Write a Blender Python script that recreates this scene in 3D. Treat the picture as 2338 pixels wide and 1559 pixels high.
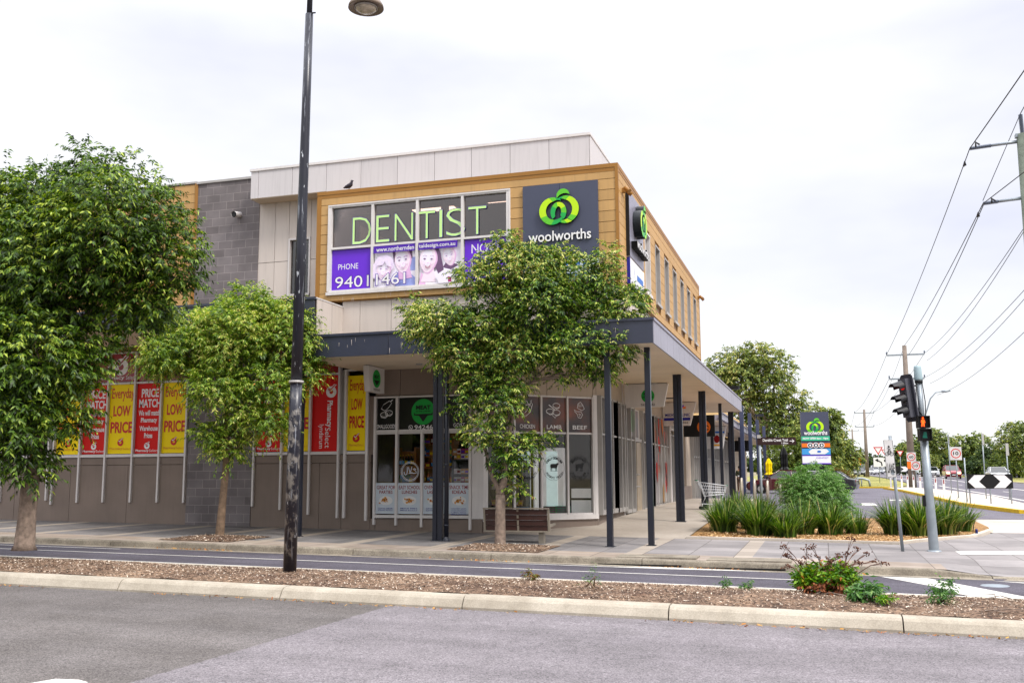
import bpy, bmesh, math, random
import numpy as np
from mathutils import Vector, Matrix
R=math.radians
S=bpy.context.scene
for o in list(bpy.data.objects): bpy.data.objects.remove(o)
COL=S.collection
# ---------------- camera ----------------
F=2255.;CX,CY=1169.,779.5
yaw=R(17.35);pitch=R(7.87);roll=R(-0.26)
fwd=Vector((-math.sin(yaw)*math.cos(pitch),math.cos(yaw)*math.cos(pitch),math.sin(pitch)))
rt=Vector((math.cos(yaw),math.sin(yaw),0));upv=rt.cross(fwd)
r2=rt*math.cos(roll)+upv*math.sin(roll);u2=upv*math.cos(roll)-rt*math.sin(roll)
cd=bpy.data.cameras.new('camera');cam=bpy.data.objects.new('camera',cd);COL.objects.link(cam)
M=Matrix((r2,u2,-fwd)).transposed().to_4x4();cam.matrix_world=M
cd.sensor_width=36;cd.lens=36*F/2338;cd.clip_start=.1;cd.clip_end=5000
S.camera=cam
def at(u,v,d):
    return fwd*d+r2*((u-CX)*d/F)-u2*((v-CY)*d/F)
# ---------------- world / sun ----------------
SUN_EL,SUN_AZ=R(50),R(62)     # azimuth measured from -y towards +x
w=bpy.data.worlds.new("World");S.world=w;w.use_nodes=True
nt=w.node_tree;nt.nodes.clear();N=nt.nodes.new;LK=nt.links.new
out=N('ShaderNodeOutputWorld');bg=N('ShaderNodeBackground');LK(bg.outputs[0],out.inputs[0])
sky=N('ShaderNodeTexSky');sky.sky_type='NISHITA';sky.sun_disc=False;sky.sun_elevation=SUN_EL
sd=Vector((math.sin(SUN_AZ)*math.cos(SUN_EL),-math.cos(SUN_AZ)*math.cos(SUN_EL),math.sin(SUN_EL)))
sky.sun_rotation=math.atan2(sd.x,sd.y)
tc=N('ShaderNodeTexCoord');mp=N('ShaderNodeMapping');mp.inputs['Scale'].default_value=(1.0,1.0,2.6);mp.inputs['Location'].default_value=(.4,.1,.3)
no=N('ShaderNodeTexNoise');no.inputs['Scale'].default_value=1.7;no.inputs['Detail'].default_value=5;no.inputs['Roughness'].default_value=.52
cr=N('ShaderNodeValToRGB');cr.color_ramp.elements[0].position=.33;cr.color_ramp.elements[1].position=.56
cr.color_ramp.elements[0].color=(3.75,3.82,4.45,1);cr.color_ramp.elements[1].color=(5.0,5.0,5.1,1)
mx=N('ShaderNodeMix');mx.data_type='RGBA';mx.inputs[0].default_value=.93
# overcast sky: brighter overhead than at the horizon
sz_=N('ShaderNodeSeparateXYZ');LK(tc.outputs['Generated'],sz_.inputs[0]);gr=N('ShaderNodeMapRange');gr.inputs[1].default_value=.40;gr.inputs[2].default_value=1;gr.inputs[3].default_value=1;gr.inputs[4].default_value=3.5;LK(sz_.outputs[2],gr.inputs[0])
vm=N('ShaderNodeVectorMath');vm.operation='SCALE'
LK(tc.outputs['Generated'],mp.inputs[0]);LK(mp.outputs[0],no.inputs[0]);LK(no.outputs[0],cr.inputs[0])
LK(sky.outputs[0],mx.inputs[6]);LK(cr.outputs[0],mx.inputs[7]);LK(mx.outputs[2],vm.inputs[0]);LK(gr.outputs[0],vm.inputs[3]);LK(vm.outputs[0],bg.inputs[0]);bg.inputs[1].default_value=.1
sl=bpy.data.lights.new('sun','SUN');sl.energy=1.5;sl.angle=R(14);sl.color=(1,.95,.88)
so=bpy.data.objects.new('sun',sl);COL.objects.link(so);so.rotation_euler=sd.to_track_quat('Z','Y').to_euler()
S.view_settings.view_transform='Standard';S.view_settings.look='None';S.view_settings.exposure=1.15;S.view_settings.gamma=1
S.render.engine='CYCLES'
S.cycles.max_bounces=6;S.cycles.transparent_max_bounces=12
# ---------------- helpers ----------------
rnd=random.Random(7);nr=np.random.default_rng(11)
def lin(c):
    if isinstance(c,str):
        c=[int(c[i:i+2],16)/255 for i in (1,3,5)]
        c=[x/12.92 if x<=.04045 else ((x+.055)/1.055)**2.4 for x in c]
    return (*c,1)
MC={}
def mat(name,col,rough=.7,metal=0,var=.12,vs=3.,bump=0,bs=40.,spec=.35,emit=0,streak=0,coat=0,ramp=None,isl=0):
    if name in MC: return MC[name]
    m=bpy.data.materials.new(name);m.use_nodes=True;t=m.node_tree;p=t.nodes['Principled BSDF'];MC[name]=m
    c=lin(col);p.inputs['Roughness'].default_value=rough;p.inputs['Metallic'].default_value=metal
    p.inputs['Specular IOR Level'].default_value=spec;p.inputs['Coat Weight'].default_value=coat
    tc=t.nodes.new('ShaderNodeTexCoord');last=None
    def noise(scale,det=4,vec=None):
        n=t.nodes.new('ShaderNodeTexNoise');n.inputs['Scale'].default_value=scale;n.inputs['Detail'].default_value=det
        t.links.new(vec or tc.outputs['Object'],n.inputs[0]);return n.outputs[0]
    if var or ramp:
        n=noise(vs,5)
        r=t.nodes.new('ShaderNodeValToRGB');t.links.new(n,r.inputs[0])
        if ramp:
            e=r.color_ramp.elements;e[0].position=.3;e[1].position=.7;e[0].color=lin(ramp[0]);e[1].color=lin(ramp[-1])
            for i,q in enumerate(ramp[1:-1]): k=e.new(.3+.4*(i+1)/(len(ramp)-1));k.color=lin(q)
        else:
            e=r.color_ramp.elements;e[0].position=.32;e[1].position=.68
            e[0].color=(*[x*(1-var) for x in c[:3]],1);e[1].color=(*[min(1,x*(1+var)) for x in c[:3]],1)
        last=r.outputs[0]
    if streak:
        mpn=t.nodes.new('ShaderNodeMapping');mpn.inputs['Scale'].default_value=(9,9,.55);t.links.new(tc.outputs['Object'],mpn.inputs[0])
        n=noise(1.4,4,mpn.outputs[0]);r=t.nodes.new('ShaderNodeMapRange');r.inputs[1].default_value=.5;r.inputs[2].default_value=.8
        r.inputs[3].default_value=0;r.inputs[4].default_value=streak;t.links.new(n,r.inputs[0])
        x=t.nodes.new('ShaderNodeMix');x.data_type='RGBA';t.links.new(r.outputs[0],x.inputs[0])
        if last: t.links.new(last,x.inputs[6])
        else: x.inputs[6].default_value=c
        x.inputs[7].default_value=(*[q*.45+.02 for q in c[:3]],1);last=x.outputs[2]
    if isl and last:   # each board or panel weathers a little differently
        ge=t.nodes.new('ShaderNodeNewGeometry');q_=t.nodes.new('ShaderNodeMapRange');q_.inputs[3].default_value=1-isl;q_.inputs[4].default_value=1+isl;t.links.new(ge.outputs['Random Per Island'],q_.inputs[0])
        x=t.nodes.new('ShaderNodeMix');x.data_type='RGBA';x.blend_type='MULTIPLY';x.inputs[0].default_value=1;t.links.new(last,x.inputs[6]);t.links.new(q_.outputs[0],x.inputs[7]);last=x.outputs[2]
    if last: t.links.new(last,p.inputs['Base Color'])
    else: p.inputs['Base Color'].default_value=c
    if bump:
        n=noise(bs,3);b=t.nodes.new('ShaderNodeBump');b.inputs['Strength'].default_value=bump;b.inputs['Distance'].default_value=.01
        t.links.new(n,b.inputs['Height']);t.links.new(b.outputs[0],p.inputs['Normal'])
    if emit:
        p.inputs['Emission Color'].default_value=c;p.inputs['Emission Strength'].default_value=emit
    return m
def glassmat(name,tint=(.55,.5,.5),refl=.9,ior=1.5):
    m=bpy.data.materials.new(name);m.use_nodes=True;t=m.node_tree;t.nodes.clear()
    o=t.nodes.new('ShaderNodeOutputMaterial');tr=t.nodes.new('ShaderNodeBsdfTransparent');tr.inputs[0].default_value=(*tint,1)
    g=t.nodes.new('ShaderNodeBsdfGlossy');g.inputs['Roughness'].default_value=.02;g.inputs[0].default_value=(refl,refl,refl,1)
    f=t.nodes.new('ShaderNodeFresnel');f.inputs[0].default_value=ior
    nz=t.nodes.new('ShaderNodeTexNoise');nz.inputs['Scale'].default_value=.7;b=t.nodes.new('ShaderNodeBump');b.inputs['Strength'].default_value=.06;b.inputs['Distance'].default_value=.05
    t.links.new(nz.outputs[0],b.inputs['Height']);t.links.new(b.outputs[0],g.inputs['Normal'])
    x=t.nodes.new('ShaderNodeMixShader');t.links.new(f.outputs[0],x.inputs[0]);t.links.new(tr.outputs[0],x.inputs[1]);t.links.new(g.outputs[0],x.inputs[2]);t.links.new(x.outputs[0],o.inputs[0])
    MC[name]=m;return m
def tag(o,label=None,cat=None,group=None,kind=None):
    if label:o['label']=label
    if cat:o['category']=cat
    if group:o['group']=group
    if kind:o['kind']=kind
    return o
def empty(name,loc,label=None,cat=None,group=None,rz=0):
    o=bpy.data.objects.new(name,None);COL.objects.link(o);o.location=loc;o.rotation_euler=(0,0,rz);o.empty_display_size=.2
    return tag(o,label,cat,group)
def wloc(o):
    v=Vector((0,0,0))
    while o: v=v+o.location;o=o.parent
    return v
def link(me,name,parent=None,world=True):
    o=bpy.data.objects.new(name,me);COL.objects.link(o)
    if parent:
        o.parent=parent
        if world: o.location=-wloc(parent)
    return o
class Fr:                                   # a wall frame: origin, right, up; N points out of the wall
    def __init__(s,O,U,V=(0,0,1)):
        s.O=Vector(O);s.U=Vector(U).normalized();s.V=Vector(V).normalized();s.N=s.U.cross(s.V)
    def p(s,u,v,n=0): return s.O+s.U*u+s.V*v+s.N*n
WORLD=Fr((0,0,0),(1,0,0))
class MB:
    def __init__(s): s.v=[];s.f=[];s.mi=[];s.ms=[];s.sm=[]
    def mid(s,m):
        if isinstance(m,str): m=MC[m]
        if m not in s.ms: s.ms.append(m)
        return s.ms.index(m)
    def add(s,vs,fs,m=0,smooth=False):
        b=len(s.v);s.v+=[tuple(x) for x in vs];k=s.mid(m) if m else 0
        for f in fs: s.f.append([b+i for i in f]);s.mi.append(k);s.sm.append(smooth)
    def box(s,x0,x1,y0,y1,z0,z1,m=None):
        vs=[(x,y,z) for z in(z0,z1) for y in(y0,y1) for x in(x0,x1)]
        s.add(vs,[(0,2,3,1),(4,5,7,6),(0,1,5,4),(2,6,7,3),(0,4,6,2),(1,3,7,5)],m)
    def fb(s,fr,u0,u1,v0,v1,n0,n1,m=None):   # box in a wall frame
        vs=[fr.p(u,v,n) for n in(n0,n1) for v in(v0,v1) for u in(u0,u1)]
        s.add(vs,[(0,2,3,1),(4,5,7,6),(0,1,5,4),(2,6,7,3),(0,4,6,2),(1,3,7,5)],m)
    def tube(s,p0,p1,r0,r1=None,n=10,m=None,cap=True,smooth=True):
        s.path([p0,p1],[r0,r0 if r1 is None else r1],n,m,cap,smooth)
    def path(s,ps,rs,n=8,m=None,cap=True,smooth=True):
        ps=[Vector(p) for p in ps];vs=[];prev=None
        for i,p in enumerate(ps):
            d=(ps[min(i+1,len(ps)-1)]-ps[max(i-1,0)]).normalized()
            a=prev if prev is not None else (Vector((0,0,1)) if abs(d.z)<.9 else Vector((1,0,0)))
            e=(a-d*a.dot(d)).normalized();prev=e;g=d.cross(e)
            for k in range(n):
                t=2*math.pi*k/n;vs.append(p+(e*math.cos(t)+g*math.sin(t))*rs[i])
        fs=[(i*n+k,i*n+(k+1)%n,(i+1)*n+(k+1)%n,(i+1)*n+k) for i in range(len(ps)-1) for k in range(n)]
        s.add(vs,fs,m,smooth)
        if cap:
            b=len(s.v)-len(vs);kk=s.mid(m) if m else 0
            for f in ([b+k for k in range(n)][::-1],[b+(len(ps)-1)*n+k for k in range(n)]): s.f.append(f);s.mi.append(kk);s.sm.append(False)
    def lathe(s,c,prof,n=20,m=None,smooth=True):
        vs=[(c[0]+r*math.cos(2*math.pi*k/n),c[1]+r*math.sin(2*math.pi*k/n),c[2]+z) for r,z in prof for k in range(n)]
        fs=[(i*n+k,i*n+(k+1)%n,(i+1)*n+(k+1)%n,(i+1)*n+k) for i in range(len(prof)-1) for k in range(n)]
        s.add(vs,fs,m,smooth)
    def prism(s,fr,pts,n0,n1,m=None):
        k=len(pts);vs=[fr.p(u,v,n0) for u,v in pts]+[fr.p(u,v,n1) for u,v in pts]
        s.add(vs,[list(range(k))[::-1],list(range(k,2*k))]+[(i,(i+1)%k,k+(i+1)%k,k+i) for i in range(k)],m)
    def build(s,name,m=None,parent=None,world=True,bevel=0):
        me=bpy.data.meshes.new(name);me.from_pydata(s.v,[],s.f)
        if m is not None: me.materials.append(MC[m] if isinstance(m,str) else m)
        else:
            for x in s.ms: me.materials.append(x)
            me.polygons.foreach_set('material_index',s.mi)
        me.polygons.foreach_set('use_smooth',s.sm);me.update()
        bm=bmesh.new();bm.from_mesh(me)
        if len(s.f)<6000: bmesh.ops.recalc_face_normals(bm,faces=bm.faces)
        bm.to_mesh(me);bm.free()
        o=link(me,name,parent,world)
        if bevel:
            b=o.modifiers.new('bevel','BEVEL');b.width=bevel;b.segments=2;b.limit_method='ANGLE'
        return o
TXT={}
def glyphs(s,bold,shear=0):
    k=(s,bold,shear)
    if k in TXT: return TXT[k]
    cu=bpy.data.curves.new('t','FONT');cu.body=s;cu.size=1;cu.offset=bold;cu.shear=shear;cu.resolution_u=3;cu.fill_mode='FRONT'
    ob=bpy.data.objects.new('t',cu);COL.objects.link(ob)
    dg=bpy.context.evaluated_depsgraph_get();me=ob.evaluated_get(dg).to_mesh()
    v=[(a.co.x,a.co.y) for a in me.vertices];f=[tuple(p.vertices) for p in me.polygons]
    ob.evaluated_get(dg).to_mesh_clear();bpy.data.objects.remove(ob);bpy.data.curves.remove(cu)
    TXT[k]=(v,f);return v,f
class Draw:                                 # flat printed artwork, each shape a hair above the one below
    def __init__(s,fr,n0=0.004,step=.0025): s.fr=fr;s.n=n0;s.step=step;s.mb=MB()
    def put(s,pts,faces,m,ex=0):
        n=s.n;s.n+=s.step;fr=s.fr
        s.mb.add([fr.p(u,v,n+ex) for u,v in pts],faces,m)
        if ex:
            cnt={}
            for f in faces:
                for i in range(len(f)):
                    e=(f[i],f[(i+1)%len(f)]);k=tuple(sorted(e));cnt.setdefault(k,[]).append(e)
            vs=[];fs=[]
            for k,e in cnt.items():
                if len(e)==1:
                    a,b=e[0];i=len(vs);vs+=[fr.p(*pts[a],n),fr.p(*pts[b],n),fr.p(*pts[b],n+ex),fr.p(*pts[a],n+ex)];fs.append((i,i+1,i+2,i+3))
            s.mb.add(vs,fs,s.side if hasattr(s,'side') else m)
    def poly(s,pts,m,ex=0): s.put(pts,[list(range(len(pts)))],m,ex)
    def rect(s,u0,u1,v0,v1,m,ex=0): s.poly([(u0,v0),(u1,v0),(u1,v1),(u0,v1)],m,ex)
    def ell(s,u,v,ru,rv,m,n=28,a=0,ex=0):
        ca,sa=math.cos(a),math.sin(a)
        s.poly([(u+ru*math.cos(t)*ca-rv*math.sin(t)*sa,v+ru*math.cos(t)*sa+rv*math.sin(t)*ca) for t in [2*math.pi*k/n for k in range(n)]],m,ex)
    def band(s,c,a0,a1,ro,ri,m,n=18,c2=None,ex=0):  # arc band; ro, ri functions of t or numbers
        f=lambda r,t:(r(t) if callable(r) else r)
        c2=c2 or c;pts=[]
        for i in range(n+1):
            t=i/n;a=R(a0+(a1-a0)*t);pts.append((c[0]+f(ro,t)*math.cos(a),c[1]+f(ro,t)*math.sin(a)))
        for i in range(n+1):
            t=i/n;a=R(a0+(a1-a0)*t);pts.append((c2[0]+f(ri,t)*math.cos(a),c2[1]+f(ri,t)*math.sin(a)))
        s.put(pts,[(i,i+1,n+2+i,n+1+i) for i in range(n)],m,ex)
    def eband(s,c,rx,ry,c2,qx,qy,a0,a1,ms,n=24,ex=0,taper=(1,1)):  # tapering elliptical band, colours run along it
        pts=[];k=len(ms)
        for i in range(n+1):
            t=i/n;a=R(a0+(a1-a0)*t);w_=min(1,(t/.25 if taper[0]<1 else 9)*(1-taper[0])+taper[0])*min(1,((1-t)/.25 if taper[1]<1 else 9)*(1-taper[1])+taper[1])
            o=(c[0]+rx*math.cos(a),c[1]+ry*math.sin(a));q=(c2[0]+qx*math.cos(a),c2[1]+qy*math.sin(a));pts+=[o,(o[0]+(q[0]-o[0])*w_,o[1]+(q[1]-o[1])*w_)]
        n0=s.n
        for j in range(k):
            a,b=round(n*j/k),round(n*(j+1)/k);s.n=n0;s.put(pts[2*a:2*b+2],[(2*i,2*i+1,2*i+3,2*i+2) for i in range(b-a)],ms[j],ex)
    def line(s,pts,w,m,closed=False):
        if closed: pts=list(pts)+[pts[0],pts[1]]
        vs=[];fs=[]
        for i,p in enumerate(pts):
            a=Vector(pts[max(0,i-1)]);b=Vector(pts[min(len(pts)-1,i+1)]);d=(b-a);d=d.normalized() if d.length>0 else Vector((1,0));q=Vector((-d.y,d.x))*w/2
            vs+=[(p[0]+q.x,p[1]+q.y),(p[0]-q.x,p[1]-q.y)]
        fs=[(2*i,2*i+1,2*i+3,2*i+2) for i in range(len(pts)-1)]
        s.put(vs,fs,m)
    def text(s,t,u0,u1,v0,v1,m,bold=0.,shear=0,ex=0,rot=0,fit=True):
        v,f=glyphs(t,bold,shear)
        if not v: return
        xs=[a for a,b in v];ys=[b for a,b in v];x0,x1=min(xs),max(xs);y0,y1=min(ys),max(ys)
        pts=[]
        for a,b in v:
            p=(a-x0)/(x1-x0);q=(b-y0)/(y1-y0)
            if rot==0: pts.append((u0+p*(u1-u0),v0+q*(v1-v0)))
            else: pts.append((u0+q*(u1-u0),v1-p*(v1-v0)))
        s.put(pts,[list(x) for x in f],m,ex)
    def arctext(s,t,c,r,h,a0,a1,m,bold=.01,up=True):
        n=len(t)
        for i,chh in enumerate(t):
            if chh==' ': continue
            a=R(a0+(a1-a0)*(i+.5)/n);v,f=glyphs(chh,bold,0)
            xs=[p for p,q in v];cx=(min(xs)+max(xs))/2
            pts=[]
            for p,q in v:
                x=(p-cx)*h*1.3;y=(q-.35)*h*1.3
                if up: d=(math.cos(a),math.sin(a));tg=(math.sin(a),-math.cos(a))
                else: d=(-math.cos(a),-math.sin(a));tg=(-math.sin(a),math.cos(a))
                pts.append((c[0]+r*math.cos(a)+tg[0]*x+d[0]*y,c[1]+r*math.sin(a)+tg[1]*x+d[1]*y))
            s.put(pts,[list(x) for x in f],m)
    def build(s,name,parent,world=True): return s.mb.build(name,None,parent,world)
# ---------------- terrain heights ----------------
def lerp(x,xs,ys): return float(np.interp(x,xs,ys))
def zr(x): return -.0148*max(-60,min(3,x))
YS=[24.7,30,45,60,90,120,160,225,400,700]
def H(x,y):
    if y<12.6: return -1.78+zr(x)
    if y<15.95: return -1.62+zr(x)
    if y<19.15: return -1.72+zr(x)
    if y<=24.7: return -1.59+.05*(y-19.15)/5.55+zr(x)
    t=min(1,max(0,(x+4)/4));t=t*t*(3-2*t);w_=min(1,max(0,(y-24.7)/30))
    l=lerp(y,[24.7,28.5,34,41,48,60,90,120,160,225,400,700],[-1.54,-1.30,-1.14,-1.02,-1.02,-1.05,-.9,-.45,-.1,.35,1.9,3.2])
    r=lerp(y,YS,[-1.53,-1.52,-1.42,-1.22,-.9,-.45,-.1,.35,1.9,3.2])
    return l*(1-t)+r*t+zr(x)*(1-w_)
def sheet(name,m,ys,L,Rr,off=0.,nx=6,thick=0,kind='structure',hf=H,dy=1.,parent=None):
    """ground sheet between x=L(y) and x=Rr(y), draped on the terrain; L,Rr lists of (y,x) or numbers"""
    fL=(lambda y:L) if not isinstance(L,list) else (lambda y:lerp(y,[a for a,b in L],[b for a,b in L]))
    fR=(lambda y:Rr) if not isinstance(Rr,list) else (lambda y:lerp(y,[a for a,b in Rr],[b for a,b in Rr]))
    st=[ys[0]]
    while st[-1]<ys[1]-1e-6: st.append(min(ys[1],st[-1]+dy*(1 if st[-1]<60 else 4 if st[-1]<150 else 25)))
    vs=[];fs=[]
    for y in st:
        for i in range(nx+1):
            x=fL(y)+(fR(y)-fL(y))*i/nx;vs.append((x,y,hf(x,y)+off))
    n=nx+1
    for j in range(len(st)-1):
        for i in range(nx): fs.append((j*n+i,j*n+i+1,(j+1)*n+i+1,(j+1)*n+i))
    if thick:
        b=len(vs);vs+=[(x,y,z-thick) for x,y,z in vs]
        per=[i for i in range(n)]+[j*n+n-1 for j in range(1,len(st))]+[(len(st)-1)*n+i for i in range(n-2,-1,-1)]+[j*n for j in range(len(st)-2,0,-1)]
        for i in range(len(per)): a,c=per[i],per[(i+1)%len(per)];fs.append((a,c,b+c,b+a))
    mb=MB();mb.add(vs,fs);o=mb.build(name,m,parent)
    if kind: o['kind']=kind
    return o
# node-built ground materials
def ground_mat(name,c1,c2,spk=.35,scale=120.,bump=.4,rough=.9,split=None,patch=.6,extra=None):
    m=bpy.data.materials.new(name);m.use_nodes=True;t=m.node_tree;p=t.nodes['Principled BSDF'];MC[name]=m
    p.inputs['Roughness'].default_value=rough;p.inputs['Specular IOR Level'].default_value=.25
    tc=t.nodes.new('ShaderNodeTexCoord')
    def nz(sc,d=4,r=.6):
        n=t.nodes.new('ShaderNodeTexNoise');n.inputs['Scale'].default_value=sc;n.inputs['Detail'].default_value=d;n.inputs['Roughness'].default_value=r;t.links.new(tc.outputs['Object'],n.inputs[0]);return n
    def mixc(f,a,b,mode='MIX'):
        x=t.nodes.new('ShaderNodeMix');x.data_type='RGBA';x.blend_type=mode
        for i,v in ((0,f),(6,a),(7,b)):
            if hasattr(v,'is_output'): t.links.new(v,x.inputs[i])
            else: x.inputs[i].default_value=v
        return x.outputs[2]
    def rng(v,a,b,c=0,d=1):
        r=t.nodes.new('ShaderNodeMapRange');t.links.new(v,r.inputs[0])
        for i,q in enumerate((a,b,c,d)): r.inputs[i+1].default_value=q
        return r.outputs[0]
    base=mixc(rng(nz(patch,6).outputs[0],.35,.65),lin(c1),lin(c2))
    if split:   # second surface beyond a straight joint: (px,py,nx,ny,c1,c2)
        sp=t.nodes.new('ShaderNodeSeparateXYZ');t.links.new(tc.outputs['Object'],sp.inputs[0])
        a=t.nodes.new('ShaderNodeMath');a.operation='MULTIPLY_ADD';t.links.new(sp.outputs[0],a.inputs[0]);a.inputs[1].default_value=split[2];a.inputs[2].default_value=-(split[0]*split[2]+split[1]*split[3])
        b=t.nodes.new('ShaderNodeMath');b.operation='MULTIPLY_ADD';t.links.new(sp.outputs[1],b.inputs[0]);b.inputs[1].default_value=split[3];t.links.new(a.outputs[0],b.inputs[2])
        n=nz(14,5);ad=t.nodes.new('ShaderNodeMath');ad.operation='MULTIPLY_ADD';t.links.new(n.outputs[0],ad.inputs[0]);ad.inputs[1].default_value=.10;t.links.new(b.outputs[0],ad.inputs[2])
        other=mixc(rng(nz(patch*2,6).outputs[0],.35,.65),lin(split[4]),lin(split[5]))
        base=mixc(rng(ad.outputs[0],.0,.03),base,other)
    vo=t.nodes.new('ShaderNodeTexVoronoi');vo.inputs['Scale'].default_value=scale;t.links.new(tc.outputs['Object'],vo.inputs[0])
    rgb=t.nodes.new('ShaderNodeSeparateColor');t.links.new(vo.outputs['Color'],rgb.inputs[0])
    base=mixc(1.,base,rng(rgb.outputs[0],0,1,1-spk,1+spk),'MULTIPLY')
    st=nz(7,8,.7);base=mixc(1.,base,rng(st.outputs[0],.3,.7,.93,1.06),'MULTIPLY')
    if extra: base=extra(t,tc,base,mixc,rng,nz)
    t.links.new(base,p.inputs['Base Color'])
    if bump:
        b=t.nodes.new('ShaderNodeBump');b.inputs['Strength'].default_value=bump;b.inputs['Distance'].default_value=.006;t.links.new(rgb.outputs[1],b.inputs['Height']);t.links.new(b.outputs[0],p.inputs['Normal'])
    return m
def crack_extra(t,tc,base,mixc,rng,nz):
    mp=t.nodes.new('ShaderNodeMapping');mp.inputs['Scale'].default_value=(.5,2.2,1);t.links.new(tc.outputs['Object'],mp.inputs[0])
    n=t.nodes.new('ShaderNodeTexNoise');n.inputs['Scale'].default_value=3;n.inputs['Detail'].default_value=8;n.inputs['Roughness'].default_value=.7;t.links.new(mp.outputs[0],n.inputs[0])
    ab=t.nodes.new('ShaderNodeMath');ab.operation='SUBTRACT';t.links.new(n.outputs[0],ab.inputs[0]);ab.inputs[1].default_value=.5
    a2=t.nodes.new('ShaderNodeMath');a2.operation='ABSOLUTE';t.links.new(ab.outputs[0],a2.inputs[0])
    cr=rng(a2.outputs[0],0,.009,.85,0);big=rng(nz(.55,2).outputs[0],.44,.56)
    ml=t.nodes.new('ShaderNodeMath');ml.operation='MULTIPLY';t.links.new(cr,ml.inputs[0]);t.links.new(big,ml.inputs[1])
    base=mixc(ml.outputs[0],base,(.03,.028,.03,1))
    # long soft tyre-worn bands along the street
    mp2=t.nodes.new('ShaderNodeMapping');mp2.inputs['Scale'].default_value=(.05,1.1,1);t.links.new(tc.outputs['Object'],mp2.inputs[0])
    n2=t.nodes.new('ShaderNodeTexNoise');n2.inputs['Scale'].default_value=1.3;n2.inputs['Detail'].default_value=3;t.links.new(mp2.outputs[0],n2.inputs[0])
    return mixc(1.,base,rng(n2.outputs[0],.3,.7,.86,1.1),'MULTIPLY')
def paver_extra(t,tc,base,mixc,rng,nz):
    sp=t.nodes.new('ShaderNodeSeparateXYZ');t.links.new(tc.outputs['Object'],sp.inputs[0])
    def mth(op,a,b=None,c=None):
        n=t.nodes.new('ShaderNodeMath');n.operation=op
        for i,v in enumerate((a,b,c)):
            if v is None: continue
            if hasattr(v,'is_output'): t.links.new(v,n.inputs[i])
            else: n.inputs[i].default_value=v
        return n.outputs[0]
    x,y=sp.outputs[0],sp.outputs[1]
    fx=mth('FLOORED_MODULO',mth('ADD',x,1.78),2.15)                     # cream cross bands every 2.15 m
    band=mth('MULTIPLY',mth('LESS_THAN',fx,.36),mth('LESS_THAN',x,-1.3));lx_=rng(x,-6.5,-2.5);base=mixc(mth('MULTIPLY',lx_,.75),base,mixc(rng(nz(.9,5).outputs[0],.35,.65),lin('#827d7c'),lin('#989290')))
    base=mixc(mth('MULTIPLY',band,.62),base,lin('#aa9d8c'))
    edge=mth('LESS_THAN',y,20.35);brown=mixc(rng(nz(1.2,5).outputs[0],.35,.7),lin('#8a7a69'),lin('#a3968a'))
    inb=mth('MULTIPLY',mth('MULTIPLY',edge,mth('LESS_THAN',x,2.)),mth('SUBTRACT',1.,mth('MULTIPLY',band,.6)));base=mixc(mth('MULTIPLY',inb,.8),base,brown)
    jx=mth('LESS_THAN',mth('FLOORED_MODULO',mth('ADD',x,1.78),.895),.018);jy=mth('LESS_THAN',mth('FLOORED_MODULO',mth('ADD',y,.1),.9),.022)
    wn=t.nodes.new('ShaderNodeTexWhiteNoise');wn.noise_dimensions='2D';cb=t.nodes.new('ShaderNodeCombineXYZ');t.links.new(mth('FLOOR',mth('DIVIDE',mth('ADD',x,1.78),.895)),cb.inputs[0]);t.links.new(mth('FLOOR',mth('DIVIDE',mth('ADD',y,.1),.9)),cb.inputs[1]);t.links.new(cb.outputs[0],wn.inputs['Vector']);base=mixc(1.,base,rng(wn.outputs['Value'],0,1,.84,1.12),'MULTIPLY')
    j=mth('MAXIMUM',jx,jy);return mixc(mth('MULTIPLY',j,.75),base,lin('#4a4440'))
# ---------------- materials ----------------
ground_mat('asphalt_near','#5b5653','#6b6664',spk=.5,scale=85,bump=.6,split=(-5.64,12.5,1,0,'#6f6a6c','#7c7679'),extra=crack_extra)
ground_mat('asphalt_far','#47434a','#56525a',spk=.35,scale=60,bump=.4,extra=crack_extra)
ground_mat('asphalt_main','#5c5860','#6b676e',spk=.3,scale=40,bump=.3)
ground_mat('mulch','#4f3c30','#7d6754',spk=.75,scale=28,bump=1.,patch=1.2)
ground_mat('mulch_tan','#80603a','#9f7c50',spk=.6,scale=30,bump=1.,patch=2.)
ground_mat('kerb','#938a7b','#aca394',spk=.12,scale=90,bump=.25,patch=1.5)
ground_mat('kerb_old','#6f675b','#948b7c',spk=.2,scale=60,bump=.3,patch=2.5)
ground_mat('paver','#62605f','#797573',spk=.12,scale=50,bump=.25,patch=1.1,extra=paver_extra)
ground_mat('concrete','#958b7f','#a89e92',spk=.06,scale=70,bump=.15,patch=.5)
ground_mat('dirt','#79705a','#8b8262',spk=.3,scale=8,bump=.4,patch=.1)
ground_mat('verge','#6f7038','#9a9455',spk=.5,scale=6,bump=.6,patch=.25)
mat('road_paint','#bfbcb5',.8,var=.1,vs=14,bump=.3,bs=120)
mat('yellow_kerb','#c9a51d',.7,var=.15,vs=6)
mat('gold','#b58f5a',.55,var=.05,vs=.9,streak=.35,bump=.05,isl=.07)
mat('gold_trim','#94672a',.45,var=.05)
mat('navy','#333746',.38,var=.08,vs=1.2,streak=.25,spec=.5,isl=.12)
mat('post_navy','#181b27',.35,var=.08,vs=2,spec=.5)
mat('silver_fascia','#93909c',.4,metal=.25,var=.06,vs=.8,streak=.3)  # paler grey metal than the navy street fascia; rear beams share it
mat('white_panel','#c4bfbf',.5,var=.04,vs=.6,streak=.25,isl=.04)
mat('cream_panel','#c6bbb2',.6,var=.04,vs=.6,streak=.25,isl=.05)
mat('soffit','#dccbb4',.65,var=.05,vs=.7,streak=0,isl=.03)
mat('taupe','#7e7066',.8,var=.1,vs=1.1,bump=.15,bs=60,streak=.2)
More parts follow.
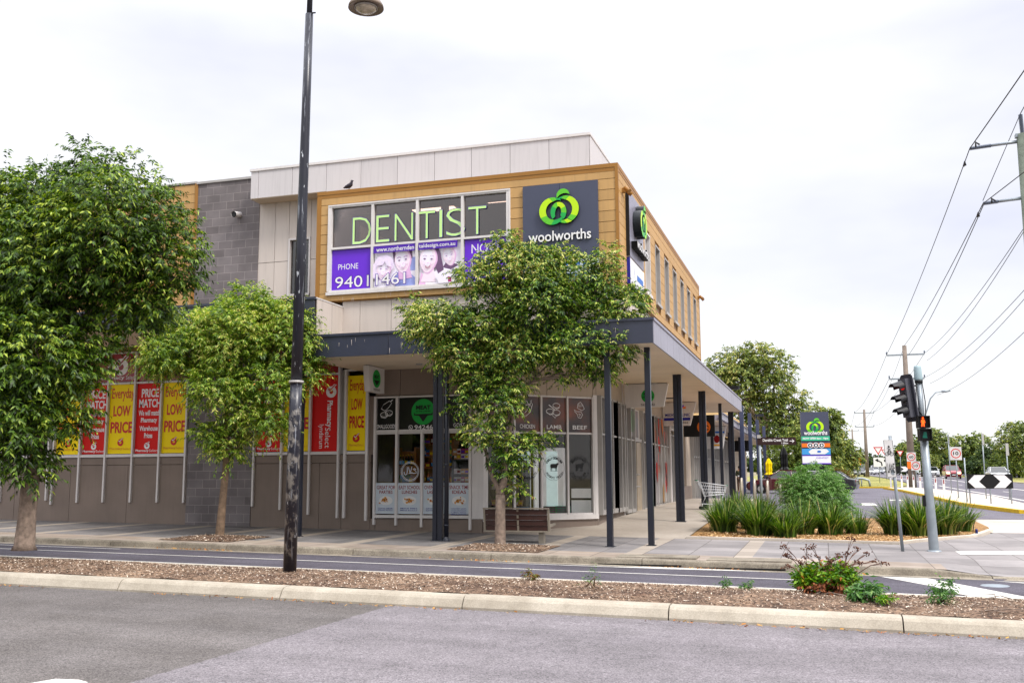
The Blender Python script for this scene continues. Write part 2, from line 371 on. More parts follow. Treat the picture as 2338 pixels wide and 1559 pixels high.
mat('taupe_light','#ad9f8f',.75,var=.05,vs=.8,streak=.1)
mat('seam','#3a332e',.8,var=0)
mat('white_frame','#d0cbc8',.4,var=.05,vs=2,streak=.2)
mat('alu','#a5a19d',.4,metal=.15,var=.06)
mat('steel','#8f979d',.45,metal=.4,var=.12,vs=4,streak=.2)
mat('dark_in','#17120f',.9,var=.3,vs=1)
mat('inner_wall','#6a5c55',.9,var=.1)
mat('inner_floor','#6d655c',.5,var=.1)
mat('inner_ceil','#8d857c',.9,var=.03)
mat('black_print','#0d0a0b',.3,var=.5,vs=2,spec=.5)
mat('brown_print','#3a2722',.3,spec=.5,var=0,ramp=('#2a1f20','#40302f','#5c3324','#7d3f24'),vs=1.6)
mat('white_print','#e4e2e2',.4,var=0)
mat('red','#d0140c',.5,var=.05,vs=.5,spec=.2)
mat('deep_red','#8e0f14',.25,var=.12,vs=.4,spec=.5)
mat('yellow','#f4d602',.5,var=.03,vs=.5,spec=.2)
mat('text_red','#c42012',.4,var=0)
mat('text_orange','#d9981f',.4,var=0)
mat('purple','#6428c6',.35,var=.03)
mat('purple_dark','#4a1d9c',.35,var=.03)
mat('lime','#bfe590',.4,var=0)
mat('logo_lime','#b4dc12',.35,var=0);mat('logo_mid','#5cbb28',.35,var=0);mat('logo_green','#17a046',.35,var=0);mat('logo_side','#1f2426',.4,var=0)
mat('sign_grey','#44485a',.45,var=.04,vs=1)
mat('blue_print','#1763b8',.4,var=0);mat('navy_print','#20208c',.4,var=0)
mat('green_disc','#149c3c',.4,var=0);mat('aqua','#35b184',.4,var=0);mat('orange','#e2701c',.4,var=0);mat('sky_blue','#3f92cc',.4,var=0)
mat('face_light','#f2dfec',.5,var=0);mat('face_pink','#e2b6dc',.5,var=0);mat('face_shadow','#b98cc4',.5,var=0);mat('hair_blond','#e6d8ee',.5,var=.08,vs=9);mat('hair_dark','#6b4f70',.5,var=.15,vs=9);mat('shirt_blue','#98a2dc',.5,var=.05);mat('pic_white','#efe9f5',.5,var=.02);mat('lips','#a83274',.5,var=0);mat('pic_dark','#4a2f55',.5,var=0)
mat('poster_bg','#c2ccd4',.35,var=.03);mat('food','#b06a2b',.6,var=.35,vs=30);mat('food2','#d29b55',.6,var=.3,vs=30);mat('plate','#dcdcda',.4,var=0);mat('herb','#3f6a24',.6,var=0)
mat('wood_shelf','#9c6220',.6,var=.15,vs=6)
mat('wood_slat','#38201a',.5,var=.2,vs=6,streak=.3)
mat('bench_metal','#8c8477',.45,metal=.3,var=.1,vs=5)
mat('black','#0b0b0c',.5,var=.1);mat('rubber','#131313',.8,var=.1)
mat('bark','#6d5a49',.9,var=.35,vs=9,bump=1.,bs=30);mat('bark2','#7b6b5f',.9,var=.35,vs=11,bump=1.,bs=40,streak=.5);mat('bark_gum','#8a7a66',.9,var=.4,vs=2,bump=.6,bs=8)
mat('conc_pole','#7c7066',.85,var=.15,vs=2,streak=.3);mat('green_pole','#6a7266',.85,var=.3,vs=2.5,streak=.5,bump=.5,bs=15)
mat('wire','#2b2b2e',.6,var=0);mat('insulator','#5a6272',.3,var=.05)
mat('ceramic','#c7b69e',.6)
glassmat('glass',(.93,.91,.90),.55);glassmat('glass_up',(.62,.54,.52),.9,ior=1.95);glassmat('glass_car',(.25,.3,.3))
# lamp post paint: navy-black with pale scuffs and paste remnants low down
def pole_mat():
    m=mat('lamp_paint','#1d1e29',.35,var=.12,vs=3,spec=.5);t=m.node_tree;p=t.nodes['Principled BSDF']
    tc=t.nodes.new('ShaderNodeTexCoord');src=p.inputs['Base Color'].links[0].from_socket
    def layer(src,scl,lo,hi,amt,col,sc,zr_=None):
        mpn=t.nodes.new('ShaderNodeMapping');mpn.inputs['Scale'].default_value=scl;t.links.new(tc.outputs['Object'],mpn.inputs[0])
        n=t.nodes.new('ShaderNodeTexNoise');n.inputs['Scale'].default_value=sc;n.inputs['Detail'].default_value=6;n.inputs['Roughness'].default_value=.65;t.links.new(mpn.outputs[0],n.inputs[0])
        r=t.nodes.new('ShaderNodeMapRange');r.inputs[1].default_value=lo;r.inputs[2].default_value=hi;r.inputs[4].default_value=amt;t.links.new(n.outputs[0],r.inputs[0])
        f=r.outputs[0]
        if zr_:
            sp=t.nodes.new('ShaderNodeSeparateXYZ');t.links.new(tc.outputs['Object'],sp.inputs[0])
            fac=None
            for a,b in ((zr_[0],zr_[0]+.15),(zr_[1],zr_[1]-.15)):
                q=t.nodes.new('ShaderNodeMapRange');q.inputs[1].default_value=a;q.inputs[2].default_value=b;t.links.new(sp.outputs[2],q.inputs[0])
                k=t.nodes.new('ShaderNodeMath');k.operation='MULTIPLY';t.links.new(f,k.inputs[0]);t.links.new(q.outputs[0],k.inputs[1]);f=k.outputs[0]
        x=t.nodes.new('ShaderNodeMix');x.data_type='RGBA';t.links.new(f,x.inputs[0]);t.links.new(src,x.inputs[6]);x.inputs[7].default_value=lin(col);return x.outputs[2]
    c=layer(src,(3,3,1),.64,.67,.9,'#c9cdd2',5)
    c=layer(c,(2,2,1.6),.50,.60,.75,'#8d877f',3.2,(-1.35,1.45))
    c=layer(c,(8,8,.5),.6,.66,.7,'#9ca0a8',3)
    t.links.new(c,p.inputs['Base Color']);return m
pole_mat()
# block wall: stretcher bond
def block_mat():
    m=bpy.data.materials.new('block');MC['block']=m;m.use_nodes=True;t=m.node_tree;p=t.nodes['Principled BSDF'];p.inputs['Roughness'].default_value=.85
    tc=t.nodes.new('ShaderNodeTexCoord');sp=t.nodes.new('ShaderNodeSeparateXYZ');cb=t.nodes.new('ShaderNodeCombineXYZ');t.links.new(tc.outputs['Object'],sp.inputs[0]);t.links.new(sp.outputs[0],cb.inputs[0]);t.links.new(sp.outputs[2],cb.inputs[1])
    b=t.nodes.new('ShaderNodeTexBrick');b.inputs['Scale'].default_value=1;b.inputs['Brick Width'].default_value=.46;b.inputs['Row Height'].default_value=.24;b.inputs['Mortar Size'].default_value=.006
    b.inputs['Color1'].default_value=lin('#665f5f');b.inputs['Color2'].default_value=lin('#777070');b.inputs['Mortar'].default_value=lin('#958c8a');b.inputs['Bias'].default_value=0
    t.links.new(cb.outputs[0],b.inputs[0])
    n=t.nodes.new('ShaderNodeTexNoise');n.inputs['Scale'].default_value=1.6;n.inputs['Detail'].default_value=6;t.links.new(tc.outputs['Object'],n.inputs[0])
    r=t.nodes.new('ShaderNodeMapRange');r.inputs[1].default_value=.3;r.inputs[2].default_value=.7;r.inputs[3].default_value=.78;r.inputs[4].default_value=1.15;t.links.new(n.outputs[0],r.inputs[0])
    x=t.nodes.new('ShaderNodeMix');x.data_type='RGBA';x.blend_type='MULTIPLY';x.inputs[0].default_value=1;t.links.new(b.outputs[0],x.inputs[6]);t.links.new(r.outputs[0],x.inputs[7]);t.links.new(x.outputs[2],p.inputs['Base Color'])
    bu=t.nodes.new('ShaderNodeBump');bu.inputs['Strength'].default_value=.4;bu.inputs['Distance'].default_value=.01;bu.invert=True;t.links.new(b.outputs[1],bu.inputs['Height']);t.links.new(bu.outputs[0],p.inputs['Normal'])
block_mat()
ground_mat('concrete_pale','#b5aa9c','#c8bdb0',spk=.06,scale=70,bump=.15,patch=.5)
def kerbline(name,m,pts,w_=.15,h=.14,hf=H,parent=None,kind='structure'):
    mb=MB();L=[];n=len(pts);vs=[];fs=[]
    for i,(x,y) in enumerate(pts):
        a=Vector(pts[max(0,i-1)]);b=Vector(pts[min(n-1,i+1)]);d=(b-a).normalized();q=Vector((-d.y,d.x))
        z=hf(x,y);a=Vector((x,y))
        vs+=[(x,y,z-.1),(x,y,z+h),(x+q.x*w_,y+q.y*w_,z+h),(x+q.x*w_,y+q.y*w_,z-.1)]
    for i in range(n-1):
        for k in range(3): fs.append((4*i+k,4*i+k+1,4*i+4+k+1,4*i+4+k))
    fs+=[(0,1,2,3),(4*n-4,4*n-3,4*n-2,4*n-1)];mb.add(vs,fs);o=mb.build(name,m,parent)
    if kind:o['kind']=kind
    return o
# ---------------- ground ----------------
# terrain base sheet to the horizon
def terr():
    xs=sorted(set([-3000,-1500,-700,-300,-150,-90,-60,-50]+[x for x in range(-44,46,2)]+[60,90,150,300,700,1500,3000]));ys=[-400,-150,-60,-20,0,6,12.5,12.7,15.8,15.95,19.1,19.2,24.65]+[24.7+1.5*i for i in range(45)]+[95,105,115,125,140,160,190,225,280,340,400,500,700,1200,2500]
    vs=[(x,y,H(x,y)-(.06 if y>24.69 else .25)) for y in ys for x in xs];n=len(xs)
    fs=[(j*n+i,j*n+i+1,(j+1)*n+i+1,(j+1)*n+i) for j in range(len(ys)-1) for i in range(n-1)]
    mb=MB();mb.add(vs,fs);o=mb.build('ground','dirt');o['kind']='structure'
terr()
sheet('road','asphalt_near',(-30,12.595),-60,40,nx=60,dy=3)
sheet('road','asphalt_far',(15.98,19.145),-60,40,nx=60,dy=.8)
# the pavement on the shop side; east of x=2 the kerb drops to a ramp
def Hp(x,y):
    h=H(x,y)
    if y<21: h-=.10*min(1,max(0,(x-1.9)/.8))*min(1,max(0,(21-y)/1.2+.2))
    return h
sheet('pavement','paver',(19.30,24.75),-60,12,.0,nx=144,dy=.5,hf=Hp)
sheet('footpath','concrete',(24.75,49),[(24.75,-9),(27.4,-6.1),(49,-6.1)],[(24.75,-3.3),(31.3,-3.15),(35,-3.0),(49,-2.6)],.0,nx=10)
sheet('footpath','paver',(24.75,30.5),[(24.75,1.6),(26,2.2),(28.5,3.8),(30.5,4.4)],12,.0,nx=8)
kerbline('kerb','concrete_pale',[(-3.3,24.78),(1.6,24.8),(2.1,25.9),(3.7,28.4),(4.35,30.6),(4.5,31.2)],.16,.06)
sheet('footpath','concrete_pale',(30.5,38),[(24.75,1.6),(26,2.2),(28.5,3.6),(31,4.30),(33,4.6),(38,4.75)],[(24.75,12),(34,12),(38,9)],.0,nx=8)
sheet('soil_bed','mulch_tan',(24.8,38),[(24.8,-3.26),(31.3,-3.1),(35,-2.95),(40,-2.8)],[(24.8,1.2),(26,2.0),(28.5,3.6),(31,4.35),(33,4.65),(38,4.8),(40,4.6)],.012,nx=14,dy=.5)
sheet('road','asphalt_main',(38,49),-2.55,9,.004,nx=8)
sheet('road','asphalt_main',(49,86),-7,6.2,.004,nx=10)
sheet('road','asphalt_main',(40,900),[(40,7.9),(50,8.7),(60,8.9),(75,8.2),(84,6.8),(100,8.),(900,8.)],[(40,17.6),(900,17.6)],.008,nx=5)
sheet('road','asphalt_main',(20,60),12,30,.004,nx=5)
sheet('grass_verge','verge',(86.5,900),[(86.5,-14),(900,-10)],[(86.5,5.4),(100,7.6),(900,7.8)],.01,nx=5)
sheet('grass_verge','verge',(60,900),17.7,24,.012,nx=3)
sheet('grass_verge','verge',(60,900),31,90,.012,nx=4)
sheet('road','asphalt_main',(60,900),24.1,30.9,.012,nx=3)
sheet('traffic_island','concrete_pale',(43,83),[(43,7.2),(50,6.0),(60,5.6),(75,5.1),(83,4.4)],[(43,8.0),(50,8.6),(60,8.8),(75,8.0),(83,6.4)],.13,nx=3,thick=.2)
kerbline('kerb','yellow_kerb',[(8.1,42.9),(7.15,42.9),(5.95,50),(5.55,60),(5.05,75),(4.35,83)][::-1],.16,.15)
kerbline('kerb','yellow_kerb',[(5.6,86.3),(1.5,86.5),(-2,86.3),(-8,86.3)],.35,.13)
kerbline('kerb','kerb',[(17.6,60),(17.6,160),(17.6,400)],.2,.13)
# near kerb of the median, with joints, sloped face
def kerbprof(name,m,y,prof,x0,x1,seg,hbase,gap=.012,jit=0,kind='structure',hf2=None):
    """prof: list of (dy,z) above hbase(x); one mesh per run, joints cut as gaps"""
    mb=MB();x=x0
    while x<x1-.05:
        e=min(x1,x+seg+rnd.uniform(-jit,jit));xs=[x+gap,*[x+(e-x)*k/3 for k in(1,2)],e-gap];vs=[];fs=[];n=len(prof)
        dz=rnd.uniform(-.004,.004)
        for xx in xs:
            for dy,z in prof: vs.append((xx,y+dy,hbase(xx)+(z*(hf2(xx) if hf2 else 1))+dz))
        for j in range(3):
            for k in range(n-1): fs.append((j*n+k,j*n+k+1,(j+1)*n+k+1,(j+1)*n+k))
        fs+=[tuple(range(n))[::-1],tuple(range(3*n,4*n))];mb.add(vs,fs);x=e
    o=mb.build(name,m);o['kind']=kind;return o
kerbprof('kerb','kerb',12.58,[(0,-.06),(.0,.03),(.06,.125),(.10,.155),(.14,.165),(.30,.17),(.31,-.06)],-40,12,2.72,lambda x:-1.78+zr(x),gap=.008)
kf=lambda x:1 if x<1.9 else max(.25,1-(x-1.9)/.8)
kerbprof('kerb','kerb_old',19.15,[(-.32,-.05),(-.32,.004),(0,.0),(.015,.10),(.03,.125),(.15,.13),(.155,-.1)],-40,12,3.05,lambda x:-1.72+zr(x),gap=.008,hf2=kf)
kerbprof('kerb','kerb',15.84,[(0,-.03),(.0,.016),(.02,.02),(.14,.02),(.15,-.1)],-40,12,6,lambda x:-1.72+zr(x),gap=.004)
# median mulch: softly mounded
def median():
    vs=[];fs=[];xs=np.arange(-40,12.1,.15);ys=np.linspace(12.87,15.85,22);n=len(ys)
    for x in xs:
        for y in ys:
            t=(y-12.87)/2.98;z=-1.615+(-.105)*t+zr(x)+.07*math.sin(math.pi*t)+.02*math.sin(x*1.3+y*2)*math.sin(math.pi*t)+.012*math.sin(x*4.1-y*3.7)+rnd.uniform(-.006,.006)
            vs.append((x,y,z))
    fs=[(i*n+j,i*n+n+j,i*n+n+j+1,i*n+j+1) for i in range(len(xs)-1) for j in range(n-1)]
    mb=MB();mb.add(vs,fs);o=mb.build('median_soil','mulch');o['kind']='structure'
median()
def medz(x,y):
    t=min(1,max(0,(y-12.87)/2.98));return -1.615-.105*t+zr(x)+.07*math.sin(math.pi*t)+.02*math.sin(x*1.3+y*2)*math.sin(math.pi*t)
def chips(name,n,region,hf,cols,s0,s1,seed,lift=.0,label=None):
    g=np.random.default_rng(seed);P=np.array([region(g) for _ in range(n)]);Z=np.array([hf(x,y) for x,y in P])
    L=g.uniform(s0,s1,n);W=L*g.uniform(.18,.45,n);a=g.uniform(0,6.283,n);ti=g.normal(0,.35,n);ro=g.normal(0,.5,n)
    d=np.stack([np.cos(a)*np.cos(ti),np.sin(a)*np.cos(ti),np.sin(ti)],1);q=np.stack([-np.sin(a)*np.cos(ro),np.cos(a)*np.cos(ro),np.sin(ro)],1)
    C=np.stack([P[:,0],P[:,1],Z+g.uniform(.004,.022,n)+lift],1);V=np.empty((n,4,3))
    V[:,0]=C-d*L[:,None]/2-q*W[:,None]*.3;V[:,1]=C-d*L[:,None]*.4+q*W[:,None]/2;V[:,2]=C+d*L[:,None]/2+q*W[:,None]*.3;V[:,3]=C+d*L[:,None]*.4-q*W[:,None]/2
    o=npmesh(name,V.reshape(-1,3),4,n,cols);o['kind']='stuff';return o
def npmesh(name,V,k,n,m,parent=None,world=True,smooth=False):
    me=bpy.data.meshes.new(name);me.vertices.add(n*k);me.vertices.foreach_set('co',V.astype(np.float32).ravel())
    me.loops.add(n*k);me.loops.foreach_set('vertex_index',np.arange(n*k,dtype=np.int32));me.polygons.add(n);me.polygons.foreach_set('loop_start',np.arange(0,n*k,k,dtype=np.int32))
    me.update(calc_edges=True);me.materials.append(MC[m] if isinstance(m,str) else m);return link(me,name,parent,world)
def island_mat(name,cols,pos=None,rough=.6,trans=0.,tcol=None,spec=.3,clump=0):
    m=bpy.data.materials.new(name);MC[name]=m;m.use_nodes=True;t=m.node_tree;p=t.nodes['Principled BSDF'];p.inputs['Roughness'].default_value=rough;p.inputs['Specular IOR Level'].default_value=spec
    g=t.nodes.new('ShaderNodeNewGeometry');r=t.nodes.new('ShaderNodeValToRGB');r.color_ramp.interpolation='LINEAR';e=r.color_ramp.elements
    pos=pos or [i/(len(cols)-1) for i in range(len(cols))];e[0].position=pos[0];e[0].color=lin(cols[0]);e[1].position=pos[-1];e[1].color=lin(cols[-1])
    for c,q in zip(cols[1:-1],pos[1:-1]): k=e.new(q);k.color=lin(c)
    src=g.outputs['Random Per Island']
    if clump:
        tc=t.nodes.new('ShaderNodeTexCoord');n=t.nodes.new('ShaderNodeTexNoise');n.inputs['Scale'].default_value=clump;n.inputs['Detail'].default_value=2;t.links.new(tc.outputs['Object'],n.inputs[0])
        a=t.nodes.new('ShaderNodeMath');a.operation='MULTIPLY_ADD';t.links.new(n.outputs[0],a.inputs[0]);a.inputs[1].default_value=1.2;a.inputs[2].default_value=-.6
        b=t.nodes.new('ShaderNodeMath');b.operation='ADD';b.use_clamp=True;t.links.new(a.outputs[0],b.inputs[0]);t.links.new(src,b.inputs[1]);src=b.outputs[0]
    t.links.new(src,r.inputs[0]);t.links.new(r.outputs[0],p.inputs['Base Color'])
    if trans:
        tr=t.nodes.new('ShaderNodeBsdfTranslucent');x=t.nodes.new('ShaderNodeMixShader');x.inputs[0].default_value=trans
        hs=t.nodes.new('ShaderNodeHueSaturation');hs.inputs['Value'].default_value=1.5;hs.inputs['Saturation'].default_value=1.15;t.links.new(r.outputs[0],hs.inputs['Color']);t.links.new(hs.outputs[0],tr.inputs[0])
        o=t.nodes['Material Output'];t.links.new(p.outputs[0],x.inputs[1]);t.links.new(tr.outputs[0],x.inputs[2]);t.links.new(x.outputs[0],o.inputs[0])
    return m
island_mat('chip','#2a1e17 #513d30 #735a47 #977f6a #c4b09b #e6dac9'.split(),rough=.85)
island_mat('chip_tan','#7a5a34 #a98352 #c9a26c #dcc096 #9a6a3a'.split(),rough=.85)
island_mat('dry_leaf','#7d3f1c #a8672a #c99a4a #5e4a2c'.split(),rough=.8)
chips('mulch_chips',46000,lambda g:(g.uniform(-19,4.2),12.9+2.9*g.random()),medz,'chip',.010,.040,3)
chips('mulch_chips',7000,lambda g:((lambda y:(g.uniform(-3.1,lerp(y,[24.9,28.5,33],[1.0,3.5,4.5])),y))(24.9+7*g.random()**1.6)),lambda x,y:H(x,y)+.012,'chip_tan',.03,.09,4)
chips('leaf_litter',420,lambda g:(g.choice([-12.3,-8.5,-6.6,-5.2,-1.,.6,1.4,-15])+g.normal(0,.7),12.55-abs(g.normal(0,.07))),lambda x,y:H(x,y),'dry_leaf',.02,.06,5)
chips('leaf_litter',260,lambda g:(g.choice([-13.6,-12.8,-6.5,-2.3])+g.normal(0,.5),19.1-abs(g.normal(0,.12))),lambda x,y:H(x,y),'dry_leaf',.03,.07,6)
# tree pits in the pavement
for (x,y,w_) in ((-6.6,20.6,2.0),(-13.75,20.6,1.9)):
    mb=MB();vs=[];fs=[];n=14
    for i in range(n+1):
        for j in range(n+1):
            X=x+(i/n-.5)*w_;Y=19.62+(j/n)*1.85;z=H(X,Y)+.006+.05*math.sin(math.pi*i/n)*math.sin(math.pi*j/n)+rnd.uniform(0,.012)
            vs.append((X,Y,z))
    fs=[(i*(n+1)+j,(i+1)*(n+1)+j,(i+1)*(n+1)+j+1,i*(n+1)+j+1) for i in range(n) for j in range(n)]
    mb.add(vs,fs);o=mb.build('tree_pit_soil','mulch');o['kind']='structure'
    chips('mulch_chips',1300,lambda g,x=x,w_=w_:(x+g.uniform(-.48,.48)*w_,19.65+1.8*g.random()),lambda X,Y,x=x,w_=w_:H(X,Y)+.05*math.sin(math.pi*min(1,max(0,(X-x)/w_+.5)))*math.sin(math.pi*(Y-19.62)/1.85),'chip',.02,.06,int(20+x))
# painted markings
def decal(pts,name='road_marking',m='road_paint',off=.005):
    mb=MB();mb.add([(x,y,H(x,y)+off) for x,y in pts],[list(range(len(pts)))]);o=mb.build(name,m);o['kind']='structure'
def dline(y0,y1,x0,x1,w_=.10,off=.005):
    n=int((x1-x0)/1.5)+1
    mb=MB();vs=[];fs=[]
    for i in range(n+1):
        x=x0+(x1-x0)*i/n;y=y0+(y1-y0)*i/n;vs+=[(x,y-w_/2,H(x,y)+off),(x,y+w_/2,H(x,y)+off)]
    fs=[(2*i,2*i+2,2*i+3,2*i+1) for i in range(n)];mb.add(vs,fs);mb.build('road_marking','road_paint')['kind']='structure'
dline(17.5,17.62,-40,.5,.09);dline(16.14,16.14,-40,6,.10);dline(17.95,17.55,-16.9,-40,.1) if 0 else None
decal([(-6.5,18.6),(-2.9,18.66),(-1.0,18.86),(-2.1,18.98),(-3.1,18.98),(-3.9,18.73),(-6.5,18.66)])
decal([(.85,18.78),(1.62,18.8),(2.15,17.7),(2.95,16.0),(1.98,16.0),(1.6,17.4)])
decal([(2.6,18.75),(3.3,18.6),(5.5,17.6),(5.5,17.5),(3.2,18.45)])
decal([(-6.42,7.0),(-6.36,7.2),(-6.15,7.24),(-6.0,7.18),(-5.95,6.9),(-6.4,6.7)])
dline(17.9,18.5,-40,-14.8,.08)
def vline(xs,w_=.15,dash=None,name='road_marking'):
    (x0,y0),(x1,y1)=xs;n=max(1,int((y1-y0)/3));mb=MB()
    for i in range(n):
        if dash and i%dash: continue
        a=y0+(y1-y0)*i/n;b=y0+(y1-y0)*(i+1)/n;xa=x0+(x1-x0)*i/n;xb=x0+(x1-x0)*(i+1)/n
        mb.add([(xa-w_/2,a,H(xa,a)+.014),(xa+w_/2,a,H(xa,a)+.014),(xb+w_/2,b,H(xb,b)+.014),(xb-w_/2,b,H(xb,b)+.014)],[(0,1,2,3)])
    mb.build(name,'road_paint')['kind']='structure'
vline([(9.75,46),(9.6,95)],.22);vline([(13.5,66),(13.6,300)],.25);vline([(11.6,60),(11.6,300)],.12,4);vline([(9.4,95),(9.2,300)],.15)
for (x,y,l) in ((2.0,50.0,2.6),(1.1,60.5,2.2),(3.6,56,1.8)): decal([(x-.35,y),(x+.35,y),(x+.3,y+l),(x-.3,y+l)],off=.012)
decal([(2.6,22.45),(3.9,22.8),(6,23.2),(6,23.9),(4.0,23.7),(2.6,23.35)],'tactile_strip','road_paint',.006)
# drain pit on the kerb and lids
mb=MB()
for x0 in (-3.95,-2.2): mb.box(x0,x0+1.55,19.33,20.0,H(x0,19.5)-.03,H(x0,19.5)+.008+.0)
tag(mb.build('drain_lid','kerb_old'),'pair of weathered concrete drain lids set in the pavement above the kerb inlet','drain lid')
mb=MB()
for x0 in (-4.25,-2.35): mb.box(x0,x0+1.6,19.12,19.18,-1.716+zr(x0+.8),-1.692+zr(x0+.8))
tag(mb.build('kerb_inlet','black'),'black slot inlets in the kerb face below the drain lids','drain inlet')
mb=MB();mb.lathe((2.55,17.9,H(2.5,17.9)+.003),[(0,.012),(.2,.012),(.22,.0)],24);tag(mb.build('manhole_cover','steel'),'round service cover in the road near the dropped kerb','manhole')
# ---------------- building ----------------
XR=-6.05                                    # right-hand shop wall plane
FF=Fr((0,24.7,0),(1,0,0))                   # street wall
FG=Fr((0,23.0,0),(1,0,0))                   # upper gold box, street side
GR=Fr((-4.5,0,0),(0,1,0))                   # upper gold box, road side
FR_=Fr((XR,0,0),(0,1,0))
CA=Vector((-8.54,24.7,0));CB=Vector((XR,27.25,0));FC=Fr(CA,CB-CA);CL=(CB-CA).length
B=empty('shopping_centre',(-10,24.7,-1.45),'two storey shopping centre with gold cladding, grey block wall and dark street awning','building')
def wp(name,m,fn,bev=0): mb=MB();fn(mb);return mb.build(name,m,B,bevel=bev)
zb=lambda x:H(x,24.6)-.2
# -- gold box
CT=[7.22-.267*i for i in range(10)]
def cladding(mb,fr,u0,u1,v0,v1,courses,th=.03,holes=(),gap=.014,vs_=()):
    cs=[v1]+[c for c in courses if v0<c<v1]+[v0]
    for a,b in zip(cs[:-1],cs[1:]):
        segs=[(u0,u1)]
        for (h0,h1,k0,k1) in holes:
            if b<k1-.01 and a>k0+.01:
                ns=[]
                for s0,s1 in segs:
                    if h1<=s0 or h0>=s1: ns.append((s0,s1))
                    else:
                        if h0>s0: ns.append((s0,h0))
                        if h1<s1: ns.append((h1,s1))
                segs=ns
        for s0,s1 in segs:
            js=[s0]+[v for v in vs_ if s0+.3<v<s1-.3 and (int(a*10)%2)]+[s1]
            for p,q in zip(js[:-1],js[1:]): mb.fb(fr,p+.003,q-.003,b+gap/2,a-gap/2,0,th)
WIN=(-12.20,-7.27,4.87,7.15)
gw=[(26.79+1.8*k-.05) for k in range(7)]
holesR=[(y,y+.78,5.1,6.78) for y in gw]
def f(mb): cladding(mb,FG,-12.5,-4.53,4.62,7.49,CT,holes=[(WIN[0]-.06,WIN[1]+.06,WIN[2]-.06,WIN[3]+.06)])
wp('gold_cladding','gold',f)
def f(mb):
    mb.box(-12.6,-12.2,23.006,24.69,4.6,7.5);mb.box(-7.2,-4.53,23.006,23.2,4.6,7.5);mb.box(-12.2,-7.2,23.006,23.2,7.2,7.5);mb.box(-12.2,-7.2,23.006,23.2,4.6,4.82)
    x0,x1=-4.7,-4.506;mb.box(x0,x1,23.2,39.5,6.79,7.5);mb.box(x0,x1,23.2,39.5,4.6,5.09)
    ys=[23.2]+[q for y in gw for q in (y,y+.78)]+[39.5]
    for a,b in zip(ys[::2],ys[1::2]): mb.box(x0,x1,a,b,5.09,6.79)
    mb.box(-12.6,-4.53,39.3,39.5,3.5,7.5)
wp('wall','gold_trim',f)
def f(mb): cladding(mb,GR,23.03,39.47,4.62,7.49,CT,holes=[(a-.05,b+.05,c-.04,d+.04) for a,b,c,d in holesR],vs_=(26.2,29.8,33.4,37.))
wp('gold_cladding','gold',f)
def f(mb):
    mb.box(-12.62,-4.455,22.955,23.25,7.5,7.6);mb.box(-12.62,-4.46,22.965,23.2,7.405,7.497)
    mb.box(-4.7,-4.455,23.25,39.52,7.5,7.6);mb.box(-4.6,-4.462,23.2,39.5,7.42,7.497)
    mb.box(-4.53,-4.452,22.952,23.03,4.58,7.5);mb.box(-12.62,-12.5,22.96,23.0,4.6,7.405)
    mb.box(-4.55,-4.46,39.47,39.53,3.5,7.5)
wp('cladding_trim','gold_trim',f)
wp('flat_roof','alu',lambda mb:(mb.box(-12.6,-4.7,23.25,39.3,7.38,7.42),mb.box(-26,-12.6,24.9,39.3,8.5,8.55)))
# security light pair
for i,(yy) in enumerate((23.55,39.1)):
    mb=MB();mb.fb(GR,yy-.04,yy+.04,7.0,7.12,.03,.1)
    for s in (-.1,.1): mb.tube(GR.p(yy+s,7.1,.12),GR.p(yy+s*1.6,6.98,.24),.05,.06,10)
    tag(mb.build('security_light','gold_trim'),['twin bronze floodlight near the gold front corner, above the vertical sign','small bronze floodlight at the far end of the gold wall'][i],'light')
# -- windows in the road-side gold wall
for k,y in enumerate(gw):
    o=empty('window',(-4.5,y,5.1));o.parent=B;o.location=Vector((-4.5,y,5.1))-wloc(B)
    mb=MB();a,b,c,d=y,y+.78,5.1,6.78
    mb.fb(GR,a-.05,a+.012,c-.03,d+.04,-.16,.045);mb.fb(GR,b-.012,b+.05,c-.03,d+.04,-.16,.045);mb.fb(GR,a-.05,b+.05,d,d+.05,-.16,.05);mb.fb(GR,a-.08,b+.08,c-.09,c-.005,-.16,.09)
    mb.build('frame','alu' if k else 'white_frame',o);mb=MB();mb.fb(GR,a+.01,b-.01,c,d,-.15,-.14);mb.build('pane','glass_up',o)
# -- big dentist window
o=empty('window',(-9.7,23,4.9));o.parent=B;o.location=Vector((-9.7,23,4.9))-wloc(B)
mb=MB();u0,u1,v0,v1=WIN
for x in (u0,-10.98,-9.72,-8.48,u1): mb.fb(FG,x-.035,x+.035,v0-.02,v1+.02,-.1,.06)
for z in (v0,6.02,v1): mb.fb(FG,u0,u1,z-.028,z+.028,-.1,.055)
mb.fb(FG,u0-.07,u1+.07,v1+.01,v1+.05,-.05,.075);mb.fb(FG,u0-.09,u1+.09,v0-.10,v0-.02,-.05,.085);mb.fb(FG,u0-.07,u0-.03,v0,v1,-.05,.07);mb.fb(FG,u1+.03,u1+.07,v0,v1,-.05,.07)
mb.build('frame','white_frame',o)
for a,b in ((u0,-10.98),(-10.98,-9.72),(-9.72,-8.48),(-8.48,u1)):
    mb=MB();mb.fb(FG,a+.03,b-.03,6.02,v1,-.03,-.02);mb.build('pane','glass_up',o)
    mb=MB();mb.fb(FG,a+.03,b-.03,v0,6.02,-.03,-.02);mb.build('pane','glass_up',o)
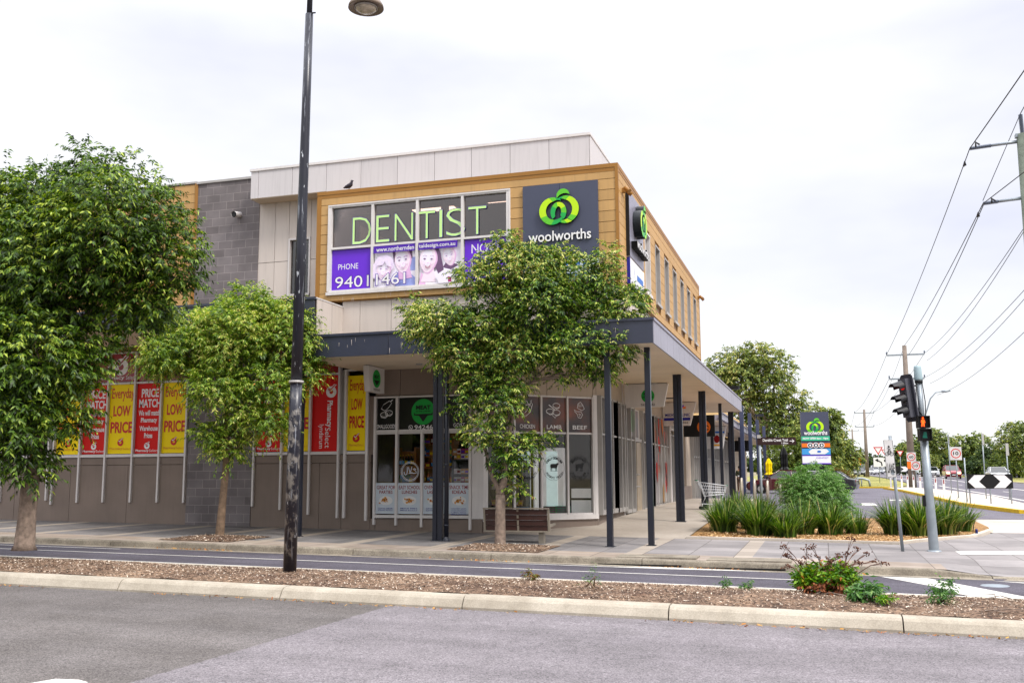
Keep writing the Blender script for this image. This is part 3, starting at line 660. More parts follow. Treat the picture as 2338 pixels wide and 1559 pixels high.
# upstairs room behind the glass
def f(mb):
    mb.box(-12.5,-4.8,27.0,27.1,4.6,7.3,mat('upper_wall','#8c7a74',.9,var=.05));mb.box(-12.5,-4.8,23.3,28,7.27,7.33,'inner_ceil');mb.box(-12.5,-4.8,23.3,39,4.55,4.6,'inner_floor')
    mb.box(-12.4,-7.1,23.35,23.5,7.05,7.25,'ceramic')
    mb.box(-9.2,-9.05,23.3,23.5,4.8,7.27,'ceramic')
    mb.box(-11.3,-10.7,24.5,25.2,4.62,5.6,'plate');mb.box(-8.2,-7.4,25.5,26,4.62,6.3,'ceramic')
    mb.box(-4.95,-4.9,23.3,39,4.6,7.3,'inner_wall')
mb=MB();f(mb);mb.build('interior',None,B)
m=mat('tube_light','#fff4e4',emit=2.2,var=0)
for x,y in ((-8.2,23.9),(-10.4,24.2),(-7.9,25.6)): mb=MB();mb.box(x,x+1.2,y,y+.3,7.24,7.265);mb.build('ceiling_light',m,B)
# -- white panels under the gold box and awning return
def panels(mb,fr,u0,u1,v0,v1,n,th=.02,gap=.012,seams=()):
    us=[u0]+list(seams)+[u1] if seams else [u0+(u1-u0)*i/n for i in range(n+1)]
    for a,b in zip(us[:-1],us[1:]): mb.fb(fr,a+gap/2,b-gap/2,v0,v1,0,th)
F2=Fr((0,23.08,0),(1,0,0));G2=Fr((-4.58,0,0),(0,1,0));F3=Fr((-11.86,0,0),(0,1,0))
def f(mb):
    panels(mb,F2,-11.86,-4.58,3.4,4.6,0,seams=[-11.35+.885*i for i in range(8)])
    panels(mb,G2,23.1,39.4,3.4,4.6,16);panels(mb,F3,21.66,23.06,3.3,4.44,0,seams=[22.45])
wp('white_panelling','cream_panel',f)
wp('wall_core','seam',lambda mb:(mb.box(-11.9,-4.6,23.083,39.4,3.35,4.59),mb.box(-11.95,-11.863,21.66,23.06,3.3,4.44)))
wp('capping','white_frame',lambda mb:mb.box(-11.97,-11.83,21.62,23.075,4.44,4.475))
# -- white wall left of the gold box, small window
WS=[-15.45,-14.91,-14.45,-13.74,-13.1,-12.61]
def f(mb):
    for a,b in zip(WS[:-1],WS[1:]):
        for c,d in ((4.3,6.21),(6.225,8.0)):
            if a==-14.45:
                for e,g in ((c,min(d,5.16)),(max(c,6.88),d)):
                    if g>e+.02: mb.fb(FF,a+.006,b-.006,e,g,0,.02)
            else: mb.fb(FF,a+.006,b-.006,c,d,0,.02)
wp('white_panelling','cream_panel',f)
wp('wall_core','seam',lambda mb:(mb.box(-15.44,-14.45,24.703,24.9,4.3,8.0),mb.box(-13.74,-12.6,24.703,24.9,4.3,8.0),mb.box(-14.45,-13.74,24.703,24.9,6.88,8.0),mb.box(-14.45,-13.74,24.703,24.9,4.3,5.16)))
o=empty('window',(-14.1,24.7,5.2));o.parent=B;o.location=Vector((-14.1,24.7,5.2))-wloc(B)
mb=MB();a,b,c,d=-14.45,-13.74,5.18,6.87
mb.fb(FF,a,a+.05,c,d,-.1,.05);mb.fb(FF,b-.05,b,c,d,-.1,.05);mb.fb(FF,a,b,d-.05,d,-.1,.048);mb.fb(FF,a,b,c,c+.06,-.1,.06);mb.build('frame','white_frame',o)
mb=MB();mb.fb(FF,a+.05,b-.05,c+.05,d-.05,-.06,-.05);mb.build('pane','glass_up',o)
wp('interior_wall','inner_wall',lambda mb:mb.box(-14.5,-13.7,25.6,25.7,5,7))
# -- block wall, left walls
def f(mb): mb.box(-17.56,-15.44,24.66,25.1,zb(-16.5),8.78)
wp('block_wall','block',f)
wp('parapet_flashing','alu',lambda mb:(mb.box(-17.6,-15.4,24.62,25.14,8.78,8.85),mb.box(-60,-17.6,24.64,25.1,8.82,8.88)))
def f(mb):
    cladding(mb,FF,-60,-17.6,3.9,8.8,[8.5-.267*i for i in range(18)],vs_=[-22,-28])
wp('gold_cladding','gold',f)
wp('wall','gold_trim',lambda mb:(mb.box(-60,-17.57,24.703,25,3.8,8.8),mb.box(-17.66,-17.56,24.64,24.72,3.9,8.82)))
# vent
mb=MB();mb.tube((-16.1,24.66,7.72),(-16.1,24.35,7.66),.09,.09,14,'white_frame',cap=False);mb.tube((-16.1,24.36,7.66),(-16.1,24.4,7.66),.075,.075,14,'black');tag(mb.build('vent_pipe'),'short round white vent pipe on the grey block wall','vent')
# -- roof box
RBx=[-15.42,-15.17,-14.07,-12.99,-11.92,-10.82,-9.72,-8.66,-7.57,-6.5,-5.42];FB=Fr((0,24.15,0),(1,0,0));FBr=Fr((-5.42,0,0),(0,1,0))
def f(mb):
    for a,b in zip(RBx[:-1],RBx[1:]): mb.fb(FB,a+.006,b-.006,8.0 if b<-12.6 else 7.4,8.8,0,.02)
    for a,b in zip([24.15,26.3,28.5,30.7,33,35,37],[26.3,28.5,30.7,33,35,37,39]): mb.fb(FBr,a+.006,b-.006,7.4,8.8,0,.02)
wp('roof_parapet','white_panel',f)
wp('wall_core','seam',lambda mb:(mb.box(-15.41,-5.43,24.153,24.5,7.42,8.79) if 0 else mb.box(-12.6,-5.43,24.153,39,7.42,8.79),mb.box(-15.41,-12.6,24.153,24.5,8.003,8.79)))
wp('roof_capping','white_frame',lambda mb:(mb.box(-15.45,-5.38,24.1,39.0,8.8,8.87)))
wp('soffit','soffit',lambda mb:mb.box(-15.42,-12.62,24.14,24.7,7.985,8.0))
# -- lower walls
def wallrun(mb,fr,u0,u1,v0,v1,seams,th=.02,g=.012):
    us=[u0]+sorted(s for s in seams if u0<s<u1)+[u1]
    for a,b in zip(us[:-1],us[1:]): mb.fb(fr,a+g/2,b-g/2,v0,v1,-.1,th)
def f(mb):
    wallrun(mb,FF,-60,-17.56,-2.0,.43,[-17.56-2.05*i for i in range(1,14)]);wallrun(mb,FF,-60,-17.56,.445,.66,[])
    wallrun(mb,FF,-15.44,-11.75,-2.0,.43,[-13.3,-12.62]);wallrun(mb,FF,-15.44,-11.75,.445,.66,[])
    wallrun(mb,FF,-11.75,-8.54,-2.0,-1.06,[-11.6]);wallrun(mb,FF,-11.86,-8.54,2.24,3.0,[-10.9,-8.9])
    wallrun(mb,FC,0,CL,-2.0,-1.08,[])
    wallrun(mb,FF,-11.86,-11.62,.66,3.0,[]) 
wp('wall','taupe',f)
def f(mb): wallrun(mb,FC,0,CL,2.24,3.0,[CL*.28,CL*.55,CL*.97]);wallrun(mb,FR_,27.25,42.3,2.30,3.0,[29.4,30.1,31.0,31.1,33.3,35.6,38.2,40.2]);wallrun(mb,FR_,31.0,31.25,-1.4,2.3,[]) if 0 else None
wp('wall','taupe_light',f)
wp('wall_core','seam',lambda mb:(mb.box(-60,-11.86,24.802,24.9,-2.,.7),mb.box(-15.4,-12.3,24.85,24.9,2.9,4.3)))
def f(mb): mb.fb(FR_,27.25,31.0,-2,-1.02,-.1,.02);mb.fb(FR_,34.0,42,-2,-1.12,-.1,.0)
wp('plinth','taupe',f)
# -- window bays on the street wall (left bays carry printed panels)
def bay(fr,us,v0,v1,trans,mull=.055,drop=None,glass='glass',dn=.09,frame='white_frame',sillh=.07,panes=True):
    u0,u1=us[0],us[-1];mid=fr.p((u0+u1)/2,(v0+v1)/2);o=empty('window',mid);o.parent=B;o.location=mid-wloc(B)
    mb=MB()
    for i,u in enumerate(us):
        b=v0-.0 if drop is None else drop[i]
        mb.fb(fr,u-mull/2,u+mull/2,b,v1,-.06,dn)
    for z in trans: mb.fb(fr,u0,u1,z-.025,z+.025,-.06,dn-.03)
    mb.fb(fr,u0,u1,v1-.045,v1+.0,-.06,dn-.02);mb.fb(fr,u0-.02,u1+.02,v0-.01,v0+sillh,-.06,dn-.02)
    mb.build('frame',frame,o)
    if panes:
        zs=[v0]+list(trans)+[v1]
        for a,b in zip(us[:-1],us[1:]):
            for c,d in zip(zs[:-1],zs[1:]):
                p=MB();p.fb(fr,a+.02,b-.02,c+.02,d-.02,-.02,-.012);p.build('pane',glass,o)
    return o
bay(FF,[-24.24,-23.3,-22.49],.68,3.8,[2.86],drop=[-.65,-.65,-.6])
bay(FF,[-22.3,-21.35,-20.42,-19.46,-18.53,-17.63],.68,3.8,[2.86],drop=[-.72,-.66,-.65,-.65,-.65,-.66])
bay(FF,[-15.37,-14.49,-13.61,-12.72],.68,3.8,[2.90],drop=[-.75,-.84,-.97,-1.05])
bay(FF,[-12.52,-11.86],.68,3.0,[],drop=[-1.05,-1.12],mull=.07)
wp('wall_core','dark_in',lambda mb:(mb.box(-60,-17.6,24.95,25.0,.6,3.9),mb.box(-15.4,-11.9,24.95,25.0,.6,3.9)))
wp('window_reveal','alu',lambda mb:mb.box(-12.70,-12.54,24.72,24.78,.68,3.))
# butcher's windows
bay(FF,[-11.62,-10.975,-10.24,-9.52,-8.87],-1.03,1.24,[],mull=.06,drop=[-1.22,-1.23,-1.27,-1.27,-1.33]);bay(FF,[-11.62,-10.975,-9.52,-8.87],1.24,2.22,[],mull=.06)
wp('pilaster','white_frame',lambda mb:(mb.fb(FF,-8.83,-8.5,-1.05,2.3,-.1,.03),mb.fb(FC,.0,.1,-1.05,2.3,-.1,.05),mb.fb(FC,CL-.13,CL+.0,-1.08,2.3,-.1,.06),mb.fb(FC,0,CL,-1.12,-1.0,-.1,.08)))
cs=[.1,.1+(CL-.23)*.25,.1+(CL-.23)*.5,.1+(CL-.23)*.75,CL-.13]
bay(FC,cs,-1.02,2.24,[1.22],mull=.055,dn=.06)
# road-side glazing: bays of narrow fins
YR=[27.4,28.5,29.0,29.6,30.2,31.0]
bay(FR_,[29.6,30.2,30.7,31.0],-1.02,2.3,[1.22],mull=.06,dn=.16,frame='alu',sillh=.12)
bay(FR_,[27.3,28.1,28.9,29.6],-1.02,2.3,[1.22],mull=.06,dn=.16,frame='alu',sillh=.12)
bay(FR_,[31.1,31.9,32.6],-1.1,2.3,[1.22],mull=.06,dn=.14,frame='alu',sillh=.1)
bay(FR_,[34.2,35.0,35.8,36.6],-1.15,2.3,[1.22],mull=.06,dn=.14,frame='alu',sillh=.1)
bay(FR_,[36.6,37.4,38.2,39.0,39.8,40.4],-1.12,2.3,[1.22],mull=.06,dn=.12,frame='alu',sillh=.12)
wp('pilaster','white_frame',lambda mb:(mb.fb(FR_,31.0,31.12,-1.2,3.0,-.1,.05),mb.fb(FR_,40.4,40.6,-1.2,2.9,-.1,.16)))
bay(FR_,[40.6,41.2,41.8,42.4],-1.1,1.75,[],mull=.07,dn=.14,frame='alu');bay(FR_,[40.6,41.2,41.8,42.4],1.95,2.9,[],mull=.06,dn=.12,frame='white_frame')
# shop door, standing open
o=empty('door',(XR,33.3,-1.1));o.parent=B;o.location=Vector((XR,33.3,-1.1))-wloc(B)
mb=MB();mb.fb(FR_,32.65,32.75,-1.2,1.2,-.05,.08);mb.fb(FR_,34.05,34.15,-1.2,1.2,-.05,.08);mb.fb(FR_,32.65,34.15,1.2,1.3,-.05,.08);mb.build('frame','alu',o)
mb=MB();mb.fb(FR_,33.2,34.05,-1.18,1.18,.02,.06);mb.build('door_leaf',mat('beige_door','#a0907a',.4,streak=.6,var=.15),o)
mb=MB()
for z in (-.3,.1): mb.tube(FR_.p(33.05,z,.05),FR_.p(33.28,z,.14),.02,.02,8)
mb.build('handle','alu',o)
wp('panel','white_frame',lambda mb:mb.fb(FR_,32.6,34.2,1.3,2.3,-.03,.0))
# -- interiors of the ground floor
def f(mb):
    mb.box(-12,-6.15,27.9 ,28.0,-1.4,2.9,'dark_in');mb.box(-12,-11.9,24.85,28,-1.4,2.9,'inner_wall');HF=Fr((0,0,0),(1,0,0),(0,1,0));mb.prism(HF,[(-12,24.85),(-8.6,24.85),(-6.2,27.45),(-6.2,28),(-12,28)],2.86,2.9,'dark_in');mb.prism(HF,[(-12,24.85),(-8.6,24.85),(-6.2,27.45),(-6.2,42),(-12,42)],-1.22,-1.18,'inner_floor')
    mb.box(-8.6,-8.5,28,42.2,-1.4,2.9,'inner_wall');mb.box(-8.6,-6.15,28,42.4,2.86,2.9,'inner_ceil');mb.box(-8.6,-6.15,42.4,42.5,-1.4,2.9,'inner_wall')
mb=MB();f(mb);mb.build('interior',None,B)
# -- awning
AX0,AX1,AY0,AY1=-12.2,-3.47,21.6,46.35
def f(mb):
    for a,b in zip([-12.2,-11.86,-9.86,-7.7,-5.6],[-11.86,-9.86,-7.7,-5.6,-3.47]): mb.box(a+.006,b-.006,21.58,21.62,2.95,3.46)
    mb.box(-12.2,-11.87,21.58,21.62,3.46,3.94);
    for a,b in ((-24,-21.5),(-21.5,-19),(-19,-16.4),(-16.4,-13.8),(-13.8,-11.87)): mb.box(a+.006,b-.006,21.58,21.62,3.95,4.42)
    mb.box(-24.0,-11.85,21.55,21.68,4.42,4.48);mb.box(-12.2,-3.45,21.55,21.68,3.46,3.52)
wp('awning_fascia','navy',f)
def f(mb):
    ys=[21.62];s=[1.0,1.25]
    while ys[-1]<46.2: ys.append(min(46.35,ys[-1]+1.02))
    for a,b in zip(ys[:-1],ys[1:]): mb.box(-3.5,-3.465,a+.006,b-.006,2.95,3.46)
    mb.box(-3.55,-3.44,21.6,46.36,3.46,3.52);mb.box(-6,-3.5,46.3,46.35,2.95,3.46)
wp('awning_fascia','silver_fascia',f)
def f(mb):
    y=21.64
    while y<46.2:
        e=min(y+.305,46.3)
        mb.box(-6.15 if y>27.3 else (-6.15-(27.3-y)*.95 if y>24.7 else -12.2),-3.5,y+.004,e-.004,2.955,2.975);y=e
    mb.box(-24,-12.25,21.64,24.7,3.95,3.98)
wp('soffit','soffit',f)
wp('awning_deck','seam',lambda mb:(mb.box(-12.15,-3.55,21.64,24.69,2.98,3.3),mb.box(-6.6,-3.55,24.69,46.3,2.98,3.3),mb.box(-24,-11.97,21.64,24.69,4.0,4.4)))
mb=MB()
for x,y in ((-9.9,23.6),(-9.1,22.7),(-5,24.5),(-5,31),(-8.2,23.2)): mb.lathe((x,y,2.93),[(.0,-.012),(.08,-.012),(.09,.03)],14)
mb.build('downlight','alu',B)
mb=MB();mb.box(-5.6,-5.1,37,37.25,2.93,2.952);mb.build('vent_grille','black',B)
# -- columns
def col(x,y,kind,top=2.955,pipe=False):
    z0=H(x,y)-.03;mb=MB()
    if kind=='s':
        mb.box(x-.065,x+.065,y-.065,y+.065,z0,top)
    elif kind=='d':
        mb.box(x-.12,x-.02,y-.06,y+.06,z0,top);mb.box(x+.02,x+.12,y-.06,y+.06,z0,top);mb.box(x-.03,x+.03,y-.03,y+.03,z0,top)
    mb.box(x-.1 if kind=='s' else x-.15,x+.1 if kind=='s' else x+.15,y-.1,y+.1,z0,z0+.045)
    o=mb.build('column','post_navy',B,bevel=.006)
    return o
for x,y,k in ((-3.75,22.4,'s'),(-4.55,21.75,'s'),(-8.66,21.85,'d'),(-12.32,21.85,'s'),(-3.95,28.7,'d'),(-3.92,34.6,'d'),(-3.9,40.7,'s'),(-3.95,46.1,'d')): col(x,y,k,2.955 if x>-12.25 else 3.96)
mb=MB();mb.tube((-8.45,21.85,H(-8.4,21.85)),(-8.45,21.85,2.95),.055,.055,14)
for z in (-1.1,.3,1.5): mb.tube((-8.45,21.85,z),(-8.45,21.85,z+.04),.065,.065,14)
mb.lathe((-8.45,21.85,H(-8.4,21.85)),[(.10,0),(.09,.05),(.055,.1)],14);mb.build('downpipe','post_navy',B)
# -- second wing further along: tan wall, open beams and tall posts
T=empty('rear_shop_wing',(XR,66,-1.0),'tan rear shop wing with dark posts rising through a steel beam canopy','building')
def tp(name,m,fn): mb=MB();fn(mb);return mb.build(name,m,T)
FT=Fr((XR,0,0),(0,1,0))
tp('wall',mat('tan_wall','#b89a66',.7,var=.06,vs=.6,streak=.15),lambda mb:(mb.fb(FT,47.1,84,2.6,4.3,-.2,0),mb.box(-16,XR,84,84.2,-1.5,4.3),mb.box(-30,XR-.2,47,84,4.2,4.28)))
tp('wall','taupe_light',lambda mb:(mb.fb(FT,42.45,46.6,-1.4,2.9,-.9,-.8),mb.fb(FT,46.6,48.3,-1.4,2.9,-.25,-.05),mb.fb(FT,72,84,-1.4,2.6,-.2,0),mb.box(-7.,XR,42.42,42.5,-1.4,2.9)))
tp('plinth','taupe',lambda mb:mb.fb(FT,42.5,48.3,-1.4,-.4,-.82,-.02))
for i,(a,b) in enumerate(((48.5,51.5),(53,56),(58,62),(64,70))):
    o=empty('window',(XR,a,0));o.parent=T;o.location=Vector((XR,a,0))-wloc(T);mb=MB();n=4
    for k in range(n+1): u=a+(b-a)*k/n;mb.fb(FT,u-.04,u+.04,-1.2,2.4,-.1,.1)
    mb.fb(FT,a,b,.95,1.03,-.1,.06);mb.fb(FT,a,b,-1.2,-1.08,-.1,.1);mb.fb(FT,a,b,2.3,2.4,-.1,.08);mb.build('frame','alu',o);mb=MB();mb.fb(FT,a,b,-1.1,2.35,-.06,-.05);mb.build('pane','glass',o)
    mb=MB();mb.fb(FT,b+.03,[53,58,64,72][i]-.03,-1.4,2.6,-.12,.0);mb.build('pier','taupe_light',T)
tp('interior','inner_wall',lambda mb:mb.box(-8.6,-8.5,48,70,-1.3,2.6))
tp('canopy_soffit','soffit',lambda mb:mb.box(-6.0,-4.6,47.5,84,2.62,2.66))
def f(mb):
    for x in (-4.5,):
        mb.box(x-.09,x+.09,46.4,84,2.98,3.02);mb.box(x-.09,x+.09,46.4,84,2.66,2.7);mb.box(x-.02,x+.02,46.4,84,2.7,2.98)
    y=48
    while y<84: mb.box(-6.0,-4.6,y-.05,y+.05,2.68,2.95);y+=3.6
tp('canopy_beam','silver_fascia',f)
for y,t in ((57,4.0),(63.5,3.95),(71,3.95),(79,3.9)):
    mb=MB();mb.box(-4.4,-4.18,y-.1,y+.1,H(-4.3,y)-.05,t);mb.build('column',mat('post_navy_b','#3a4058',.4),T,bevel=.01)
for y in (50.5,60,67.5):
    mb=MB();mb.box(-5.35,-5.2,y-.08,y+.08,H(-5.2,y)-.05,2.64);mb.build('column','post_navy',T)
tp('upper_sign_band','black',lambda mb:mb.box(-6.02,-4.65,70,70.3,1.75,2.5))
# -- signs -------------------------------------------------------
def sgn(name,label,cat,fr,uc,v,grp=None):
    return empty(name,fr.p(uc,v),label,cat,grp)
def logo(D,cx,cy,s,ex=0):
    D.side=MC['logo_side'];G,L_,M_='logo_green','logo_lime','logo_mid';s*=1.0
    def b(c,r,c2,q,a0,a1,ms,tp=(1,1)): D.eband((cx+c[0]*s,cy+c[1]*s),r[0]*s,r[1]*s,(cx+c2[0]*s,cy+c2[1]*s),q[0]*s,q[1]*s,a0,a1,ms,27,ex,tp)
    b((.33,-.12),(.67,.68),(.20,-.12),(.47,.50),128,-62,[G,M_,L_,L_,L_,L_,M_],(.3,1))      # right arm
    b((.33,-.12),(.67,.70),(.20,-.2),(.47,.46),-62,-128,[L_,M_,G],(1,.6))
    b((-.33,-.16),(.67,.68),(-.20,-.16),(.46,.48),50,235,[G,M_,L_,L_,L_,L_,M_],(.25,1))     # left arm
    b((-.33,-.16),(.67,.70),(-.20,-.2),(.46,.42),235,322,[M_,G,G],(1,1))
    b((-.02,-.24),(.40,.50),(-.02,-.22),(.14,.26),-50,222,[G,M_,L_,L_,M_,G,G],(1,.7))      # middle loop
    pts=[(.22+.33*math.cos(R(a)),.58+.33*math.sin(R(a))) for a in range(200,-4,-12)]+[(.30+.38*math.cos(R(a)),.38+.30*math.sin(R(a))) for a in range(40,150,15)]
    D.poly([(cx+a*s,cy+b_*s) for a,b_ in pts],M_,ex);
S1=sgn('wall_sign','square dark grey supermarket sign with green apple emblem facing the street','wall sign',FG,-5.9,5.4)
mb=MB();mb.fb(FG,-6.86,-5.915,5.3,7.2,.03,.1);mb.fb(FG,-5.91,-4.95,5.3,7.2,.03,.1);mb.build('panel','sign_grey',S1,bevel=.006)
D=Draw(FG,.11);logo(D,-5.91,6.57,.50,ex=.07);D.build('emblem',S1)
D=Draw(FG,.11);D.side=MC['logo_side'];D.text('woolworths',-6.70,-5.12,5.74,6.0,'white_print',.012,ex=.04);D.build('lettering',S1)
S1b=sgn('wall_sign','blue lettered panel under the apple sign, mostly hidden by the tree top','wall sign',FG,-5.9,4.8)
mb=MB();mb.fb(FG,-6.86,-4.95,4.68,5.27,.03,.1);mb.build('panel','poster_bg',S1b)
D=Draw(FG,.102);D.text('MEDICAL',-6.5,-5.2,5.02,5.2,'blue_print',.02);D.text('CENTRE',-6.4,-5.2,4.76,4.92,'blue_print',.02);D.build('lettering',S1b)
S2=sgn('wall_sign','narrow-looking grey supermarket sign with green apple emblem on the road side gold wall','wall sign',GR,25,5.5)
mb=MB();mb.fb(GR,23.97,26.1,5.52,7.22,.03,.1,);mb.build('panel',mat('sign_grey_b','#8f8c9a',.35,metal=.2),S2,bevel=.006);mb=MB();mb.fb(GR,23.93,23.968,5.5,7.24,.03,.12);mb.build('panel_edge','black',S2)
D=Draw(GR,.11);logo(D,25.0,6.6,.5,ex=.2);D.build('emblem',S2)
D=Draw(GR,.11);D.side=MC['black'];D.text('woolworths',24.2,25.95,5.75,6.0,'white_print',.012,ex=.16);D.build('lettering',S2)
S3=sgn('wall_sign','blue edged white panel below the apple sign on the road side','wall sign',GR,25,4.8)
mb=MB();mb.fb(GR,24.02,26.1,4.8,5.47,.03,.1);mb.build('panel','white_print',S3);mb=MB();mb.fb(GR,23.97,24.018,4.8,5.47,.03,.11);mb.build('panel_edge','navy_print',S3)
D=Draw(GR,.102);D.line([(24.5,5.0),(24.6,5.3),(24.75,4.95)],.03,'blue_print');D.rect(25,25.9,5.05,5.2,'blue_print');D.build('lettering',S3)
# dentist window graphics
def win_sign(name,label,fn,u,v,cat='window sign',fr=FG,n0=-.010,step=.002,grp=None,part='lettering'):
    r=empty(name,fr.p(u,v),label,cat,grp);D=Draw(fr,n0,step);fn(D);D.build(part,r);return r
def f(D):
    for ch,a,b in (('D',-11.58,-11.05),('E',-10.90,-10.52),('N',-10.37,-9.85),('T',-9.70,-9.24),('I',-9.12,-9.04),('S',-8.93,-8.42),('T',-8.33,-7.85)):
        D.text(ch,a-.012,b+.012,6.098,6.837,'purple_dark',-.008)
        D.text(ch,a,b,6.11,6.825,'lime',-.016)
win_sign('window_lettering','large pale green DENTIST lettering across the upstairs window',f,-9.7,6.5)
def f(D): D.rect(-12.17,-11.03,4.9,5.98,'purple');D.text('PHONE',-11.98,-11.4,5.45,5.6,'white_print',.0);D.text('9401',-12.08,-11.07,4.94,5.28,'purple_dark',.03);D.text('9401',-12.06,-11.09,4.96,5.26,'white_print',-.002)
win_sign('window_print','purple window print reading PHONE 9401, left end of the dentist window',f,-11.6,4.9)
def face(D,x,y,s,tilt,kind):
    c,sn=math.cos(tilt),math.sin(tilt)
    q=lambda u,v:(x+(u*c-v*sn)*s,y+(u*sn+v*c)*s)
    E=lambda u,v,a,b,m,n=24:D.ell(*q(u,v),a*s,b*s,m,n,tilt)
    HD,HB='hair_dark','hair_blond'
    if kind=='man': D.poly([q(-.56,.75),q(-.52,.05),q(-.42,-.1),q(-.38,.75)],HD);D.poly([q(.38,.75),q(.42,0),q(.53,.1),q(.56,.75)],HD);D.poly([q(-.3,-.4),q(.3,-.3),q(.42,-.95),q(-.35,-.95)],'face_pink')
    if kind=='woman': D.poly([q(.1,.8),q(.42,.75),q(.62,.3),q(.78,-.2),q(.9,-.62),q(.62,-.72),q(.42,-.35),q(.3,.3)],HD);D.poly([q(-.15,-.4),q(.32,-.4),q(.5,-1.05),q(-.3,-1.1)],'face_light')
    if kind=='boy': D.poly([q(-.8,-.5),q(-.82,.2),q(-.55,.75),q(0,.98),q(.5,.75),q(.62,.2),q(.4,-.1),q(-.3,-.2),q(-.5,-.62)],HB)
    if kind=='girl': D.poly([q(-.45,.5),q(-.2,.82),q(.3,.85),q(.62,.45),q(.6,-.1),q(.3,-.3)],HB);D.poly([q(-.35,-.35),q(.2,-.55),q(.5,-.75),q(-.2,-.95),q(-.6,-.6)],HD)
    def G(u,v,a,b,m): D.poly([q(u+a*math.cos(t)*(1-.24*max(0,-math.sin(t))),v+b*math.sin(t)) for t in [2*math.pi*k/26 for k in range(26)]],m)
    G(0,0,.48,.68,'face_pink');G(-.04,.02,.43,.64,'face_light');G(-.08,.08,.31,.46,'pic_white');E(-.26,-.12,.1,.09,'face_light',12);E(.2,-.12,.1,.09,'face_light',12)
    for sx in (-1,1):
        E(sx*.19-.02,.055,.055,.028,'hair_dark' if kind in('man','woman') else 'face_shadow',12);D.line([q(sx*.19-.09,.07),q(sx*.19-.02,.10),q(sx*.19+.07,.07)],.018*s,'face_shadow')
        D.line([q(sx*.19-.12,.2),q(sx*.19-.02,.24),q(sx*.19+.1,.2)],(.035 if kind=='man' else .018)*s,'face_shadow')
        D.line([q(sx*.14-.01,-.16),q(sx*.26,-.3)],.02*s,'face_pink')
    D.line([q(-.06,-.12),q(-.01,-.15),q(.06,-.11)],.03*s,'face_pink')
    D.poly([q(-.17,-.26),q(0,-.30),q(.17,-.24),q(.10,-.36),q(0,-.39),q(-.1,-.36)],'lips' if kind=='woman' else 'face_pink');D.poly([q(-.13,-.275),q(0,-.31),q(.13,-.26),q(.07,-.335),q(0,-.355),q(-.07,-.335)],'white_print')
    if kind=='boy': D.poly([q(-.5,.2),q(-.42,.55),q(0,.72),q(.42,.5),q(.5,.2),q(.2,.3),q(.0,.55),q(-.1,.3)],HB)
def f(D):
    D.rect(-10.93,-9.77,4.9,5.98,'pic_white');D.rect(-9.92,-9.77,5.3,5.65,'shirt_blue')
    D.poly([(-10.45,4.9),(-10.42,5.12),(-10.25,5.3),(-9.95,5.25),(-9.77,5.1),(-9.77,4.9)],'shirt_blue')
    face(D,-10.12,5.56,.50,.1,'man');D.poly([(-10.93,4.9),(-10.93,5.05),(-10.7,5.12),(-10.4,5.06),(-10.3,4.9)],'pic_white');face(D,-10.64,5.35,.42,-.15,'boy')
    D.rect(-10.93,-9.77,5.8,5.98,'purple_dark');D.text('www.northernden',-10.85,-9.79,5.83,5.95,'white_print',.008)
    D.text('1461',-10.87,-10.0,4.93,5.27,'purple_dark',.035);D.text('1461',-10.85,-10.02,4.95,5.25,'white_print',.006)
win_sign('window_print','window print of a smiling man and a fair haired child with number 1461',f,-10.35,4.9)
def f(D):
    D.rect(-9.67,-8.53,4.9,5.98,'pic_white');face(D,-8.84,5.60,.38,.2,'girl')
    D.poly([(-9.67,4.9),(-9.62,5.0),(-9.3,5.2),(-9.0,5.3),(-8.7,5.22),(-8.53,5.0),(-8.53,4.9)],'pic_white');D.poly([(-9.67,4.9),(-9.6,5.22),(-9.5,5.1),(-9.48,4.9)],'face_pink')
    face(D,-9.40,5.52,.52,-.1,'woman');D.poly([(-9.1,4.9),(-9.2,5.1),(-8.95,5.25),(-8.7,5.15),(-8.6,4.9)],'pic_white')
    D.poly([(-8.85,4.92),(-8.76,4.92),(-8.76,5.04),(-8.86,5.06)],'lips');D.rect(-9.67,-8.6,5.8,5.98,'purple_dark');D.text('taldesign.com.au',-9.65,-8.66,5.82,5.95,'white_print',.008)
win_sign('window_print','window print of a smiling dark haired woman beside a girl',f,-9.1,4.9)
def f(D): D.rect(-8.43,-7.3,4.9,5.98,'purple');D.text('NOW',-8.25,-7.5,5.62,5.86,'white_print',.0);D.text('OPEN',-8.25,-7.5,5.25,5.45,'white_print',.0)
win_sign('window_print','purple window print starting NO, right end of the dentist window behind the tree',f,-7.9,4.9)
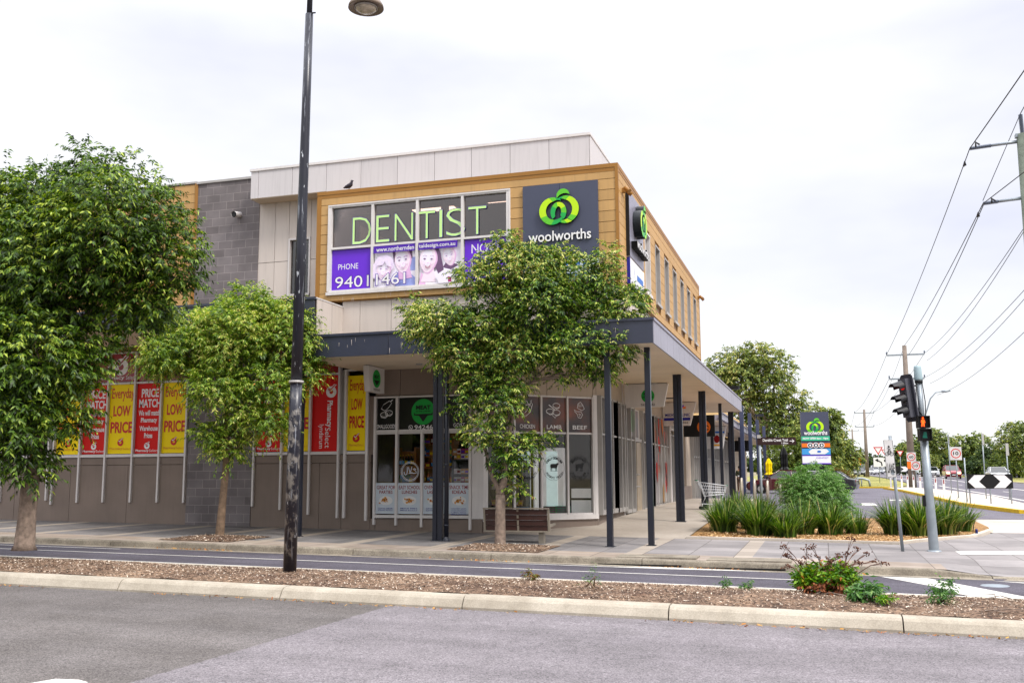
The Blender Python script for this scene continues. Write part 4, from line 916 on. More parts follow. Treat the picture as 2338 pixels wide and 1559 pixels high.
# pharmacy prints
def tick(D,cx,cy,s,col,inner):
    D.band((cx,cy),0,360,s,s*.36,col,28);D.poly([(cx-s*.75,cy+s*.45),(cx-s*.2,cy-.0*s),(cx+s*1.05,cy+s*1.3),(cx+s*.55,cy+s*1.35),(cx-s*.2,cy+s*.5),(cx-s*.5,cy+s*.75)],inner)
    D.line([(cx-s*.72,cy+s*.45),(cx-s*.2,cy+s*.08),(cx+s*.98,cy+s*1.25),(cx+s*.58,cy+s*1.3),(cx-s*.2,cy+s*.5),(cx-s*.5,cy+s*.72)],s*.13,col,closed=True)
PZ0,PZ1=.77,2.83
def yellowp(u0,u1,label):
    def f(D):
        w=u1-u0;D.rect(u0+.035,u1-.04,PZ0,PZ1,'yellow');a,b=u0+.1,u1-.06
        D.text('Everyday',a,b,2.32,2.72,'text_red',.015);D.text('LOW',a+.08*w,b-.12*w,1.88,2.2,'text_red',.03);D.text('PRICE',a,b-.02,1.38,1.72,'text_red',.03)
        tick(D,(u0+u1)/2,1.1,.105,'text_red','white_print');D.text('Pharmacy',a,a+(b-a)*.58,.87,.96,'text_orange',.02);D.text('Select',a+(b-a)*.6,b-.02,.885,.955,'text_orange',-.003)
    return win_sign('window_print',label,f,(u0+u1)/2,PZ0,fr=FF,n0=.0)
def redp(u0,u1,label):
    def f(D):
        w=u1-u0;D.rect(u0+.035,u1-.04,PZ0,PZ1,'red');a,b=u0+.12,u1-.06
        for t,y0,y1,bo in (('PRICE',2.42,2.68,.03),('MATCH',2.12,2.37,.03),('We will match',1.88,2.04,.025),('Pharmacy',1.64,1.82,.025),('Warehouse',1.43,1.58,.025),('Prices',1.22,1.37,.025)):
            k={'Prices':.25,'Pharmacy':.1,'Warehouse':.06,'PRICE':.08}.get(t,0)*w;D.text(t,a+k,b-k,y0,y1,'white_print',bo)
        tick(D,(u0+u1)/2,.99,.095,'white_print','red');D.text('Pharmacy',a-.04,a+(b-a)*.56,.8,.89,'white_print',.025);D.text('Select',a+(b-a)*.58,b,.815,.89,'white_print',-.003)
    return win_sign('window_print',label,f,(u0+u1)/2,PZ0,fr=FF,n0=.0)
yellowp(-22.3,-21.35,'yellow price print half hidden behind the big left tree');redp(-21.35,-20.42,'red price match print beside the leaves of the big left tree')
yellowp(-20.42,-19.46,'yellow low price print between the two red price match prints left of the block wall');redp(-19.46,-18.53,'red price match print fully in view, left of the block wall');yellowp(-18.53,-17.63,'yellow low price print next to the grey block wall')
redp(-15.37,-14.49,'red price match print just right of the block wall, behind the small tree');yellowp(-14.49,-13.61,'yellow low price print partly hidden by the lamp post')
yellowp(-12.52,-11.90,'narrow yellow low price print beside the butcher windows')
def f(D):
    D.rect(-13.58,-12.76,.74,2.86,'red');tick(D,-13.0,2.4,.16,'white_print','red')
    D.text('Pharmacy',-13.14,-12.94,1.28,2.18,'white_print',.03,rot=1) if 0 else None
    D.text('Pharmacy',-13.16,-12.94,1.42,2.16,'white_print',.025,rot=1);D.text('Select',-13.16,-13.0,.85,1.41,'white_print',-.003,rot=1);D.text('lyndarum',-13.38,-13.2,.84,1.5,'white_print',0,rot=1)
win_sign('window_print','red pharmacy print with sideways white lettering right of the lamp post',f,-13.2,PZ0,fr=FF,n0=0)
def f(D):
    D.rect(-22.25,-17.66,2.91,3.77,'deep_red');tick(D,-20.05,3.36,.26,'white_print','deep_red');D.text('Pharmacy',-20.9,-19.9,2.96,3.1,'white_print',.02);D.text('Select',-19.85,-19.5,2.98,3.1,'white_print',0)
win_sign('window_print','dark red glass strip with white tick emblem above the price prints',f,-20,2.9,fr=FF,n0=0)
def f(D): D.rect(-15.33,-12.76,2.93,3.77,'deep_red')
win_sign('window_print','plain dark red glass strip above the prints right of the block wall',f,-14,2.9,fr=FF,n0=0)
# butcher prints
def sketch(D,cx,cy,kind,s=1.):
    W='white_print';q=lambda pts:[(cx+a*s,cy+b*s) for a,b in pts];w_=.014
    if kind=='sausage':
        D.line(q([(-.2,.08),(-.14,.2),(.08,.33),(.17,.26),(.05,.1),(-.08,.0)]),w_,W,True);D.line(q([(-.22,.08),(-.1,.02)]),w_,W)
        for a,b in ((-.1,-.12),(.08,-.06)):
            D.line(q([(a+.13*math.cos(t),b+.075*math.sin(t)) for t in np.linspace(0,6.28,18)]),w_,W);D.line(q([(a-.12,b-.04),(a-.1,b-.09),(a+.04,b-.12),(a+.13,b-.05)]),w_,W)
            for k in range(5): D.ell(*q([(a-.08+.04*k,b+.02*(-1)**k)])[0],.010*s,.008*s,W,8)
        D.line(q([(.13,.3),(.22,.36)]),.02,W)
    elif kind=='chicken':
        D.line(q([(-.24,-.16),(-.05,-.2),(.12,-.06),(.17,.1),(.1,.2),(-.05,.16),(-.16,.02),(-.22,-.06)]),w_,W,True);D.line(q([(-.1,-.1),(.02,.02),(.08,.16),(.15,.26),(.2,.2),(.16,.05)]),w_,W);D.line(q([(.15,.26),(.13,.31),(.18,.32)]),w_,W);D.line(q([(.05,.16),(.0,.28),(-.05,.3)]),w_,W)
    elif kind=='lamb':
        for a,b,r_ in ((-.14,-.02,.13),(.1,-.05,.13),(.1,.18,.12)):
            D.line(q([(a+r_*math.cos(t)*1.15,b+r_*math.sin(t)*.65) for t in np.linspace(0,6.28,18)]),w_,W);D.line(q([(a-r_,b-.03),(a,b-.12),(a+r_,b-.07)]),w_,W)
        D.line(q([(-.2,.2),(-.05,.1),(.05,.02)]),w_*1.6,W);D.line(q([(-.1,-.12),(.05,-.24),(.08,-.17)]),w_,W)
    elif kind=='beef':
        D.line(q([(-.08,.12),(-.06,.26),(.05,.33),(.14,.22),(.2,.1),(.1,.04)]),w_,W,True)
        for k in range(4): D.line(q([(-.06+.05*k,.14+.01*k),(-.02+.05*k,.27-.01*k)]),w_*.7,W)
        D.line(q([(-.22,.06),(-.1,.0),(.05,.0),(.12,-.1),(.05,-.22),(-.06,-.2),(-.1,-.08),(-.2,.0)]),w_,W,True);D.line(q([(-.04,-.06),(.05,-.1),(.0,-.17)]),w_,W,True)
    else:
        D.line(q([(-.25,-.03),(-.15,.12),(.02,.17),(.2,.08),(.26,-.04),(.1,-.1),(-.1,-.13)]),w_,W,True)
        for k in range(4): D.line(q([(-.18+.1*k,-.08),(-.1+.1*k,.1)]),w_*.7,W)
def meatp(fr,u0,u1,word,kind,m,label,z0=1.27,z1=2.19,wk=.12):
    def f(D):
        D.rect(u0+.03,u1-.03,z0,z1,m);sketch(D,(u0+u1)/2,(z0+z1)/2+.1,kind,.82);w=u1-u0;D.text(word,u0+wk*w,u1-wk*w,z0+.08,z0+.19,'white_print',.008)
    return win_sign('window_print',label,f,(u0+u1)/2,z0,fr=fr,n0=0)
meatp(FF,-11.62,-10.975,'SMALLGOODS','sausage','black_print','black window print with white sausage drawing over SMALLGOODS',wk=.07)
meatp(FF,-9.52,-8.87,'GOAT','goat','black_print','black window print lettered GOAT, partly behind the tree',wk=.25)
def meatdisc(D,cx,cy,r):
    D.ell(cx,cy,r,r,'green_disc',40);D.text('MEAT',cx-.62*r,cx+.62*r,cy+.18*r,cy+.52*r,'black',.05);D.text('AT THE CORNER',cx-.62*r,cx+.62*r,cy-.02*r,cy+.11*r,'black',.03)
    D.poly([(cx-.78*r,cy-.02*r),(cx-.68*r,cy-.16*r),(cx-.25*r,cy-.16*r),(cx+.25*r,cy-.16*r),(cx+.68*r,cy-.16*r),(cx+.78*r,cy-.02*r),(cx+.78*r,cy-.26*r),(cx+.36*r,cy-.3*r),(cx,cy-.78*r),(cx-.36*r,cy-.3*r),(cx-.78*r,cy-.26*r)],'black')
def f(D):
    D.rect(-10.93,-9.56,1.27,2.19,'black_print');meatdisc(D,-10.23,1.78,.345)
    D.text('94246242',-10.48,-9.62,1.31,1.43,'white_print',.008);D.band((-10.59,1.37),0,360,.062,.048,'white_print',20);D.line([(-10.615,1.395),(-10.6,1.36),(-10.565,1.345)],.02,'white_print')
win_sign('window_print','black window print with green disc reading MEAT and a phone number',f,-10.2,1.3,fr=FF,n0=0)
words=[('VEAL','goat','dark window print half hidden behind the tree trunk, left on the angled corner'),('CHICKEN','chicken','brown window print with chicken drawing, crossed by a branch'),('LAMB','lamb','brown window print with lamb chops drawn over LAMB'),('BEEF','beef','brown window print with steaks drawn over BEEF, nearest the corner post')]
for i,(wd,kd,lb) in enumerate(words): meatp(FC,cs[i],cs[i+1],wd,kd,'brown_print',lb,1.25,2.20,.22)
# small repeated ones on the road side
for a,b,wd,kd,lb in ((29.6,30.2,'WINGS','chicken','narrow brown print with white drawing, road side, nearest the corner'),(30.2,31.0,'VEGE','goat','narrow brown print beside the white pilaster on the road side'),(31.15,31.9,'BEEF','beef','dark brown print above the shop door, left one')): meatp(FR_,a,b,wd,kd,'brown_print',lb,1.27,2.25)
def f(D): D.rect(31.93,33.2,1.35,2.25,'pic_white');D.ell(32.5,1.85,.3,.35,'green_disc')
win_sign('window_print','white and green print above the shop door on the road side',f,32.5,1.3,fr=FR_,n0=.03)
for a,b,lb in ((33.25,33.75,'brown print over the beige door'),(34.2,35.0,'brown print right of the beige door')):
    win_sign('window_print',lb,lambda D,a=a,b=b:D.rect(a,b,1.35,2.25,'brown_print'),a,1.3,fr=FR_,n0=.03)
def f(D):
    g=np.random.default_rng(5)
    for a,b in zip((36.6,37.4,38.2,39.0,39.8),(37.4,38.2,39.0,39.8,40.4)):
        D.rect(a+.03,b-.03,-.95,1.2,'pic_white' if a<37 else 'plate');D.rect(a+.03,b-.03,1.25,2.2,'brown_print')
    for _ in range(26):
        x=g.uniform(36.7,40.3);y=g.uniform(-.9,2.1);r_=g.uniform(.12,.4);D.ell(x,y,r_*.5,r_*1.3,g.choice(['red','deep_red','orange','text_red','food2']),14,g.uniform(-.5,.5))
win_sign('window_print','tall red and orange meat photograph prints across road side windows',f,38.5,-1,fr=FR_,n0=.01)
# food posters
def foodp(u0,u1,l1,l2,subs,label,k):
    def f(D):
        D.rect(u0+.03,u1-.03,-.93,-.11,'poster_bg');c=(u0+u1)/2;w=(u1-u0)
        D.text(l1,c-.42*w,c+.42*w,-.28,-.18,'deep_red',.014);D.text(l2,c-.30*w,c+.30*w,-.40,-.31,'deep_red',.014)
        D.ell(c,-.58,.2,.12,'plate',24);g=np.random.default_rng(k)
        for _ in range(16): D.ell(c+g.normal(0,.065),-.58+g.normal(0,.035),g.uniform(.02,.045),g.uniform(.012,.03),['food','food2'][int(g.random()>.5)],10,g.uniform(0,3))
        D.ell(c-.03,-.56,.015,.012,'herb',8)
        for i,s_ in enumerate(subs): D.text(s_,c-.33*w,c+.33*w,-.80-.05*i,-.768-.05*i,'navy_print',.004)
    win_sign('window_print',label,f,(u0+u1)/2,-.93,fr=FF,n0=0)
foodp(-11.62,-10.975,'GREAT FOR','PARTIES',['COCKTAIL SAMOSAS','SPRING ROLLS'],'white food poster headed GREAT FOR PARTIES',1)
foodp(-10.975,-10.24,'EASY SCHOOL','LUNCHES',['MINI PIES','MINI ROLLS'],'white food poster headed EASY SCHOOL LUNCHES',2)
foodp(-10.24,-9.52,'OVEN READY','LASAGNE',['SPINACH','CHICKEN'],'white food poster starting OVEN, partly behind the double post',3)
foodp(-9.52,-8.87,'SNACK TIME','IDEAS',['CHICKEN BREAST NUGGETS','CHICKEN DINO SNACKS','FLAMING WINGS','MINI KIEVS'],'white food poster headed SNACK TIME IDEAS',4)
# round decal on the shop window
def f(D):
    D.band((-10.6,.19),0,360,.235,.222,'white_print',36);D.band((-10.6,.19),0,360,.262,.252,'white_print',36)
    W='white_print'
    c=lambda pts:[(-10.6+a,.2+b) for a,b in pts]
    D.line(c([(-.08,.11),(-.08,-.02),(-.09,-.08),(-.13,-.10),(-.165,-.07),(-.17,-.02)]),.018,W)
    D.line(c([(-.045,.11),(-.02,.02),(.02,-.06),(.05,-.05),(.06,-.02)]),.018,W);D.line(c([(.055,.12),(.03,.02),(-.01,-.06),(-.035,-.06)]),.018,W)
    D.line(c([(.18,.04),(.13,.07),(.09,.05),(.13,.03),(.17,.0),(.19,-.05),(.12,-.06),(.06,-.05)]),.018,W)
win_sign('window_decal','round white outlined decal on the glass above EASY SCHOOL LUNCHES',f,-10.6,.2,fr=FF,n0=.002)
def animal(D,cx,cy,s,horn=False):
    P=lambda pts:[(cx+a*s,cy+b*s) for a,b in pts]
    D.poly(P([(-.5,.1),(-.45,.35),(-.1,.4),(.25,.38),(.45,.5),(.62,.42),(.6,.3),(.48,.22),(.4,-.05),(.3,-.12),(-.38,-.1),(-.48,-.02)]),'black')
    for x in (-.42,-.3,.2,.32): D.poly(P([(x-.04,0),(x+.05,0),(x+.03,-.42),(x-.03,-.42)]),'black')
    D.rect(cx-.5*s,cx+.5*s,cy-.45*s,cy-.42*s,'black')
for i,(t1,t2,lb) in enumerate((('FREE RANGE FARM','PREMIUM QUALITY','round black animal decal on the glass, bottom words PREMIUM QUALITY'),('LOCALLY GROWN LAMB','ALWAYS FRESH','round black sheep decal on the corner glass reading ALWAYS FRESH'),('GRASS FED BEEF','BEST CUTS','round black cattle decal on the dark glass nearest the corner'))):
    c=((cs[i+1]+cs[i+2])/2-.02,.27)
    def f(D,c=c,t1=t1,t2=t2):
        D.band(c,0,360,.34,.333,'black',40);animal(D,c[0]+.01,c[1]+.02,.24);D.arctext(t1,c,.27,.07,150,30,'black',.03);D.arctext(t2,c,.27,.07,205,335,'black',.03,up=False)
    win_sign('window_decal',lb,f,c[0],.2,fr=FC,n0=.002)
# hanging light-box signs
def hang(name,label,fr,u0,u1,v0,v1,taper,art,th=.16,cat='hanging sign'):
    r=empty(name,fr.p((u0+u1)/2,v1),label,cat);mb=MB()
    pts=[(u0,v0),(u1-(taper if taper>0 else 0),v0),(u1,v1),(u0+(0 if taper>0 else 0),v1)]
    if taper<0: pts=[(u0-taper,v0),(u1,v0),(u1,v1),(u0,v1)]
    mb.prism(fr,pts,-th,0);mb.build('box','white_frame',r,bevel=.008);mb=MB();mb.fb(fr,u0+.05,u1-.05,v1,v1+.03,-th*.7,-th*.3);mb.build('bracket','alu',r)
    D=Draw(fr,.004);art(D);D.build('artwork',r);return r
FX=Fr((-11.2,0,0),(0,1,0)) # faces +x
def a1(D): D.ell(23.8,2.62,.24,.24,'green_disc');D.text('MEAT',23.65,23.95,2.62,2.72,'black',.04);D.poly([(23.62,2.58),(23.98,2.58),(23.8,2.43)],'black');D.text('94246242',23.6,24.0,2.3,2.36,'black',.0)
hang('hanging_sign','white hanging sign with green disc under the street awning',FX,23.3,24.3,2.26,2.93,-.12,a1)
FY=Fr((0,31.0,0),(1,0,0))
def a2(D): meatdisc(D,-5.2,2.55,.21);D.text('94246242',-5.42,-4.98,2.24,2.31,'black',.0)
hang('hanging_sign','white hanging sign with round green MEAT disc above the walkway entrance',FY,-5.95,-4.55,2.2,2.93,.16,a2)
FY2=Fr((0,39.2,0),(1,0,0))
def a3(D): D.rect(-5.35,-5.15,2.72,2.82,'purple');D.rect(-5.2,-5.08,2.68,2.76,'orange');D.text('MEDICAL CLINIC',-5.9,-4.92,2.38,2.5,'navy_print',.02);D.rect(-5.95,-4.92,2.22,2.33,'navy_print');D.text('94086866',-5.6,-5.0,2.1,2.17,'black')
hang('hanging_sign','white hanging sign reading CLINIC behind the second post',FY2,-6.0,-4.68,2.02,2.93,.25,a3)
FY3=Fr((0,42.3,0),(1,0,0))
def a4(D): D.ell(-4.75,2.1,.28,.28,'orange');D.line([(-4.95,2.15),(-4.75,2.25),(-4.55,2.1)],.04,'black');D.line([(-4.95,2.0),(-4.75,1.95),(-4.55,2.0)],.04,'black')
r=empty('hanging_sign',(-5,42.3,1.8),'black sign with orange round emblem deep in the walkway','hanging sign');mb=MB();mb.fb(FY3,-5.6,-4.3,1.7,2.6,-.15,0);mb.build('box','black',r);D=Draw(FY3);a4(D);D.build('artwork',r)
FY4=Fr((0,52,0),(1,0,0))
def a5(D): D.rect(-5.9,-4.8,2.25,2.35,'blue_print');D.ell(-5.2,1.95,.15,.2,'deep_red');D.rect(-5.4,-5.0,1.6,1.68,'text_orange')
hang('hanging_sign','pale hanging sign with blue line and dark red emblem far along the walkway',FY4,-5.98,-4.7,1.45,2.6,.2,a5)

def stains(name,fr,n,u,v,ln,m,seed,nn=.045,w=(.006,.014)):
    g=np.random.default_rng(seed);mb=MB()
    for _ in range(n):
        a=g.uniform(*u);b=g.uniform(*v);l=g.uniform(*ln);w_=g.uniform(*w);mb.add([fr.p(a-w_,b,nn),fr.p(a+w_,b,nn),fr.p(a+w_*.4,b-l,nn),fr.p(a-w_*.3,b-l*.95,nn)],[(0,1,2,3)],m)
    mb.build(name,None,B)
FA=Fr((0,21.58,0),(1,0,0))
stains('stain',FA,26,(-12,-4),(3.1,3.4),(.04,.18),'cream_panel',1,.0405,(.003,.008));stains('stain',FG,26,(-12,-7.5),(4.66,4.82),(.03,.1),'cream_panel',2,.033,(.003,.009))
# ---------------- vegetation ----------------
island_mat('leaf_a',['#1f300a','#314a10','#4a6a18','#749228','#b4c44e'],[0,.3,.6,.85,1],rough=.46,trans=.26,spec=.4,clump=.9)
island_mat('leaf_autumn',['#8f3f1c','#b5702a','#7d2f1c'],rough=.6,trans=.1)
island_mat('withered',['#3f2216','#6d3a20','#8a5230'],rough=.8)
island_mat('leaf_b',['#38530f','#56761b','#80a02e','#b2bf50','#d3cd74'],[0,.3,.6,.85,1],rough=.45,trans=.38,spec=.45,clump=1.1)
island_mat('leaf_c',['#182b0a','#284711','#446b1b','#7fa032','#c0c95c','#d2c976'],[0,.25,.5,.72,.9,1],rough=.46,trans=.28,spec=.4,clump=.8)
island_mat('leaf_gum',['#35431f','#4f6229','#73833a','#9aa250','#b5ad66'],[0,.3,.6,.88,1],rough=.6,trans=.25,clump=.25)
island_mat('leaf_far',['#1c2b14','#2a3e1b','#415624','#66713a'],[0,.35,.7,1],rough=.7,trans=.2,clump=.2)
island_mat('leaf_far2',['#324012','#4e5f1d','#76822f'],[0,.5,1],rough=.7,trans=.25,clump=.2)
island_mat('leaf_rust',['#4a3a1c','#7a5a2c','#56682c','#8a8040'],[0,.35,.7,1],rough=.7,trans=.2)
island_mat('blade',['#1d300f','#345019','#527328','#869c45','#c9b87e'],[0,.3,.65,.92,1],rough=.45,trans=.3,spec=.4)
island_mat('fern',['#31571d','#4c7a2e','#77a04a','#b0c88c'],[0,.35,.75,1],rough=.5,trans=.35)
island_mat('succulent',['#2e5512','#4f7d18','#86ac1f','#a8361a'],[0,.4,.93,1],rough=.4,trans=.25)
island_mat('weed_leaf',['#2b4a22','#436b33','#5d8440','#7c9a52'],[0,.4,.8,1],rough=.5,trans=.3)
island_mat('dead_flower',['#3a211a','#5a362a','#7d5743'],rough=.8);MC['flower_y']=MC['yellow']
def unit(a): return a/np.maximum(1e-9,np.linalg.norm(a,axis=1,keepdims=True))
def foliage(g,lobes,ntw,per,tw,ll,lw,droop=.5,shell=.55,up=.25,flat=0):
    """leaves in drooping sprays through ellipsoid lobes: (x,y,z,rx,ry,rz)"""
    L=np.array(lobes,float);vol=(L[:,3]*L[:,4]*L[:,5])**.75;k=g.choice(len(L),ntw,p=vol/vol.sum())
    NC=26;cd_=unit(g.normal(size=(len(L),NC,3)));cr_=g.uniform(.78,1.08,(len(L),NC));ci=g.integers(0,NC,ntw)
    d=unit(cd_[k,ci]+g.normal(0,.26,(ntw,3)));r=((shell+(1-shell)*g.random(ntw)**.5)*cr_[k,ci])[:,None]
    inn=g.random(ntw)<.22;r[inn]=g.random((inn.sum(),1))**.5
    # uneven lobes: bumps in the radius
    ph=g.uniform(0,6.28,(len(L),3));bm=1+.08*np.sin(d[:,0]*4.1+ph[k,0])+.07*np.sin(d[:,1]*5.3+ph[k,1])+.07*np.sin(d[:,2]*4.7+ph[k,2])
    P=L[k,:3]+d*L[k,3:]*r*bm[:,None]
    od=unit(d*np.array([1,1,.45])+np.array([0,0,up])+g.normal(0,.35,(ntw,3)))
    TL=tw*g.uniform(.5,1.3,ntw);n=ntw*per
    t=np.tile(np.linspace(.08,1,per),ntw)+g.uniform(-.04,.04,n);I=np.repeat(np.arange(ntw),per)
    pos=P[I]+od[I]*(TL[I]*t)[:,None]+np.array([0,0,-1])*(droop*TL[I]*t*t)[:,None]
    tang=unit(od[I]+np.array([0,0,-1])*(2*droop*t)[:,None])
    side=unit(np.cross(tang,np.array([0,0,1.])+g.normal(0,.15,(n,3))))*np.where(np.arange(n)%2==0,1,-1)[:,None]
    ld=unit(tang*.55+side*.65+np.array([0,0,-.45])+g.normal(0,.28,(n,3)))
    up_=unit(np.cross(ld,side)+g.normal(0,.35,(n,3)));wd=unit(np.cross(ld,up_))
    l=(ll*g.uniform(.65,1.25,n))[:,None];w_=(lw*g.uniform(.7,1.2,n))[:,None]
    V=np.empty((n,4,3));V[:,0]=pos;V[:,1]=pos+ld*l*.45+wd*w_/2-up_*w_*.18;V[:,2]=pos+ld*l+np.array([0,0,-1])*l*.16;V[:,3]=pos+ld*l*.45-wd*w_/2-up_*w_*.18
    return V.reshape(-1,3),n,P
def limb(mb,a,b,ra,rb,sag=.12,seed=0,n=7,m=None,steps=6):
    rr=random.Random(seed);a=Vector(a);b=Vector(b);ps=[];rs=[];L=(b-a).length
    for i in range(steps+1):
        t=i/steps;p=a.lerp(b,t);p.z+=math.sin(math.pi*t)*sag*L*.35-0
        if 0<i<steps: p+=Vector((rr.uniform(-1,1),rr.uniform(-1,1),rr.uniform(-.5,.5)))*L*.03
        ps.append(p);rs.append(ra+(rb-ra)*t)
    mb.path(ps,rs,n,m)
    return ps
YW=R(17.35)
def street_tree(name,label,x,y,mpp,u0,v0,lobes,fork,trunk,leafm,ntw,per,ll,lw,tw,seed,barkm='bark2',twigs=120,ztop=None,group='young street trees',limbs=None,depth=.9,off=0):
    """lobes given as (u,v,r) read off the photo at this tree's own distance; local x runs across the picture"""
    g=np.random.default_rng(seed);rr=random.Random(seed);z=H(x,y)+off
    root=empty(name,(x,y,z),label,'tree',group,rz=YW)
    Ls=[]
    for q in lobes:
        u,v,r=q[:3];ry=(q[3] if len(q)>3 else r);dy=q[4] if len(q)>4 else rr.uniform(-.35,.35)*r*mpp*1.2
        r*=.90;ry*=.90;Ls.append(((u-u0)*mpp,dy,(v0-v)*mpp,r*mpp,r*mpp*depth,ry*mpp))
    V,n,P=foliage(g,Ls,ntw,per,tw,ll,lw,droop=.32,up=.35)
    npmesh('crown',V,4,n,leafm,root,world=False)
    k_=max(6,n//1500);ix=g.choice(n,k_,replace=False);W4=V.reshape(n,4,3)[ix]+np.array([.0,-.02,0]);npmesh('autumn_leaves',W4,4,k_,'leaf_autumn',root,world=False)
    mb=MB();T=[((u-u0)*mpp,0,(v0-v)*mpp) for u,v,_ in trunk];Rr=[w_*mpp/2 for _,_,w_ in trunk]
    fl=[(T[0][0],0,-.1)]+T;fr2=[Rr[0]*1.25]+Rr;mb.path(fl,fr2,14)
    fk=[((u-u0)*mpp,0,(v0-v)*mpp) for u,v in fork]
    for i,Lb in enumerate(Ls):
        f=min(fk,key=lambda f_:(Vector(f_)-Vector(Lb[:3])).length+(0 if f_[2]<Lb[2] else 3))
        L_=(Vector(Lb[:3])-Vector(f)).length;r0=min(.05,.018+.011*L_)
        ps=limb(mb,f,Lb[:3],r0,.010,-.1,seed+i,6)
        for k in range(4):
            b=Vector(Lb[:3])+Vector((rr.uniform(-1,1)*Lb[3],rr.uniform(-1,1)*Lb[4],rr.uniform(-.3,1)*Lb[5]))*.85
            limb(mb,ps[rr.choice([3,4,5,6])],b,.011,.004,0,seed*9+i*5+k,5,steps=4)
    if limbs:
        for a,b,r0,r1 in limbs: limb(mb,((a[0]-u0)*mpp,0,(v0-a[1])*mpp),((b[0]-u0)*mpp,.05,(v0-b[1])*mpp),r0,r1,.0,seed+77,9,steps=7)
    mb.build('trunk',barkm,root,world=False)
    return root
# left tree, on the median
street_tree('street_tree','big dense street tree growing in the median at the left edge',-14.3,15.2,.0083,60,1263,
 [(230,545,165,160),(60,600,190,190),(340,590,95,120),(150,440,85,75),(-110,620,200,220),(70,830,135,145),(40,985,110,110),(300,435,45,45),(165,860,62,62),(60,1085,62,48),(-90,880,160,200),(385,650,45,42),(260,710,100,80),(140,365,28,45),(235,395,40,45),(20,440,55,50),(320,725,62,40),(105,960,78,70),(-30,480,80,90),(200,800,55,45)],
 [(62,1120),(75,1060),(80,980),(90,880),(110,780)],[(60,1263,44),(62,1200,38),(64,1140,38),(75,1060,26),(85,960,20),(95,800,14),(120,640,8)],
 'leaf_a',9000,15,.108,.038,.40,3,off=.22)
street_tree('street_tree','smaller yellow green street tree in front of the grey block wall',-13.9,20.9,.0106,508,1225,
 [(520,765,100,80),(405,800,80,62),(620,780,75,60),(545,690,42,48),(355,825,42,32),(690,835,36,55),(495,885,62,45),(605,880,66,48),(430,745,55,45),(650,720,45,35),(520,1015,48,38),(615,965,48,35),(470,990,38,22),(555,940,40,40),(600,700,38,30),(345,795,28,20),(700,775,24,25)],
 [(517,1040),(515,960),(505,900)],[(508,1225,21),(512,1150,17),(517,1070,15),(516,990,12),(512,920,9),(520,820,6)],
 'leaf_b',5200,16,.096,.030,.40,5,'bark',limbs=[((520,1045),(478,905),.05,.03),((518,1040),(560,920),.04,.025),((516,1010),(600,850),.03,.02)])
street_tree('street_tree','street tree before the shop corner with a bench behind its trunk',-6.95,21.3,.0098,1146,1243,
 [(1180,610,80,72),(1330,618,74,58),(1095,630,58,48),(1395,640,45,52),(1440,700,48,42),(1235,690,105,80),(1350,725,92,60),(1000,735,72,48),(1100,740,85,60),(1405,780,62,52),(1045,805,60,38),(1180,800,85,52),(1310,790,82,50),(1090,865,48,40),(1145,920,52,40),(1110,985,42,40),(1185,1030,48,36),(1235,1005,34,16),(1060,925,36,16),(1385,840,34,30),(1160,1075,28,22),(1158,548,28,42),(1245,588,38,34),(1290,575,34,28),(950,705,30,35),(1290,850,35,22),(1175,870,45,30),(1465,680,26,30),(1398,572,24,30),(1180,1120,15,16)],
 [(1145,1110),(1123,1075),(1090,960),(1058,880),(1160,1010),(1180,940),(1218,870),(1290,800),(1168,850),(1262,828),(1150,860),(1250,760),(1180,740),(1100,800)],[(1146,1243,26),(1146,1180,23),(1147,1130,22)],
 'leaf_c',7400,16,.086,.030,.32,8,
 limbs=[((1147,1135),(1123,1075),.06,.045),((1123,1075),(1090,960),.045,.022),((1090,960),(1058,880),.022,.012),((1148,1140),(1160,1010),.085,.055),((1160,1010),(1180,940),.05,.036),((1180,940),(1218,870),.036,.026),((1218,870),(1290,800),.024,.012),((1160,1000),(1168,850),.034,.018),((1168,850),(1180,740),.018,.01),((1150,860),(1100,800),.015,.009),((1290,800),(1250,760),.012,.008),((1210,885),(1262,828),.02,.01),((1175,960),(1150,860),.028,.012)])
# feathery shrub behind the trail sign
def shrub(label,x,y,lobes,ntw,per,ll,lw,tw,seed,m,name='shrub',cat='shrub',group=None,rz=YW,droop=.4,up=.4,off=0,stems=6,shell=.5):
    g=np.random.default_rng(seed);root=empty(name,(x,y,H(x,y)+off),label,cat,group,rz=rz)
    V,n,P=foliage(g,lobes,ntw,per,tw,ll,lw,droop=droop,up=up,shell=shell);npmesh('foliage',V,4,n,m,root,world=False)
    mb=MB();rr=random.Random(seed)
    for i in range(stems):
        L=rr.choice(lobes);limb(mb,(rr.uniform(-.1,.1),rr.uniform(-.1,.1),-.03),L[:3],.02,.006,-.1,seed+i,5)
    mb.build('stem','bark',root,world=False);return root
shrub('feathery bright green shrub with white buds behind the strappy grasses',-.35,31.2,[(0,0,.9,.78,.55,.6),(-.4,.1,1.15,.45,.45,.45),(.5,0,.95,.52,.45,.5),(.1,0,1.55,.45,.4,.36),(.8,-.1,.5,.32,.4,.32),(-.1,-.3,.5,.85,.4,.42),(.5,.1,1.35,.32,.3,.28)],2200,22,.075,.016,.36,21,'fern')
mb=MB();rr=random.Random(4)
